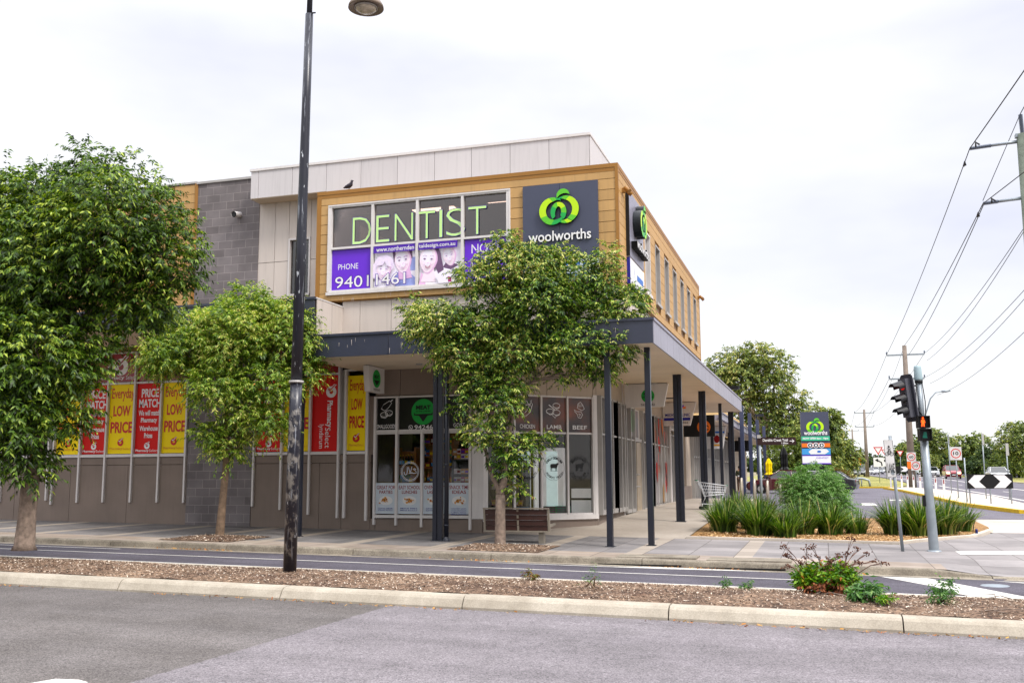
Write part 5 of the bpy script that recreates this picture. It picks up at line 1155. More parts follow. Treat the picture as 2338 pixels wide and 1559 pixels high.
# strappy grass clumps
def grass_clump(x,y,h,n,sp,seed,label,m='blade',grp='strappy grass clumps in the corner bed'):
    g=np.random.default_rng(seed);K=5
    a=g.uniform(0,6.283,n);lean=g.uniform(.12,1.0,n)**1.0*sp;hh=h*g.uniform(.6,1.15,n)*(1-.25*lean)
    r0=.24*np.sqrt(g.random(n));bx=r0*np.cos(a)+g.normal(0,.05,n);by=r0*np.sin(a)+g.normal(0,.05,n)
    wv=np.stack([-np.sin(a+g.normal(0,.5,n)),np.cos(a),np.zeros(n)],1);wd=g.uniform(.011,.022,n)
    V=np.empty((n,K,4,3));pts=[]
    for k in range(K+1):
        t=k/K;rad=lean*hh*1.0*(t**1.7);z=hh*(t-.42*lean*t**2.6)
        p=np.stack([bx+np.cos(a)*rad,by+np.sin(a)*rad,z],1);q=wv*(wd*(1-t**2.2)+.0012)[:,None];pts.append((p-q,p+q))
    # shared-vertex strips keep each blade one island
    vs=np.empty((n,K+1,2,3));
    for k,(p,q) in enumerate(pts): vs[:,k,0]=p;vs[:,k,1]=q
    me=bpy.data.meshes.new('blades');nv=(K+1)*2
    base=np.arange(n)[:,None,None]*nv;fk=np.array([[2*k,2*k+1,2*k+3,2*k+2] for k in range(K)])[None];F_=(base+fk).reshape(-1)
    me.vertices.add(n*nv);me.vertices.foreach_set('co',vs.astype(np.float32).ravel());me.loops.add(len(F_));me.loops.foreach_set('vertex_index',F_.astype(np.int32));me.polygons.add(n*K);me.polygons.foreach_set('loop_start',np.arange(0,len(F_),4,dtype=np.int32));me.update(calc_edges=True);me.materials.append(MC[m])
    o=link(me,'grass_clump');o.location=(x,y,H(x,y)+.0);tag(o,label,'grass clump',grp);return o
spots=[(-2.55,26.7,.95,420,'strappy grass clump at the walkway end of the bed, left of the sign pole'),(-1.65,26.3,1.05,420,'strappy grass clump just right of the trail sign pole'),(-1.0,26.0,.8,260,'low strappy grass clump at the bed front, middle'),(-1.9,28.0,1.05,380,'strappy grass clump behind the front pair'),(-.6,27.6,1.0,320,'strappy grass clump in front of the feathery shrub'),
(.1,27.9,1.0,340,'dark strappy grass clump right of the feathery shrub'),(.75,28.6,.7,200,'low strappy grass clump in the bed gap beside the feathery shrub'),(1.75,28.6,1.05,420,'strappy grass clump left of the lane sign pole'),(2.35,28.3,1.15,480,'full strappy grass clump between the two poles'),(3.0,29.2,1.1,460,'strappy grass clump right of the traffic light pole'),(3.6,30.9,.95,320,'strappy grass clump at the rounded right end of the bed'),(2.6,30.4,1.1,380,'strappy grass clump behind the traffic light pole'),(-2.7,29.3,.9,260,'strappy grass clump beside the shopping trolley'),(-2.6,32,.9,260,'strappy grass clump near the metal hoops'),(-1.8,31.5,.9,240,'strappy grass clump under the hoops row')]
for i,(x,y,h,n,lb) in enumerate(spots): grass_clump(x,y,h*1.02,int(n*1.2),1.0,40+i,lb)
# flowering succulent clump and weeds on the median
shrub('low clump of bright green and rust red succulent leaves with dried brown flower heads',-.05,15.05,[(0,0,.17,.40,.26,.18),(-.22,0,.12,.22,.22,.13),(.22,0,.13,.24,.22,.14)],800,5,.075,.036,.08,31,'succulent','succulent_clump','plant',droop=-.5,up=.9,off=.02,stems=3,shell=.3)
shrub('rust red withered leaves at the foot of the succulent clump',-.05,14.95,[(0,-.05,.05,.42,.24,.06)],170,4,.07,.035,.07,32,'withered','withered_leaves','plant',droop=.1,up=.3,off=.03,stems=2,shell=.3)
mb=MB();rr=random.Random(8);hd=[]
for i in range(26):
    a=rr.uniform(-1.2,1.2);l=rr.uniform(.3,.68);b=Vector((rr.uniform(-.3,.35),rr.uniform(-.2,.1),.2));e=b+Vector((math.sin(a)*l*.9,rr.uniform(-.1,.1),math.cos(a)*l*.85))
    m_=b.lerp(e,.6)+Vector((0,0,.05));mb.path([b,m_,e],[.007,.005,.004],5)
    for k in range(3):
        q=e+Vector((rr.uniform(-.05,.05),rr.uniform(-.04,.04),rr.uniform(-.02,.03)));mb.tube(m_,q,.003,.002,4);hd.append(q)
for q in hd:
    for k in range(7): c=q+Vector((rr.gauss(0,.02),rr.gauss(0,.02),rr.gauss(0,.013)));mb.lathe(c,[(0,-.010),(.012,0),(0,.012)],5)
o=mb.build('dried_flower_stalks','dead_flower');o.location=(-.05,15.05,medz(0,15)+.02);o.rotation_euler=(0,0,YW);tag(o,'dried brown umbel stalks rising from the succulent clump','dried flowers')
def weed(label,x,y,s,seed,n=120,m='weed_leaf',ll=.10,lw=.03):
    shrub(label,x,y,[(0,0,.09*s,.16*s,.14*s,.08*s),(.1*s,0,.16*s,.12*s,.1*s,.1*s)],n,6,ll*s,lw*s,.12*s,seed,m,'weed','weed',droop=.1,up=.8,off=medz(x,y)-H(x,y),stems=3,shell=.2)
weed('grey green thistle weed right of the succulent clump',.40,13.75,.95,51,75,ll=.12,lw=.035)
weed('small bright green weed beside the thistle',.66,13.55,.55,52,40,'succulent')
weed('leafy green weed with thin flower stems near the white road line',1.35,14.15,1.0,53,90,ll=.06,lw=.02)
weed('tiny dry red green weed near the kerb line behind the bench tree',-4.5,15.2,.7,54,24,'leaf_rust')
weed('thin sparse green weed in the middle of the median',-3.3,14.2,1.0,55,16,ll=.06,lw=.012)
weed('small flat green weed left of the succulent clump',-1.45,14.75,.5,56,26)
weed('second small flat weed close to the succulent clump',-1.15,14.75,.5,57,26)
# bare twigs on the mulch
mb=MB();rr=random.Random(3)
for i in range(26):
    x=rr.choice([rr.uniform(-18,3),rr.uniform(.6,3.5)]);y=rr.uniform(13.0,15.5);a=rr.uniform(0,3.14);l=rr.uniform(.15,.6);z=medz(x,y)+.02
    mb.path([(x,y,z),(x+math.cos(a)*l*.5,y+math.sin(a)*l*.5,z+.03),(x+math.cos(a+.3)*l,y+math.sin(a+.3)*l,z)],[.008,.006,.003],5)
o=mb.build('fallen_twigs','bark2');o['kind']='stuff'
# background trees
def bgtree(label,u,v,d,lobes,h,seed,m='leaf_gum',ntw=1400,per=9,ll=.28,lw=.13,tw=.9,barkm='bark_gum',group=None,cat='tree',tr=.25,name='gum_tree'):
    p=at(u,v,d);x,y=p.x,p.y;g=np.random.default_rng(seed);rr=random.Random(seed);root=empty(name,(x,y,H(x,y)),label,cat,group,rz=YW)
    V,n,P=foliage(g,lobes,ntw,per,tw,ll,lw,droop=.35,shell=.6);npmesh('crown',V,4,n,m,root,world=False)
    mb=MB();mb.path([(0,0,-.3),(.1,0,h*.18),(-.1,0,h*.4),(.1,0,h*.6)],[tr,tr*.8,tr*.6,tr*.3],10)
    for i,L in enumerate(lobes):
        b=(rr.uniform(-.1,.1),0,rr.uniform(.18,.5)*h);ps=limb(mb,b,L[:3],tr*.35,.03,-.1,seed+i,6)
        for k in range(3):
            q=Vector(L[:3])+Vector((rr.uniform(-1,1)*L[3],rr.uniform(-1,1)*L[4],rr.uniform(-.3,.9)*L[5]))*.8;limb(mb,ps[rr.choice([3,4,5])],q,.05,.02,0,seed*7+i*3+k,4,steps=3)
    mb.build('trunk',barkm,root,world=False);return root
def PL(u0,vb,mpp,L): return [((u-u0)*mpp,0 if len(q)<2 else q[1]*mpp,(vb-v)*mpp,r*mpp,r*mpp*.9,q[0]*mpp) for u,v,r,*q in L]
D1=100.;m1=D1/F
bgtree('tall spreading gum tree rising behind the awning end',1752,1090,D1,PL(1752,1100,m1,[(1690,822,42,32),(1745,805,45,28),(1655,830,30,28),(1790,835,34,28),(1700,860,50,32),(1775,880,40,38),(1660,870,32,26),(1740,925,48,32,30),(1800,935,38,34),(1815,975,34,30),(1770,985,45,35),(1715,985,45,40,60),(1705,900,28,18),(1830,905,20,25)]),13,61,ntw=3000,per=9,ll=.34,lw=.15,tw=.8,tr=.42)
bgtree('gum tree behind the tall supermarket sign',1880,1088,92,PL(1880,1100,92/F,[(1875,945,36,26),(1905,960,26,28),(1850,985,40,40),(1895,1000,30,36),(1870,1045,40,30)]),8,62,ntw=1400,ll=.33,lw=.15,tw=.8)
bgtree('bright green bushy tree between the awning and the tall sign',1812,1090,88,PL(1812,1105,88/F,[(1812,1025,42,34),(1770,1050,40,30),(1835,1055,40,34)]),4,63,'leaf_far2',ntw=800,ll=.25,lw=.12,tw=.6,name='bushy_tree')
bgtree('dark shrubby tree by the verge right of the tall sign',1930,1078,110,PL(1930,1095,110/F,[(1925,1020,24,34),(1945,1040,22,26),(1915,1050,22,30)]),6,64,'leaf_gum',ntw=700,tw=.7,name='verge_tree')
bgtree('round reddish green shrub at the verge corner',1917,1095,84,PL(1917,1108,84/F,[(1917,1085,28,20),(1900,1092,20,14),(1932,1092,16,14)]),1.5,65,'leaf_rust',ntw=500,ll=.16,lw=.07,tw=.3,tr=.06,name='round_shrub',cat='shrub')
TL_=[(2105,1075,150,[(2125,1000,34,22),(2085,1020,26,18),(2150,1008,22,20),(2105,1045,40,22)],'gum tree behind the traffic light pole'),
(2070,1075,190,[(2062,1040,14,24),(2056,1060,18,14)],'slim dark conifer left of the power pole signs'),
(2150,1078,170,[(2150,1050,36,22),(2180,1062,26,14)],'low dark tree behind the ten speed sign'),
(2215,1075,160,[(2205,1015,34,20),(2240,1012,26,22),(2225,1040,34,20),(2190,1030,26,14)],'open crowned gum tree behind the ten speed sign'),
(2255,1078,140,[(2262,1050,34,26),(2235,1060,28,20),(2285,1060,24,20),(2262,1028,18,14)],'round dark green tree left of the road sign backs'),
(2305,1078,125,[(2300,1058,34,24),(2330,1060,30,26),(2280,1066,24,16)],'bright green tree right of the road sign backs'),
(2345,1075,115,[(2320,985,34,30),(2350,1000,40,40),(2300,1015,20,20),(2338,1035,28,22)],'tall open gum tree at the right edge'),
(2025,1074,330,[(2010,1060,12,10),(2030,1062,14,9),(2045,1063,12,9),(1990,1062,12,9)],'far row of dark trees at the end of the road'),
(1975,1074,420,[(1965,1064,12,9),(1985,1063,10,10),(1950,1064,14,10),(1972,1045,4,14)],'far tree group left of the distant cars'),
(2120,1078,210,[(2100,1062,30,12),(2140,1064,30,11),(2070,1064,24,12)],'low hedge of trees across the main road')]
for i,(u,v,d,Ls,lb) in enumerate(TL_):
    m_=d/F;bgtree(lb,u,v,d,PL(u,1086,m_,Ls),(1086-Ls[0][1])*m_,70+i,['leaf_gum','leaf_far','leaf_far'][i%3] if i not in (5,) else 'leaf_far2',ntw=900 if d<200 else 450,per=8,ll=.3*(d/120),lw=.17*(d/120),tw=.9,tr=.25,group='trees along the far side of the main road',name='roadside_tree')
# continuous low scrub on the far verge
def rowveg(name,label,a,b,hh,n,m,seed,ll=.5):
    g=np.random.default_rng(seed);A=Vector(a);Bv=Vector(b);Ls=[]
    for i in range(40):
        t=i/39;p=A.lerp(Bv,t);Ls.append((p.x,p.y,H(p.x,p.y)+hh*.4,(Bv-A).length/50,3,hh*g.uniform(.35,.6)))
    V,k,P=foliage(g,Ls,n,8,.6,ll,ll*.5);o=npmesh(name,V,4,k,m);o['kind']='stuff'
rowveg('scrub','',(28,230,0),(75,150,0),4.5,3000,'leaf_far',91,.7)
rowveg('scrub','',(-30,420,0),(60,430,0),7,3000,'leaf_far',92,1.2)
rowveg('scrub','',(60,140,0),(140,110,0),5,2500,'leaf_far2',93,.6)
# trees across the street behind the viewer: they are what the shop glass reflects
for i,(x,y,s) in enumerate(((-22,-14,1.25),(-11,-17,1.4),(-2,-15,1.1),(8,-18,1.5),(-33,-16,1.4))):
    g=np.random.default_rng(200+i);root=empty('street_tree',(x,y,-1.7),'leafy tree across the street, %s'%['seen only in the shop glass','second in the row','third in the row','fourth in the row','far left of the row'][i],'tree','trees across the street')
    V,n,P=foliage(g,[(0,0,5*s,2.6*s,2.6*s,2.4*s),(1.5,0,3.6*s,1.8*s,1.8*s,1.5*s),(-1.4,0,3.8*s,1.9*s,1.8*s,1.6*s)],1200,8,.8,.34,.16);npmesh('crown',V,4,n,'leaf_far',root,world=False)
    mb=MB();mb.path([(0,0,-.2),(0,0,4*s)],[.22,.1],8);mb.build('trunk','bark',root,world=False)
# ---------------- street furniture ----------------
# lamp post
r=empty('street_lamp',(-8.37,14.6,medz(-8.37,14.6)),'tall tapered dark lamp post with scuffed paint standing in the median','street lamp')
z0=medz(-8.37,14.6);mb=MB();bx=-8.37
def lx(z): return bx+.1*(z-z0)/9
mb.path([(lx(z),14.6,z) for z in (z0-.1,z0+2.5,1.60)],[.108,.103,.1],24);mb.path([(lx(z),14.6,z) for z in (1.60,4,6.5,8.08)],[.094,.086,.074,.068],24)
mb.path([(lx(8.05),14.6,8.05),(lx(9.6),14.6,9.6)],[.05,.045],18);mb.build('pole','lamp_paint',r)
mb=MB();mb.path([(lx(1.6),14.6,1.585),(lx(1.6),14.6,1.625)],[.122,.122],24);mb.build('collar','alu',r)
mb=MB();mb.tube((lx(8),14.6,8.1),(lx(8)+.13,14.58,8.08),.018,.014,8);mb.path([(lx(9.1),14.6,9.1),(-7.8,14.6,9.5),(-7.25,14.6,9.3),(-7.17,14.6,8.5)],[.035,.035,.03,.03],10);mb.build('bracket_arm','lamp_paint',r)
mb=MB();c=(-7.17,14.6,8.02);mb.lathe(c,[(.02,.55),(.07,.5),(.1,.35),(.2,.22),(.3,.05),(.305,0),(.29,0),(.2,.03),(0,.03)],32);mb.build('lamp_shade',mat('lamp_shade','#8a7a6c',.35,metal=.5),r)
mb=MB();mb.lathe(c,[(.185,.02),(.17,-.03),(.1,-.07),(0,-.085)],28);mb.build('lens',mat('lens','#b7ab98',.15,spec=.8,var=.3,vs=12),r)
mb=MB();mb.lathe(c,[(.2,.02),(.2,-.004),(.185,-.008),(.185,.02)],28);mb.build('lens_ring','alu',r)
# bench
r=empty('park_bench',(-6.75,21.95,H(-6.75,21.95)),'slatted timber bench with metal frame, seen from behind the tree trunk','bench');zg=H(-6.75,21.95)
mb=MB();xl,xr=-7.55,-5.98
for i in range(4):
    z=zg+.28+.12*i;mb.box(xl+.05,xr-.05,21.93-.02*i,21.955-.02*i,z,z+.115)
mb.build('backrest','wood_slat',r)
mb=MB()
for i in range(4): mb.box(xl+.05,xr-.05,22.02+.11*i,22.12+.11*i,zg+.42,zg+.45)
mb.build('seat','wood_slat',r)
mb=MB();
for x in (xl,(xl+xr)/2+.02,xr-.04): mb.prism(Fr((x,0,0),(0,1,0)),[(21.86,zg+.78),(21.90,zg+.78),(21.98,zg+.43),(22.45,zg+.43),(22.45,zg+.39),(22.0,zg+.36),(21.98,zg+.26),(21.93,zg+.26)],0,.045)
mb.box(xl,xr,21.84,21.90,zg+.765,zg+.795);mb.box(xl,xr,21.91,21.96,zg+.25,zg+.28);mb.build('frame','bench_metal',r)
for x in (-7.25,-6.2): mb=MB();mb.box(x-.06,x+.06,22.0,22.14,zg-.03,zg+.40);mb.build('leg','bench_metal',r)
# traffic signal
tx,ty=2.17,23.2;zt=H(tx,ty)
r=empty('traffic_light',(tx,ty,zt),'galvanised traffic signal pole with red lamp and red walking figure','traffic light')
def tpz(h): return Vector((tx-.11*h/3.9,ty,zt+h))
mb=MB();mb.path([tpz(-.1),tpz(0),tpz(1.2),tpz(2.45)],[.105,.103,.092,.082],20);mb.path([tpz(2.45),tpz(3.68)],[.062,.058],18);mb.lathe(tpz(0),[(.15,0),(.14,.02),(.105,.03)],16);mb.build('pole','steel',r)
mb=MB();mb.path([tpz(3.66),tpz(3.70),tpz(3.94),tpz(3.98)],[.085,.09,.078,.072],18);mb.build('finial',mat('finial','#94a8ad',.5),r)
mb=MB();mb.path([tpz(2.38),tpz(2.46)],[.092,.092],16);mb.path([tpz(3.60),tpz(3.67)],[.085,.085],12)
for s_ in (-1,1): mb.path([tpz(3.64)+Vector((s_*.06,-.05,0)),tpz(3.2)+Vector((s_*.09,-.06,0)),tpz(2.85)+Vector((s_*.07,-.07,0))],[.010]*3,6)
mb.path([tpz(3.5)+Vector((-.2,0,0)),tpz(3.1)+Vector((-.14,-.03,0)),tpz(2.9)+Vector((0,-.09,0))],[.011]*3,6)
mb.path([tpz(3.05)+Vector((-.28,0,0)),tpz(3.05)],[.018]*2,6);mb.path([tpz(3.55)+Vector((-.28,0,0)),tpz(3.55)],[.018]*2,6);mb.build('bracket','black',r)
mb=MB();mb.box(tx-.17,tx-.10,ty-.05,ty+.03,zt+.95,zt+1.18);mb.build('push_button','black',r)
fp=Fr(tpz(2.34)+Vector((-.02,-.10,0)),(1,0.1,0));W_=.125
mb=MB();mb.fb(fp,-W_-.01,W_-.01,.275,.53,-.02,.12);mb.fb(fp,-W_+.01,W_+.01,.0,.265,-.02,.12)
for a,b in ((-W_-.01,.275),(-W_+.01,.0)):
    mb.fb(fp,a,a+2*W_,b+.245,b+.257,.12,.24);mb.fb(fp,a,a+.012,b,b+.25,.12,.24);mb.fb(fp,a+2*W_-.012,a+2*W_,b,b+.25,.12,.24)
mb.build('pedestrian_signal','black',r)
D=Draw(fp,.125);c=(-.01,.40);mat('lit_red','#ff4a14',emit=1.6,var=0);k_=.72
D.ell(c[0],c[1]+.115*k_,.02,.024,'lit_red',12);D.poly([(c[0]+a*k_,c[1]+b*k_) for a,b in ((-.05,.07),(.04,.07),(.06,-.02),(.03,-.02),(.04,-.13),(.01,-.13),(-.005,-.04),(-.03,-.13),(-.06,-.13),(-.035,0),(-.06,-.02))],'lit_red')
D.build('red_figure',r);D=Draw(fp,.125);D.poly([(-.04,.06),(.06,.06),(.045,.19),(-.01,.19)],mat('unlit_green','#0f7a64',.3,var=0));D.build('green_figure',r)
fh=Fr(tpz(2.76)+Vector((-.20,-.04,0)),(.50,-.86,0),(-.09,0,1))
mb=MB();pts=[(-.21,.05),(-.16,0),(.16,0),(.21,.05),(.21,.99),(.16,1.04),(-.16,1.04),(-.21,.99)];mb.prism(fh,pts,-.02,.0);mb.build('backing_board',mat('board','#2a2a33',.5,streak=.3),r)
mb=MB();mb.fb(fh,-.13,.13,.1,.95,.0,.12);mb.fb(fh,-.12,.12,.12,.93,-.1,-.02);mb.build('housing',mat('housing','#4a4a52',.45),r)
for i in range(3):
    zc=.80-.275*i;mb=MB();n=14;vs=[];fs=[]
    for j in range(n+1):
        a_=-25+230*j/n;a=R(a_);u=.118*math.cos(a);v=zc+.118*math.sin(a);dep=.27 if 15<a_<165 else .15
        vs+=[fh.p(u,v,.12),fh.p(u,v-.06*(dep/.27),.12+dep),fh.p(u*.93,(v-zc)*.93+zc,.12),fh.p(u*.93,(v-zc)*.93+zc-.06*(dep/.27),.12+dep)]
    for j in range(n): b=4*j;fs+=[(b,b+4,b+5,b+1),(b+2,b+3,b+7,b+6),(b+1,b+5,b+7,b+3)]
    mb.add(vs,fs);mb.build('visor',mat('visor','#1a1a1e',.5),r)
    mb=MB();mb.lathe((0,0,0),[(0,.02),(.06,.015),(.1,0)],16)
    mb.v=[tuple(fh.p(x,zc+y,.123+z)) for x,y,z in mb.v];mb.build('lens',mat('lit_red2','#c01812',emit=.35,var=0) if i==0 else 'black',r)
# bike lane sign
sx,sy=1.53,22.95;zs=H(sx,sy);r=empty('bicycle_sign',(sx,sy,zs),'narrow white sign with black bicycle symbol and LANE on a grey pole','sign')
mb=MB();mb.path([(sx,sy,zs-.05),(sx-.13,sy,zs+2.45)],[.034,.034],14);mb.box(sx-.19,sx-.08,sy-.055,sy+.05,zs+1.62,zs+1.72);mb.build('pole','steel',r)
fs_=Fr((sx-.155,sy-.05,zs+1.56),(1,.25,0),(-.05,0,1));mb=MB();mb.fb(fs_,-.085,.115,.0,.80,0,.006);mb.build('sign_plate',mat('plate_w','#c8c6c4',.4),r)
D=Draw(fs_,.008);K='black';D.line([(-.078,.01),(.108,.01),(.108,.79),(-.078,.79)],.007,K,True)
for x in (-.03,.06): D.band((x,.50),0,360,.040,.030,K,18)
D.line([(-.03,.50),(.015,.56),(.06,.50),(.02,.50),(-.03,.50)],.011,K);D.ell(.015,.655,.022,.024,K,12);D.line([(-.015,.54),(.015,.61),(.05,.54)],.022,K);D.line([(-.03,.62),(.015,.6),(.055,.62)],.012,K);D.text('LANE',-.06,.09,.10,.30,K,.01);D.build('lettering',r)
# trail sign
sx,sy=-1.78,30.2;zs=H(sx,sy);r=empty('direction_sign',(sx,sy,zs),'brown fingerpost sign to a creek trail on a thin grey pole in the bed','sign')
mb=MB();mb.path([(sx,sy,zs-.05),(sx,sy,zs+2.35)],[.04,.04],14);mb.build('pole','steel',r)
ft=Fr((sx,sy-.05,zs+2.32),(1,.16,0));mb=MB();mb.fb(ft,-.06,1.05,0,.22,-.03,.0);mb.build('sign_plate',mat('brown_sign','#2a1311',.4),r)
mb=MB();mb.fb(ft,-.06,.04,.2,.30,-.06,.02);mb.build('bracket','alu',r)
D=Draw(ft,.003);D.text('Darebin Creek Trail',.10,.82,.10,.18,'white_print',.02);D.text('1.8km',.64,.82,.025,.08,'white_print',.02);D.line([(.87,.11),(.99,.11)],.02,'white_print');D.line([(.94,.155),(.995,.11),(.94,.065)],.02,'white_print');D.build('lettering',r)
# tall supermarket pylon sign
d=72;c=at(1866,1090,d);zs=H(c.x,c.y);r=empty('pylon_sign',(c.x,c.y,zs),'tall grey pylon sign with green apple emblem and stacked tenant panels','sign')
fq=Fr((c.x,c.y,0),(1,.12,0));mpp=d/F;Z=lambda v:(1088-v)*mpp;W=1.0
mb=MB();mb.fb(fq,-W,W,Z(1060),Z(940),-.35,0);mb.build('cabinet','sign_grey',r);mb=MB();mb.fb(fq,-.75,.75,zs-.2,Z(1060),-.3,-.05);mb.build('base','black',r)
D=Draw(fq,.01,.006);logo(D,0,Z(972),.62);D.text('woolworths',-.8,.85,Z(993),Z(983),'white_print',.02);D.rect(-W,W,Z(1006),Z(996),'aqua');D.text('NOW OPEN 6am - 10pm',-.9,.9,Z(1004),Z(998.5),'white_print',.04)
D.rect(-W,W,Z(1021),Z(1012),'orange')
for k in (-.4,0,.4): D.ell(k,Z(1016.5),.2,.2,'white_print',20);D.ell(k,Z(1016.5),.15,.15,'black',20);D.ell(k,Z(1016.5),.07,.08,'white_print',10)
D.rect(-W,W,Z(1038),Z(1024),'sky_blue');D.poly([(-.55,Z(1031)),(-.3,Z(1025)),(.7,Z(1025)),(.9,Z(1031)),(.6,Z(1037)),(-.4,Z(1037))],'plate');D.ell(.2,Z(1031),.15,.08,'blue_print',12);D.rect(-W,W,Z(1041),Z(1039),'purple')
D.rect(-W,W,Z(1057),Z(1041),'white_print');D.rect(-W,W,Z(1059),Z(1057),'purple');D.text('DENTIST',0,.85,Z(1047),Z(1043.5),'purple',0);D.build('artwork',r)
# shopping trolley
def trolley(label,x,y,rz,s=1.):
    r=empty('shopping_trolley',(x,y,H(x,y)),label,'shopping trolley',rz=rz)
    a,bw=.0,.27;mb=MB();t=.011
    top=[(-.1,-bw,.93),(.86,-bw*.75,.80),(.86,bw*.75,.80),(-.1,bw,.93)];bot=[(.08,-bw*.8,.45),(.78,-bw*.65,.52),(.78,bw*.65,.52),(.08,bw*.8,.45)]
    for P in (top,bot):
        for i in range(4): mb.tube(P[i],P[(i+1)%4],t,t,6)
    for k in range(1,4):
        q=[Vector(top[i]).lerp(Vector(bot[i]),k/4) for i in range(4)]
        for i in range(4): mb.tube(q[i],q[(i+1)%4],t*.8,t*.8,5)
    for i in range(4):
        n=14 if i in (0,2) else 7
        for k in range(n+1):
            u=Vector(top[i]).lerp(Vector(top[(i+1)%4]),k/n);v=Vector(bot[i]).lerp(Vector(bot[(i+1)%4]),k/n);mb.tube(u,v,t*.5,t*.5,4,cap=False)
    for k in range(1,12): 
        u=Vector(bot[0]).lerp(Vector(bot[1]),k/12);v=Vector(bot[3]).lerp(Vector(bot[2]),k/12);mb.tube(u,v,t*.5,t*.5,4,cap=False)
    mb.build('basket',mat('trolley_wire','#d5d8dc',.35,metal=.1),r,world=False)
    mb=MB();t=.012
    for s_ in (-1,1):
        mb.path([(-.16,s_*.25,.98),(-.05,s_*.25,.88),(.1,s_*.24,.4),(.0,s_*.24,.2),(.7,s_*.18,.16)],[t]*5,7)
        mb.path([(.72,s_*.18,.16),(.78,s_*.17,.5)],[t]*2,6)
        mb.tube((.0,s_*.24,.2),(.0,s_*.24,.09),t,t,6);mb.tube((.7,s_*.18,.16),(.7,s_*.18,.09),t,t,6)
    mb.tube((.0,-.24,.2),(.0,.24,.2),t,t,6);mb.build('chassis','trolley_wire',r,world=False)
    mb=MB();mb.tube((-.16,-.27,.99),(-.16,.27,.99),.018,.018,8);mb.box(.84,.88,-.2,.2,.78,.83);mb.build('handle',mat('trolley_green','#0f7d50',.4),r,world=False)
    for x_,y_ in ((0,.24),(0,-.24),(.7,.18),(.7,-.18)): mb=MB();mb.tube((x_,y_-.015,.055),(x_,y_+.015,.055),.055,.055,12);mb.build('wheel','rubber',r,world=False)
    return r
trolley('wire shopping trolley with green handle left at the edge of the walkway',-4.05,34.6,R(15))
# hoops (bike racks)
for i,(u,y) in enumerate(((-3.55,45.5),(-3.0,45.7),(-2.45,45.9),(-1.9,46.1),(-1.3,46.3))):
    mb=MB();z=H(u,y);mb.path([(u,y,z-.05),(u,y,z+.6),(u+.01,y+.03,z+.86),(u+.02,y+.14,z+.95),(u+.02,y+.26,z+.88),(u+.02,y+.34,z+.6),(u+.02,y+.34,z-.05)],[.05]*7,10)
    tag(mb.build('bike_hoop',mat('hoop','#b5ab9b',.35,metal=.3)),'pale steel bike hoop, %s of the row beyond the grasses'%['first from the left','second from the left','third','fourth','fifth, behind the feathery shrub'][i],'bike rack','bike hoops in a row')
# bollards on the island
for i in range(9):
    t=i/8;y=84-27*t**1.0;x=lerp(y,[57,60,75,84],[6.0,5.95,5.45,5.0]);z=H(x,y)+.12;mb=MB();r=empty('guide_post',(x,y,z),'white guide post with red reflector, %s in the island row'%(['farthest','second farthest','third','fourth','fifth','sixth','seventh','second nearest','nearest'][i]),'guide post','white guide posts on the island')
    mb.box(x-.06,x+.06,y-.03,y+.03,z,z+1.05);mb.path([(x,y-.03,z+1.05),(x,y+.03,z+1.05)],[.06,.06],12);mb.build('post','white_print',r)
    mb=MB();mb.box(x-.028,x+.028,y-.034,y-.031,z+.75,z+.95);mb.build('reflector','deep_red',r)
# signs on the island
def plate_sign(name,label,x,y,h,art,w_,hh,u=(1,.05,0),poles=(0,),grp=None,plate='plate_w',z=None,cat='sign',pole='steel',pr=.03,shape=None):
    z=H(x,y)+.1 if z is None else z;r=empty(name,(x,y,z),label,cat,grp);fr=Fr((x,y,z),u);mb=MB()
    for p in poles: a=fr.p(p,0,-.04);mb.path([a-Vector((0,0,.15)),a+Vector((0,0,h+hh))],[pr,pr],10)
    mb.build('pole',pole,r)
    if w_:
        mb=MB()
        if shape: mb.prism(fr,shape,0,.006)
        else: mb.fb(fr,-w_/2,w_/2,h,h+hh,0,.006)
        mb.build('sign_plate',plate,r)
    if art: D=Draw(fr,.01,.004);art(D);D.build('artwork',r)
    return r
def a(D,c=1.02):
    for s_ in (-1,1): D.poly([(s_*.90,c),(s_*.62,c+.29),(s_*.16,c+.29),(s_*.44,c),(s_*.16,c-.29),(s_*.62,c-.29)],'white_print')
    D.poly([(-.40,c),(0,c+.32),(.40,c),(0,c-.32)],'black')
plate_sign('chevron_board','wide black and white hazard board with double arrows on three thin posts',7.15,49.6,.70,a,1.9,.65,(1,-.02,0),(-.85,0,.85),plate='black')
def spd(n,y0,s=1.): 
    def a(D): D.band((0,y0),0,360,.25*s,.205*s,'text_red',28);D.text(n,-.13*s,.13*s,y0-.09*s,y0+.09*s,'black',.015)
    return a
plate_sign('speed_sign','white speed sign with red ring reading 10 on its own thin post',6.68,57,2.0,spd('10',2.35),.58,.69)
p2=(6.55,83.6)
plate_sign('speed_sign','white speed sign reading 60 fixed to the power pole',p2[0]+.0,p2[1]-.4,2.12,spd('60',2.47,1.2),.68,.70,z=H(*p2),pr=.02)
def a(D): D.rect(-.62,-.34,1.55,2.1,'orange');spd('10',1.78,1.2)(D)
plate_sign('speed_sign','white speed sign reading 10 with orange tag, below the sixty sign',p2[0]+.28,p2[1]-.5,1.42,a,.68,.70,z=H(*p2),pr=.02)
plate_sign('road_sign','grey back of a road sign on a tall post left of the hazard board centre',7.9,56,2.75,None,.28,.6,(.5,1,0),plate='alu')
plate_sign('road_sign','grey back of a road sign on a tall post at the right edge',8.75,54.5,2.2,None,.35,.6,(.6,1,0),plate='alu')
plate_sign('road_sign','thin grey post with a small sign edge behind the traffic light pole',7.4,66,3.0,None,.16,.6,(.3,1,0),plate='alu')
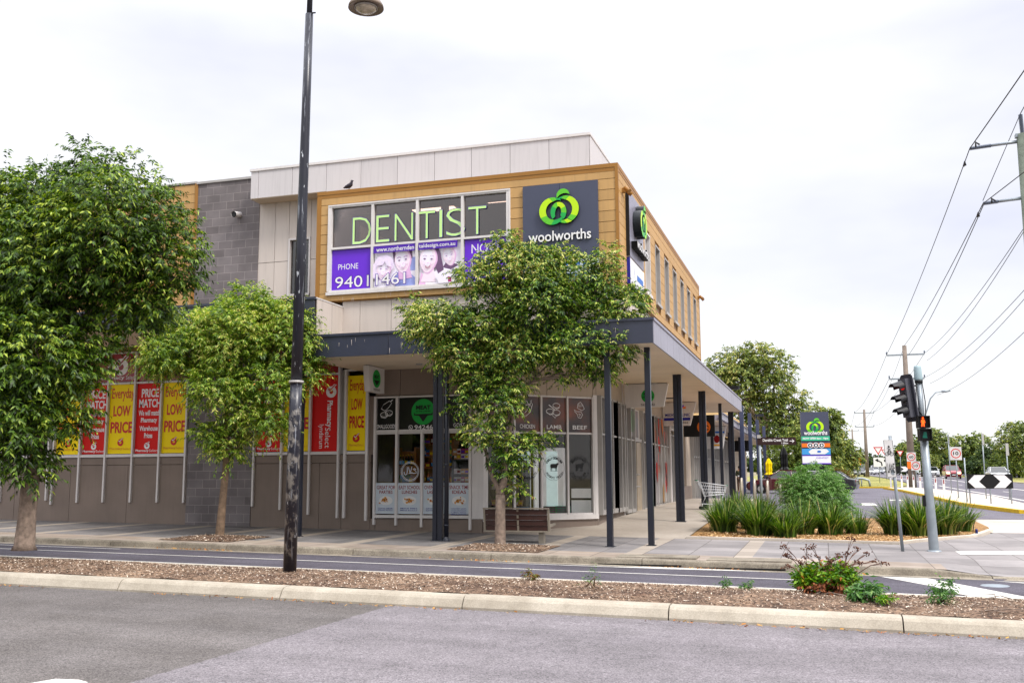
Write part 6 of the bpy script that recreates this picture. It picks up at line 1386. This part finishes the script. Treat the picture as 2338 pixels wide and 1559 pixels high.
plate_sign('marker_post','short grey marker post left of the hazard board',6.4,51.5,1.9,None,0,.2)
def tri(D,y,s=1.): D.poly([(-.38*s,y+.33*s),(.38*s,y+.33*s),(0,y-.33*s)],'text_red');D.poly([(-.25*s,y+.25*s),(.25*s,y+.25*s),(0,y-.18*s)],'white_print')
def a(D):
    tri(D,3.1,1.25);D.rect(-.5,.5,1.5,2.45,'white_print');D.line([(.3,1.6),(.25,1.95),(-.1,2.15)],.13,'black');D.poly([(-.35,2.2),(-.05,2.35),(-.08,1.98)],'black')
q=at(2008,1085,100);plate_sign('give_way_sign','red bordered give way triangle above a white curved arrow sign, nearer one',q.x,q.y,1.5,a,0,2,grp='give way signs')
q=at(2024,1085,118);plate_sign('give_way_sign','smaller give way triangle above a white curved arrow sign, farther one',q.x,q.y,1.5,a,0,2,grp='give way signs')
def a(D): tri(D,2.9,1.)
q=at(2058,1085,112);plate_sign('give_way_sign','leaning give way triangle seen just right of the bicycle sign',q.x,q.y,1.5,a,0,1.6,grp='give way signs')
def a(D):
    D.rect(-1.4,1.4,.8,1.5,'black')
    for s_ in (-1,1):
        D.poly([(s_*1.3,1.15),(s_*.9,1.45),(s_*.3,1.45),(s_*.7,1.15),(s_*.3,.85),(s_*.9,.85)],'white_print')
q=at(2050,1085,118);plate_sign('chevron_board','far black and white hazard board behind the bicycle sign',q.x,q.y,.8,a,2.8,.7,poles=(-1,1),plate='black')
# far signals (orange)
for i,(u,v,d) in enumerate(((1958,1060,120),(1944,1062,128))):
    q=at(u,1086,d);z=H(q.x,q.y);r=empty('traffic_light',(q.x,q.y,z),['distant orange backed traffic signal by the verge','second distant orange signal, left and behind'][i],'traffic light','distant orange signals');mb=MB();mb.path([(q.x,q.y,z-.1),(q.x,q.y,z+3)],[.08,.07],8);mb.build('pole','steel',r)
    for s_ in (-.3,.25): mb=MB();mb.box(q.x+s_-.22,q.x+s_+.22,q.y-.15,q.y+.1,z+1.9-s_*.6,z+3-s_*.6);mb.build('housing',mat('sig_orange','#e08a14',.5),r)
# power poles and wires
def ppole(label,x,y,top,w_,arms,m='conc_pole',braces=True,r0=.24):
    z=H(x,y);r=empty('power_pole',(x,y,z),label,'power pole','power poles along the main road');mb=MB();mb.path([(x,y,z-.2),(x,y,top)],[r0,r0*.55],12);mb.build('pole',m,r)
    for (az,l0,l1) in arms:
        mb=MB();mb.box(x-l0,x+l1,y-.07,y+.07,az-.06,az+.06);mb.build('crossarm','steel',r)
        mb=MB()
        for xx in (x-l0,x+l1): mb.lathe((xx,y,az+.06),[(.03,0),(.07,.05),(.04,.1),(.07,.15),(.03,.22),(0,.25)],8)
        mb.build('insulator','insulator',r)
    return r
P1=(6.9,35.6);P2=(6.55,83.6);P3=(4.9,138);
r=empty('power_pole',(P1[0],P1[1],H(*P1)),'weathered green stained power pole at the right edge with ribbed insulators','power pole','power poles along the main road')
mb=MB();mb.path([(P1[0],P1[1],H(*P1)-.2),(P1[0],P1[1],4),(P1[0],P1[1],11.35)],[.28,.25,.21],16);mb.build('pole','green_pole',r)
def ins(a,b,ra=.035):
    mb=MB();A=Vector(a);Bv=Vector(b);L=(Bv-A).length;n=int(L/.035);ps=[];rs=[]
    for i in range(2*n+1): ps.append(A.lerp(Bv,i/(2*n)));rs.append(.075 if i%2 else .04)
    mb.path(ps,rs,10);mb.build('insulator','insulator',r)
armL=[]
for (u,v,ax) in ((2218,322,11.1),(2245,460,9.15)):
    e=at(u,v,33.2);jx=e.x+(.95 if ax>10 else .55);J=Vector((jx,P1[1]+.0,ax-.0));base=Vector((P1[0]-.1,P1[1],ax+.02))
    e=Vector((e.x,P1[1],ax-.07));J=e.lerp(base,.42 if ax>10 else .36)
    mb=MB();mb.tube(J,base,.05,.06,8);mb.build('crossarm','steel',r);ins(e,J);armL.append(e)
ins((P1[0]-.02,P1[1],11.36),(P1[0]-.04,P1[1],12.05));mb=MB();mb.box(P1[0]-.25,P1[0]+.25,P1[1]-.1,P1[1]+.1,11.25,11.37);mb.build('pole_cap','steel',r)
TP=Vector((P1[0]-.04,P1[1],12.07));armL.append(TP)
for z_,s_ in ((9.0,1.6),(7.9,1.3)): mb=MB();mb.tube((P1[0],P1[1],z_),(P1[0]+s_,P1[1],z_),.05,.05,8);mb.build('crossarm','steel',r)
mpp2=84/F;zz=lambda v:(1087-v)*.0366
ppole('grey power pole carrying the sixty and ten speed signs',P2[0],P2[1],zz(806),0,[(zz(826),1.35,1.45),(zz(878),1.25,1.35)],r0=.30)
P3p=at(1981,1090,150);ppole('power pole with an upturned crossarm, second behind the speed signs',P3p.x,P3p.y,(1088-935)*150/F,0,[((1088-943)*150/F,1.4,1.4),((1088-975)*150/F,1.4,1.3)],r0=.3)
P4p=at(1951,1088,230);ppole('distant power pole left of the road',P4p.x,P4p.y,(1088-980)*230/F,0,[((1088-984)*230/F,1.4,1.4)],r0=.28)
P5p=at(1938,1085,310);ppole('farthest power pole in the row',P5p.x,P5p.y,(1088-1004)*310/F,0,[((1088-1008)*310/F,1.4,1.4)],r0=.28)
q=at(1904,1085,100)
for i,(u,t,d) in enumerate(((1908,1005,105),(1913,1010,120))):
    q=at(u,1088,d);mb=MB();mb.path([(q.x,q.y,H(q.x,q.y)-.1),(q.x,q.y,(1088-t)*d/F)],[.12,.09],8);tag(mb.build('sign_pole','black'),['thin dark pole right of the pylon sign','second thin dark pole right of the pylon sign'][i],'pole')
def wire(name,a,b,sag,r_=.012,group='overhead wires',label=''):
    mb=MB();a=Vector(a);b=Vector(b);ps=[]
    for i in range(21): t=i/20;p=a.lerp(b,t);p.z-=4*sag*t*(1-t);ps.append(p)
    mb.path(ps,[r_]*21,5);tag(mb.build('overhead_wire','wire'),label,'wire',group)
w2=[Vector((P2[0]-1.35,P2[1],zz(824))),Vector((P2[0]-1.25,P2[1],zz(876))),Vector((P2[0],P2[1],zz(806))),Vector((P2[0]+1.45,P2[1],zz(824))),Vector((P2[0]+1.35,P2[1],zz(876)))]
wire('w',armL[0],w2[0],.35,.016,label='wire from the top left insulator down to the left end of the upper crossarm')
wire('w',armL[1],w2[2],.3,.016,label='wire from the lower insulator to the top of the signed power pole')
wire('w',armL[1]+Vector((.02,0,-.03)),Vector((P2[0]+.3,P2[1],zz(826))),.35,.016,label='wire from the lower insulator to the middle of the upper crossarm')
wire('w',armL[2],armL[1]+Vector((0,0,.1)),.0,.013,label='short jumper wire from the top insulator to the lower insulator')
back=armL[0]+Vector((.7,-9,.1));back2=armL[2]+Vector((0,-9,0));back3=armL[1]+Vector((1.6,-9,0))
wire('w',armL[0],armL[0]+(back-armL[0])*3,.1,.018,label='wire from the top left insulator out over the viewer at upper right')
wire('w',armL[2],armL[2]+(back2-armL[2])*5,.1,.016,label='wire from the top insulator leaving the frame at right')
wire('w',armL[1],armL[1]+(back3-armL[1])*4,.1,.016,label='wire from the lower insulator leaving the frame at right')
RA=P1[0]
for i,(x1,z1,x2,z2,sg,lb) in enumerate(((.15,8.65,1.45,zz(824),.5,'upper wire from the pole edge to the right end of the upper crossarm'),(.15,8.6,1.6,zz(840),.6,'second wire from the pole edge, slightly lower'),(1.3,7.9,1.4,zz(876),.6,'middle wire of the right hand group'),(1.35,7.8,1.7,zz(890),.7,'twin of the middle wire, a little lower'),(1.5,6.6,2.2,zz(915),.6,'lowest wire of the right hand group'))):
    wire('w',(P1[0]+x1,P1[1],z1),(P2[0]+x2,P2[1],z2),sg,.013,label=lb)
p3z=lambda v:(1088-v)*150/F
for i,(a,bx,bz,lb) in enumerate(((w2[0],-1.4,p3z(941),'far wire from the upper left crossarm to the next pole'),(w2[1],-1.4,p3z(973),'far wire from the lower left crossarm to the next pole'),(w2[2],1.4,p3z(941),'far wire from the pole top to the next pole'),(w2[3],1.4,p3z(941),'far wire from the upper right crossarm to the next pole'),(w2[4],1.3,p3z(973),'far wire from the lower right crossarm to the next pole'))):
    wire('w',a,(P3p.x+bx,P3p.y,bz),.8,.016,label=lb)
for k,(bx,lb) in enumerate(((-1.4,'left wire between the two distant poles'),(1.4,'right wire between the two distant poles'))):
    wire('w',(P3p.x+bx,P3p.y,p3z(941)),(P4p.x+bx,P4p.y,(1088-983)*230/F),1.2,.02,label=lb)
# vibration dampers
mb=MB()
for e,o2 in ((armL[0],back),(armL[1],back3)):
    dd=(o2-e).normalized();p=e+dd*.75;mb.tube(p+Vector((0,0,-.02)),p+Vector((.14,0,-.14)),.02,.03,6);mb.tube(p+Vector((.02,0,-.02)),p+Vector((.02,0,-.2)),.02,.03,6)
for e,o2 in ((armL[0],w2[0]),(armL[1],w2[2])):
    dd=(o2-e).normalized();p=e+dd*1.3;mb.tube(p,p+Vector((.02,0,-.16)),.02,.035,6);mb.tube(p,p+dd*.3+Vector((0,0,-.08)),.02,.035,6)
tag(mb.build('wire_damper','wire'),'small dark vibration dampers clipped to the wires beside the insulators','wire damper')
# street light far
q=at(2118,1085,64);z=H(q.x,q.y);r=empty('street_lamp',(q.x,q.y,z),'grey curved arm street light behind the traffic signal','street lamp');mm=64/F
mb=MB();X=lambda u,v:at(u,v,64);mb.path([(q.x,q.y,z),tuple(X(2106,1000)),tuple(X(2112,950)),tuple(X(2124,910)),tuple(X(2136,896)),tuple(X(2152,893))],[.1,.07,.05,.045,.04,.04],8);mb.build('pole','steel',r)
mb=MB();mb.path([tuple(X(2150,893.5)),tuple(X(2158,893)),tuple(X(2170,892))],[.06,.09,.04],8);mb.build('lamp_head','steel',r)
# floodlight on awning roof edge and post light
mb=MB();mb.box(-3.9,-3.3,43.0,43.3,3.72,3.86);mb.tube((-3.7,43.1,3.5),(-3.7,43.1,3.8),.03,.03,6);tag(mb.build('floodlight','black'),'black floodlight standing on the awning edge near its far end','light')
q=at(1727,950,70);mb=MB();mb.path([(q.x,q.y,q.z-.5),(q.x,q.y,q.z)],[.04,.04],6);mb.box(q.x-.1,q.x+.5,q.y-.1,q.y+.1,q.z-.02,q.z+.16);tag(mb.build('floodlight','post_navy'),'dark floodlight on top of the farthest tall post','light')
# umbrellas
def umb(label,u,v0,v1,d,m):
    q=at(u,v1,d);z=H(q.x,q.y);h=(v1-v0)*d/F;r=empty('folded_umbrella',(q.x,q.y,z),label,'umbrella','folded cafe umbrellas');mb=MB();mb.path([(q.x,q.y,z),(q.x,q.y,q.z+h)],[.03,.03],8);mb.build('pole','steel',r)
    mb=MB();n=16;pr=[(.26,0),(.29,.05),(.17,.16),(.21,.3),(.19,.5),(.22,.68),(.15,.82),(.09,.93),(.03,1.)];vs=[];fs=[]
    for i,(rad,t) in enumerate(pr):
        for k in range(n): a=2*math.pi*k/n;rr_=rad*(1+.22*math.cos(k*math.pi))*(.8 if i==0 else 1);vs.append((q.x+rr_*math.cos(a),q.y+rr_*math.sin(a),q.z+h*t))
    for i in range(len(pr)-1):
        for k in range(n): fs.append((i*n+k,i*n+(k+1)%n,(i+1)*n+(k+1)%n,(i+1)*n+k))
    mb.add(vs,fs);mb.build('canopy',m,r)
umb('black folded cafe umbrella above the dark red car',1791,1020,1074,66,'black');umb('yellow folded cafe umbrella behind the dark red car',1756,1046,1084,74,'yellow')
# picnic shelter roof
q=at(1812,1060,95);mb=MB();mb.prism(Fr((q.x,q.y,0),(1,0,0)),[(-1.2,q.z-.3),(1.2,q.z-.4),(1.1,q.z+.1),(0,q.z+.8),(-.9,q.z+.5)],-2,2);mb.box(q.x-.9,q.x-.8,q.y,q.y+.1,H(q.x,q.y),q.z);mb.box(q.x+.8,q.x+.9,q.y,q.y+.1,H(q.x,q.y),q.z);tag(mb.build('shelter',mat('tile_roof','#75665c',.8)),'small brown roofed shelter between umbrella and pylon sign','shelter')
q=at(2196,1072,230);mb=MB();mb.prism(Fr((q.x,q.y,0),(1,0,0)),[(-6,q.z-.6),(6,q.z-.6),(4,q.z+1.2),(-4,q.z+1.2)],-4,4);mb.box(q.x-5,q.x+5,q.y,q.y+6,q.z-3,q.z-.6);tag(mb.build('house',mat('red_roof','#8a4a2e',.8)),'low house with orange tiled roof behind the red car','house')
# drain pipes and red post on the verge corner
q=at(1945,1104,86);mb=MB();z=H(q.x,q.y)
mb.path([(q.x-1.3,q.y,z+.75),(q.x+.9,q.y,z+.7),(q.x+1.4,q.y,z+.55),(q.x+1.5,q.y,z)],[.1]*4,8)
for k in (-1.2,-.5,.2,.8): mb.tube((q.x+k,q.y,z),(q.x+k,q.y,z+.75),.06,.06,6)
tag(mb.build('pipe_assembly','steel'),'grey water pipe loop standing on the verge corner','pipework')
q=at(1932,1108,86);z=H(q.x,q.y);mb=MB();mb.box(q.x-.12,q.x+.1,q.y-.1,q.y+.1,z,z+.9,'orange');mb.box(q.x-.45,q.x+.35,q.y-.12,q.y+.12,z+.9,z+1.1,'deep_red');tag(mb.build('hydrant_post'),'red and orange hydrant post beside the water pipes','hydrant')
# can
mb=MB();x,y=3.78,29.0;z=H(x,y)+.01;mb.lathe((x,y,z),[(0,0),(.03,.0),(.033,.01),(.033,.15),(.027,.165),(0,.165)],16);o=mb.build('drink_can',mat('can','#27306e',.3,metal=.5));tag(o,'dark blue drink can left at the end of the bed','can')
# bird
mb=MB();x,y,z=-11.75,23.08,7.6
mb.path([(x-.16,y,z+.09),(x-.08,y,z+.11),(x,y,z+.13),(x+.06,y,z+.17),(x+.08,y,z+.23),(x+.09,y,z+.27),(x+.1,y,z+.285)],[.012,.045,.065,.055,.032,.034,.015],10);mb.path([(x+.11,y,z+.27),(x+.145,y,z+.262)],[.012,.002],5)
for s_ in (-.02,.02): mb.tube((x+.0,y+s_,z+.1),(x+.01,y+s_,z),.006,.006,5)
o=mb.build('pigeon',mat('bird','#2c2730',.7));tag(o,'dark pigeon perched on the gold parapet above the dentist window','bird')
# ---------------- shop interior goods ----------------
def shelf(label,x0,x1,y,zs,m,grp='shop shelves'):
    r=empty('shop_shelf',((x0+x1)/2,y,-1.2),label,'shelf',grp);mb=MB()
    for z in zs: mb.box(x0,x1,y-.2,y+.2,z-.03,z)
    mb.build('boards',m,r);mb=MB()
    for x in (x0,x1): mb.box(x-.03,x+.03,y-.22,y+.22,-1.2,zs[-1]+.5 if m=='wood_shelf' else zs[-1]+.1)
    mb.box(x0,x1,y+.2,y+.22,-1.2,zs[-1]+.4);mb.build('frame',m if m=='wood_shelf' else 'black',r)
shelf('timber shop shelf with bottles behind the first butcher window',-11.35,-10.75,25.6,[-.1,.36],'wood_shelf');shelf('taller timber shop shelf behind the round decal',-10.7,-9.75,25.9,[-.1,.3,.62,.95],'wood_shelf');shelf('dark shop shelf of boxes behind the GOAT window',-9.6,-8.7,25.5,[-.1,.12,.52],'black')
shelf('dark shop shelf behind the tree trunk on the angled corner',-8.9,-7.9,26.6,[-.75,-.3,.1],'black')
def prod(kind,x,y,z,c,s=1.):
    mb=MB()
    if kind=='bottle': mb.lathe((x,y,z),[(0,0),(.035*s,0),(.035*s,.17*s),(.012*s,.22*s),(.012*s,.27*s),(0,.27*s)],10,c);mb.lathe((x,y,z),[(.036*s,.04*s),(.036*s,.13*s)],10,rnd.choice(['plate','sky_blue','yellow']));mb.lathe((x,y,z+.265*s),[(.014*s,0),(.014*s,.02),(0,.02)],8,'yellow')
    elif kind=='carton': mb.box(x-.055*s,x+.055*s,y-.05,y+.05,z,z+.14*s,c);mb.box(x-.045*s,x+.045*s,y-.052,y-.0505,z+.03*s,z+.09*s,rnd.choice(['plate','deep_red','purple','yellow']))
    else: mb.lathe((x,y,z),[(0,0),(.04*s,0),(.04*s,.09*s),(0,.09*s)],12,c)
    o=mb.build(kind);tag(o,{'bottle':'small bottle standing on a shop shelf behind the butcher windows','carton':'small packaged carton on a shop shelf behind the butcher windows','tin':'round tin stacked in the shop window display'}[kind],kind,kind+'s on the shop shelves')
for k in range(7): prod('bottle',-11.3+.085*k,25.45,.36,'black')
for k in range(4): prod('bottle',-11.05+.09*k,25.6,.62 if 0 else .36,'brown_print',1.1)
for k in range(9): prod('tin',-11.3+.1*(k%5)+.04*(k//5),25.45,-.1+.1*(k//5),rnd.choice(['herb','sky_blue','yellow']),1.2)
for z in (-.1,.3,.62,.95):
    for k in range(8): prod('carton' if rnd.random()<.6 else 'bottle',-10.62+.11*k,25.78,z,rnd.choice(['yellow','plate','food','orange','green_disc','blue_print','deep_red']),.9+.3*rnd.random())
for z in (-.1,.12,.52,.66):
    for k in range(8): prod('carton',-9.55+.115*k,25.36,z,rnd.choice(['plate','white_print','plate','pic_white','food2','lips']),1.0)
for z in (-.75,-.3,.1):
    for k in range(7): prod('carton',-8.8+.13*k,26.45,z,rnd.choice(['plate','food','white_print','food2']),1.1)
# chillers / display inside the corner
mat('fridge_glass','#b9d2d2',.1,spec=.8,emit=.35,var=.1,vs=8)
for x0,x1,y0,lb in ((-7.72,-7.08,27.45,'white glass fronted display fridge behind the sheep decal'),(-8.5,-7.84,27.2,'pale glass display fridge behind the animal decal beside the trunk')):
    r=empty('display_fridge',((x0+x1)/2,y0,-1.18),lb,'fridge');mb=MB();mb.box(x0,x1,y0,y0+.4,-1.18,.85);mb.build('cabinet',mat('fridge_white','#e4e6e6',.4,emit=.12),r)  # white casing itself glows faintly, added to brighten the cabinets and freezer
    mb=MB();mb.box(x0+.16,x1-.16,y0-.02,y0,-1.0,.75);mb.build('glass_door','fridge_glass',r)
mb=MB();mb.box(-6.85,-6.22,27.5,27.85,-1.18,-.3,'fridge_white');mb.box(-6.85,-6.22,27.49,27.499,-.62,-.56,'black');tag(mb.build('chest_freezer'),'white chest freezer behind the window nearest the corner','freezer')
mb=MB();mb.box(-7.75,-7.69,26.5,26.56,-1.2,2.8,mat('mustard','#8f8a10',.5));tag(mb.build('indoor_post'),'mustard yellow post inside the corner shop','post')
mb=MB();mb.box(-8.25,-8.13,26.1,26.2,-1.2,1.2,'mustard');tag(mb.build('indoor_post'),'mustard yellow post inside the shop beside the trunk','post')
for i,(x,y,c) in enumerate(((-7.9,25.95,'sky_blue'),(-7.35,26.85,'green_disc'),(-7.05,27.2,'aqua'))): mb=MB();mb.box(x-.2,x+.2,y,y+.15,-1.02,-.78,c);[mb.box(x-.2,x+.2,y-.002,y-.001,-1.02+.05*k,-1.0+.05*k,'lips') for k in range(5)];tag(mb.build('striped_bag'),['blue striped bag on the shop window ledge','green checked bag under the sheep decal','aqua checked bag right of the sheep decal'][i],'bag')
# ---------------- cars ----------------
def car(name,label,x,y,rz,paint,kind='sedan',group=None,lights=False):
    r=empty(name,(x,y,H(x,y)+.01),label,'car',group,rz=rz);W=.88
    prof={'sedan':[(-2.25,.35),(-2.3,.6),(-2.25,.9),(-1.75,1.0),(.75,.97),(1.9,.83),(2.2,.68),(2.25,.4),(2.1,.22),(-2.1,.22)],'suv':[(-2.15,.4),(-2.2,.8),(-2.1,1.05),(.8,1.08),(1.85,.98),(2.15,.8),(2.2,.45),(2.05,.25),(-2.05,.25)],'van':[(-2.3,.4),(-2.35,1.2),(.9,1.2),(1.9,1.05),(2.25,.8),(2.3,.4),(2.1,.25),(-2.1,.25)]}[kind]
    top={'sedan':[(-1.7,.98),(-1.05,1.42),(.15,1.45),(1.0,.97)],'suv':[(-2.05,1.03),(-1.8,1.58),(.2,1.64),(1.1,1.06)],'van':[(-2.3,1.18),(-2.2,1.95),(.6,1.98),(1.4,1.15)]}[kind]
    def loft(mb,P,ws):
        n=len(P);vs=[]
        for s_,w_ in ws:
            for (a,b) in P: vs.append((a*s_,w_,b))
        fs=[(i*n+k,i*n+(k+1)%n,(i+1)*n+(k+1)%n,(i+1)*n+k) for i in range(len(ws)-1) for k in range(n)];fs+=[tuple(range(n)),tuple(range((len(ws)-1)*n,len(ws)*n))[::-1]];mb.add(vs,fs,None,False)
    mb=MB();loft(mb,prof,[(.96,-W),(1,-W*.9),(1.01,0),(1,W*.9),(.96,W)]);mb.build('body',paint,r,world=False,bevel=.05)
    # glasshouse, tapering inward towards the roof
    def gh(mb,s_,inset,z1=None,zb_=0):
        P=top;vs=[]
        for sgn_ in (-1,1):
            for i,(a,b) in enumerate(P): vs.append((a,sgn_*(W*.93 if i in (0,3) else W*.74)*s_,b+zb_))
        mb.add(vs,[(0,1,2,3),(7,6,5,4),(0,4,5,1),(1,5,6,2),(2,6,7,3),(3,7,4,0)])
    mb=MB();gh(mb,1,0);mb.build('windows',mat('car_glass','#14181b',.08,spec=.9,var=0),r,world=False)
    mb=MB();a,b=top[1],top[2];mb.box(a[0]-.03,b[0]+.03,-W*.75,W*.75,a[1]-.01,b[1]+.035);
    for s_ in (-1,1):
        for (p,q) in ((0,1),(3,2)): mb.tube((top[p][0],s_*W*.93,top[p][1]),(top[q][0],s_*W*.75,top[q][1]+.01),.045,.04,6)
        mb.tube(((top[1][0]+top[2][0])/2-.1,s_*W*.93,.98),((top[1][0]+top[2][0])/2-.1,s_*W*.76,top[1][1]),.04,.035,6)
    mb.build('roof',paint,r,world=False)
    for X in (-1.35,1.35):
        for s_ in (-1,1):
            mb=MB();mb.tube((X,s_*(W-.17),.31),(X,s_*(W+.015),.31),.32,.32,20,'rubber');mb.tube((X,s_*(W+.0),.31),(X,s_*(W+.022),.31),.19,.18,14,'alu');mb.build('wheel',None,r,world=False)
    for s_ in (-1,1):
        mb=MB();mb.box(2.05,2.235,s_*.62-.17,s_*.62+.17,.62,.78);mb.build('headlight',mat('head_on','#ffe9b0',emit=3,var=0) if lights else mat('head_off','#cfd3d6',.2,spec=.8),r,world=False)
        mb=MB();mb.box(-2.27,-2.15,s_*.66-.14,s_*.66+.14,.7,.88);mb.build('tail_light','deep_red',r,world=False)
        mb=MB();mb.box(.72,.85,s_*(W+.02)-.1,s_*(W+.02)+.1,1.0,1.14);mb.build('mirror',paint,r,world=False)
    mb=MB();mb.box(2.14,2.262,-.42,.42,.38,.60);mb.build('grille','black',r,world=False);mb=MB();mb.box(2.25,2.28,-.19,.19,.42,.52);mb.build('number_plate','plate',r,world=False)
    return r
carp=lambda n,c,me=0: mat(n,c,.25,metal=me,var=.03,coat=1.,spec=.6)
wht=carp('paint_white','#c9cbcc');red=carp('paint_red','#8c1020');mar=carp('paint_maroon','#4b0a14');sil=carp('paint_silver','#9a9ea3',.4);dk=carp('paint_dark','#23262b')
q=at(1772,1127,63);car('parked_car','dark red car parked across the end of the walkway behind the feathery shrub',q.x+.45,q.y,R(180),mar,'sedan')
q=at(1800,1120,68);car('parked_car','white car parked behind the dark red one',q.x+1.6,q.y+3,R(176),wht,'sedan')
q=at(1890,1118,66);car('parked_car','dark blue car parked under the pylon sign',q.x-.3,q.y+1,R(170),dk,'sedan')
S_=R(-90)
def rc(u,x,paint,kind,label,on=False,rz=S_):
    rr_=None
    # distance at which lane x shows at column u
    for d in np.arange(60,500,.5):
        p=at(u,1086,float(d))
        if p.x>=x: break
    return car('moving_car',label,p.x,p.y,rz,paint,kind,'cars on the main road',on)
rc(2173,15,red,'suv','red car driving towards the viewer with headlights on',True)
rc(2128,15.3,wht,'sedan','white car just behind the red one, edge hidden by the signal pole')
rc(2097,14.8,sil,'sedan','silver blue car between the power pole and the signal pole')
rc(2278,17.0,wht,'sedan','white car passing behind the black and white hazard board')
rc(2046,14,wht,'suv','white car right behind the bicycle sign pole')
rc(2022,14,wht,'suv','white van beyond the farther give way sign');rc(1998,11,wht,'van','white van far down the road between two poles');rc(1987,9.5,wht,'sedan','small white car behind the thin power pole');rc(1972,6.5,wht,'van','distant white van left of the power pole');rc(2008,12.3,sil,'sedan','distant silver car below the nearer give way sign');rc(1962,5.6,dk,'sedan','distant dark car near the orange signals')
q=at(2338,1078,150);car('parked_car','white utility parked beyond the main road at the right edge',q.x,q.y,R(10),wht,'van')
# ---------------- people ----------------
def skin(name,pts,edges,rad,m,parent,sub=2):
    me=bpy.data.meshes.new(name);me.from_pydata(pts,edges,[]);me.materials.append(MC[m] if isinstance(m,str) else m);o=bpy.data.objects.new(name,me);COL.objects.link(o);o.parent=parent
    bm=bmesh.new();bm.from_mesh(me);ly=bm.verts.layers.skin.verify();bm.verts.ensure_lookup_table()
    for v,r_ in zip(bm.verts,rad): v[ly].radius=(r_,r_) if not isinstance(r_,tuple) else r_
    bm.verts[0][ly].use_root=True;bm.to_mesh(me);bm.free()
    o.modifiers.new('skin','SKIN').use_smooth_shade=True;s_=o.modifiers.new('sub','SUBSURF');s_.levels=s_.render_levels=sub;return o
q=at(1690,1123,67);r=empty('person',(q.x,q.y,H(q.x,q.y)),'person in dark olive top and brown trousers standing between the far awning posts','person',rz=R(10))
J=[(0,0,.95),(0,0,1.15),(0,0,1.38),(0,0,1.5),(0,-.01,1.6),(0,-.01,1.7),(.17,0,1.4),(.24,-.02,1.15),(.12,-.2,1.08),(-.17,0,1.4),(-.24,-.02,1.15),(-.10,-.2,1.08),(.1,0,.88),(.11,-.02,.5),(.11,.02,.08),(.12,-.1,.04),(-.1,0,.88),(-.11,-.02,.5),(-.11,.02,.08),(-.12,-.1,.04),(.06,-.25,1.08),(-.05,-.25,1.08)]
Ed=[(0,1),(1,2),(2,3),(3,4),(4,5),(2,6),(6,7),(7,8),(2,9),(9,10),(10,11),(0,12),(12,13),(13,14),(14,15),(0,16),(16,17),(17,18),(18,19),(8,20),(11,21)]
Rd=[.13,.13,.14,.055,.085,.075,.065,.05,.035,.065,.05,.035,.09,.06,.045,.04,.09,.06,.045,.04,.025,.025]
skin('body',J,Ed,Rd,mat('skin','#a9765a',.6),r)
skin('jacket',[J[i] for i in (0,1,2,6,7,8,9,10,11)],[(0,1),(1,2),(2,3),(3,4),(4,5),(2,6),(6,7),(7,8)],[.155,.155,.165,.085,.068,.05,.085,.068,.05],mat('olive','#3a3c28',.8),r)
skin('trousers',[J[i] for i in (0,12,13,14,16,17,18)],[(0,1),(1,2),(2,3),(0,4),(4,5),(5,6)],[.14,.105,.08,.062,.105,.08,.062],mat('brown_trs','#5b4335',.8),r)
mb=MB();mb.lathe((0,.01,1.66),[(.0,.115),(.06,.1),(.09,.05),(.092,0),(.08,-.05)],14);mb.build('hair','black',r,world=False)
mb=MB();mb.box(-.1,.1,-.3,-.26,1.03,1.13);tag(mb.build('paper','white_print'),'small white thing held in front of the person under the awning','paper');o=bpy.data.objects['paper'];o.location=(q.x,q.y,H(q.x,q.y))
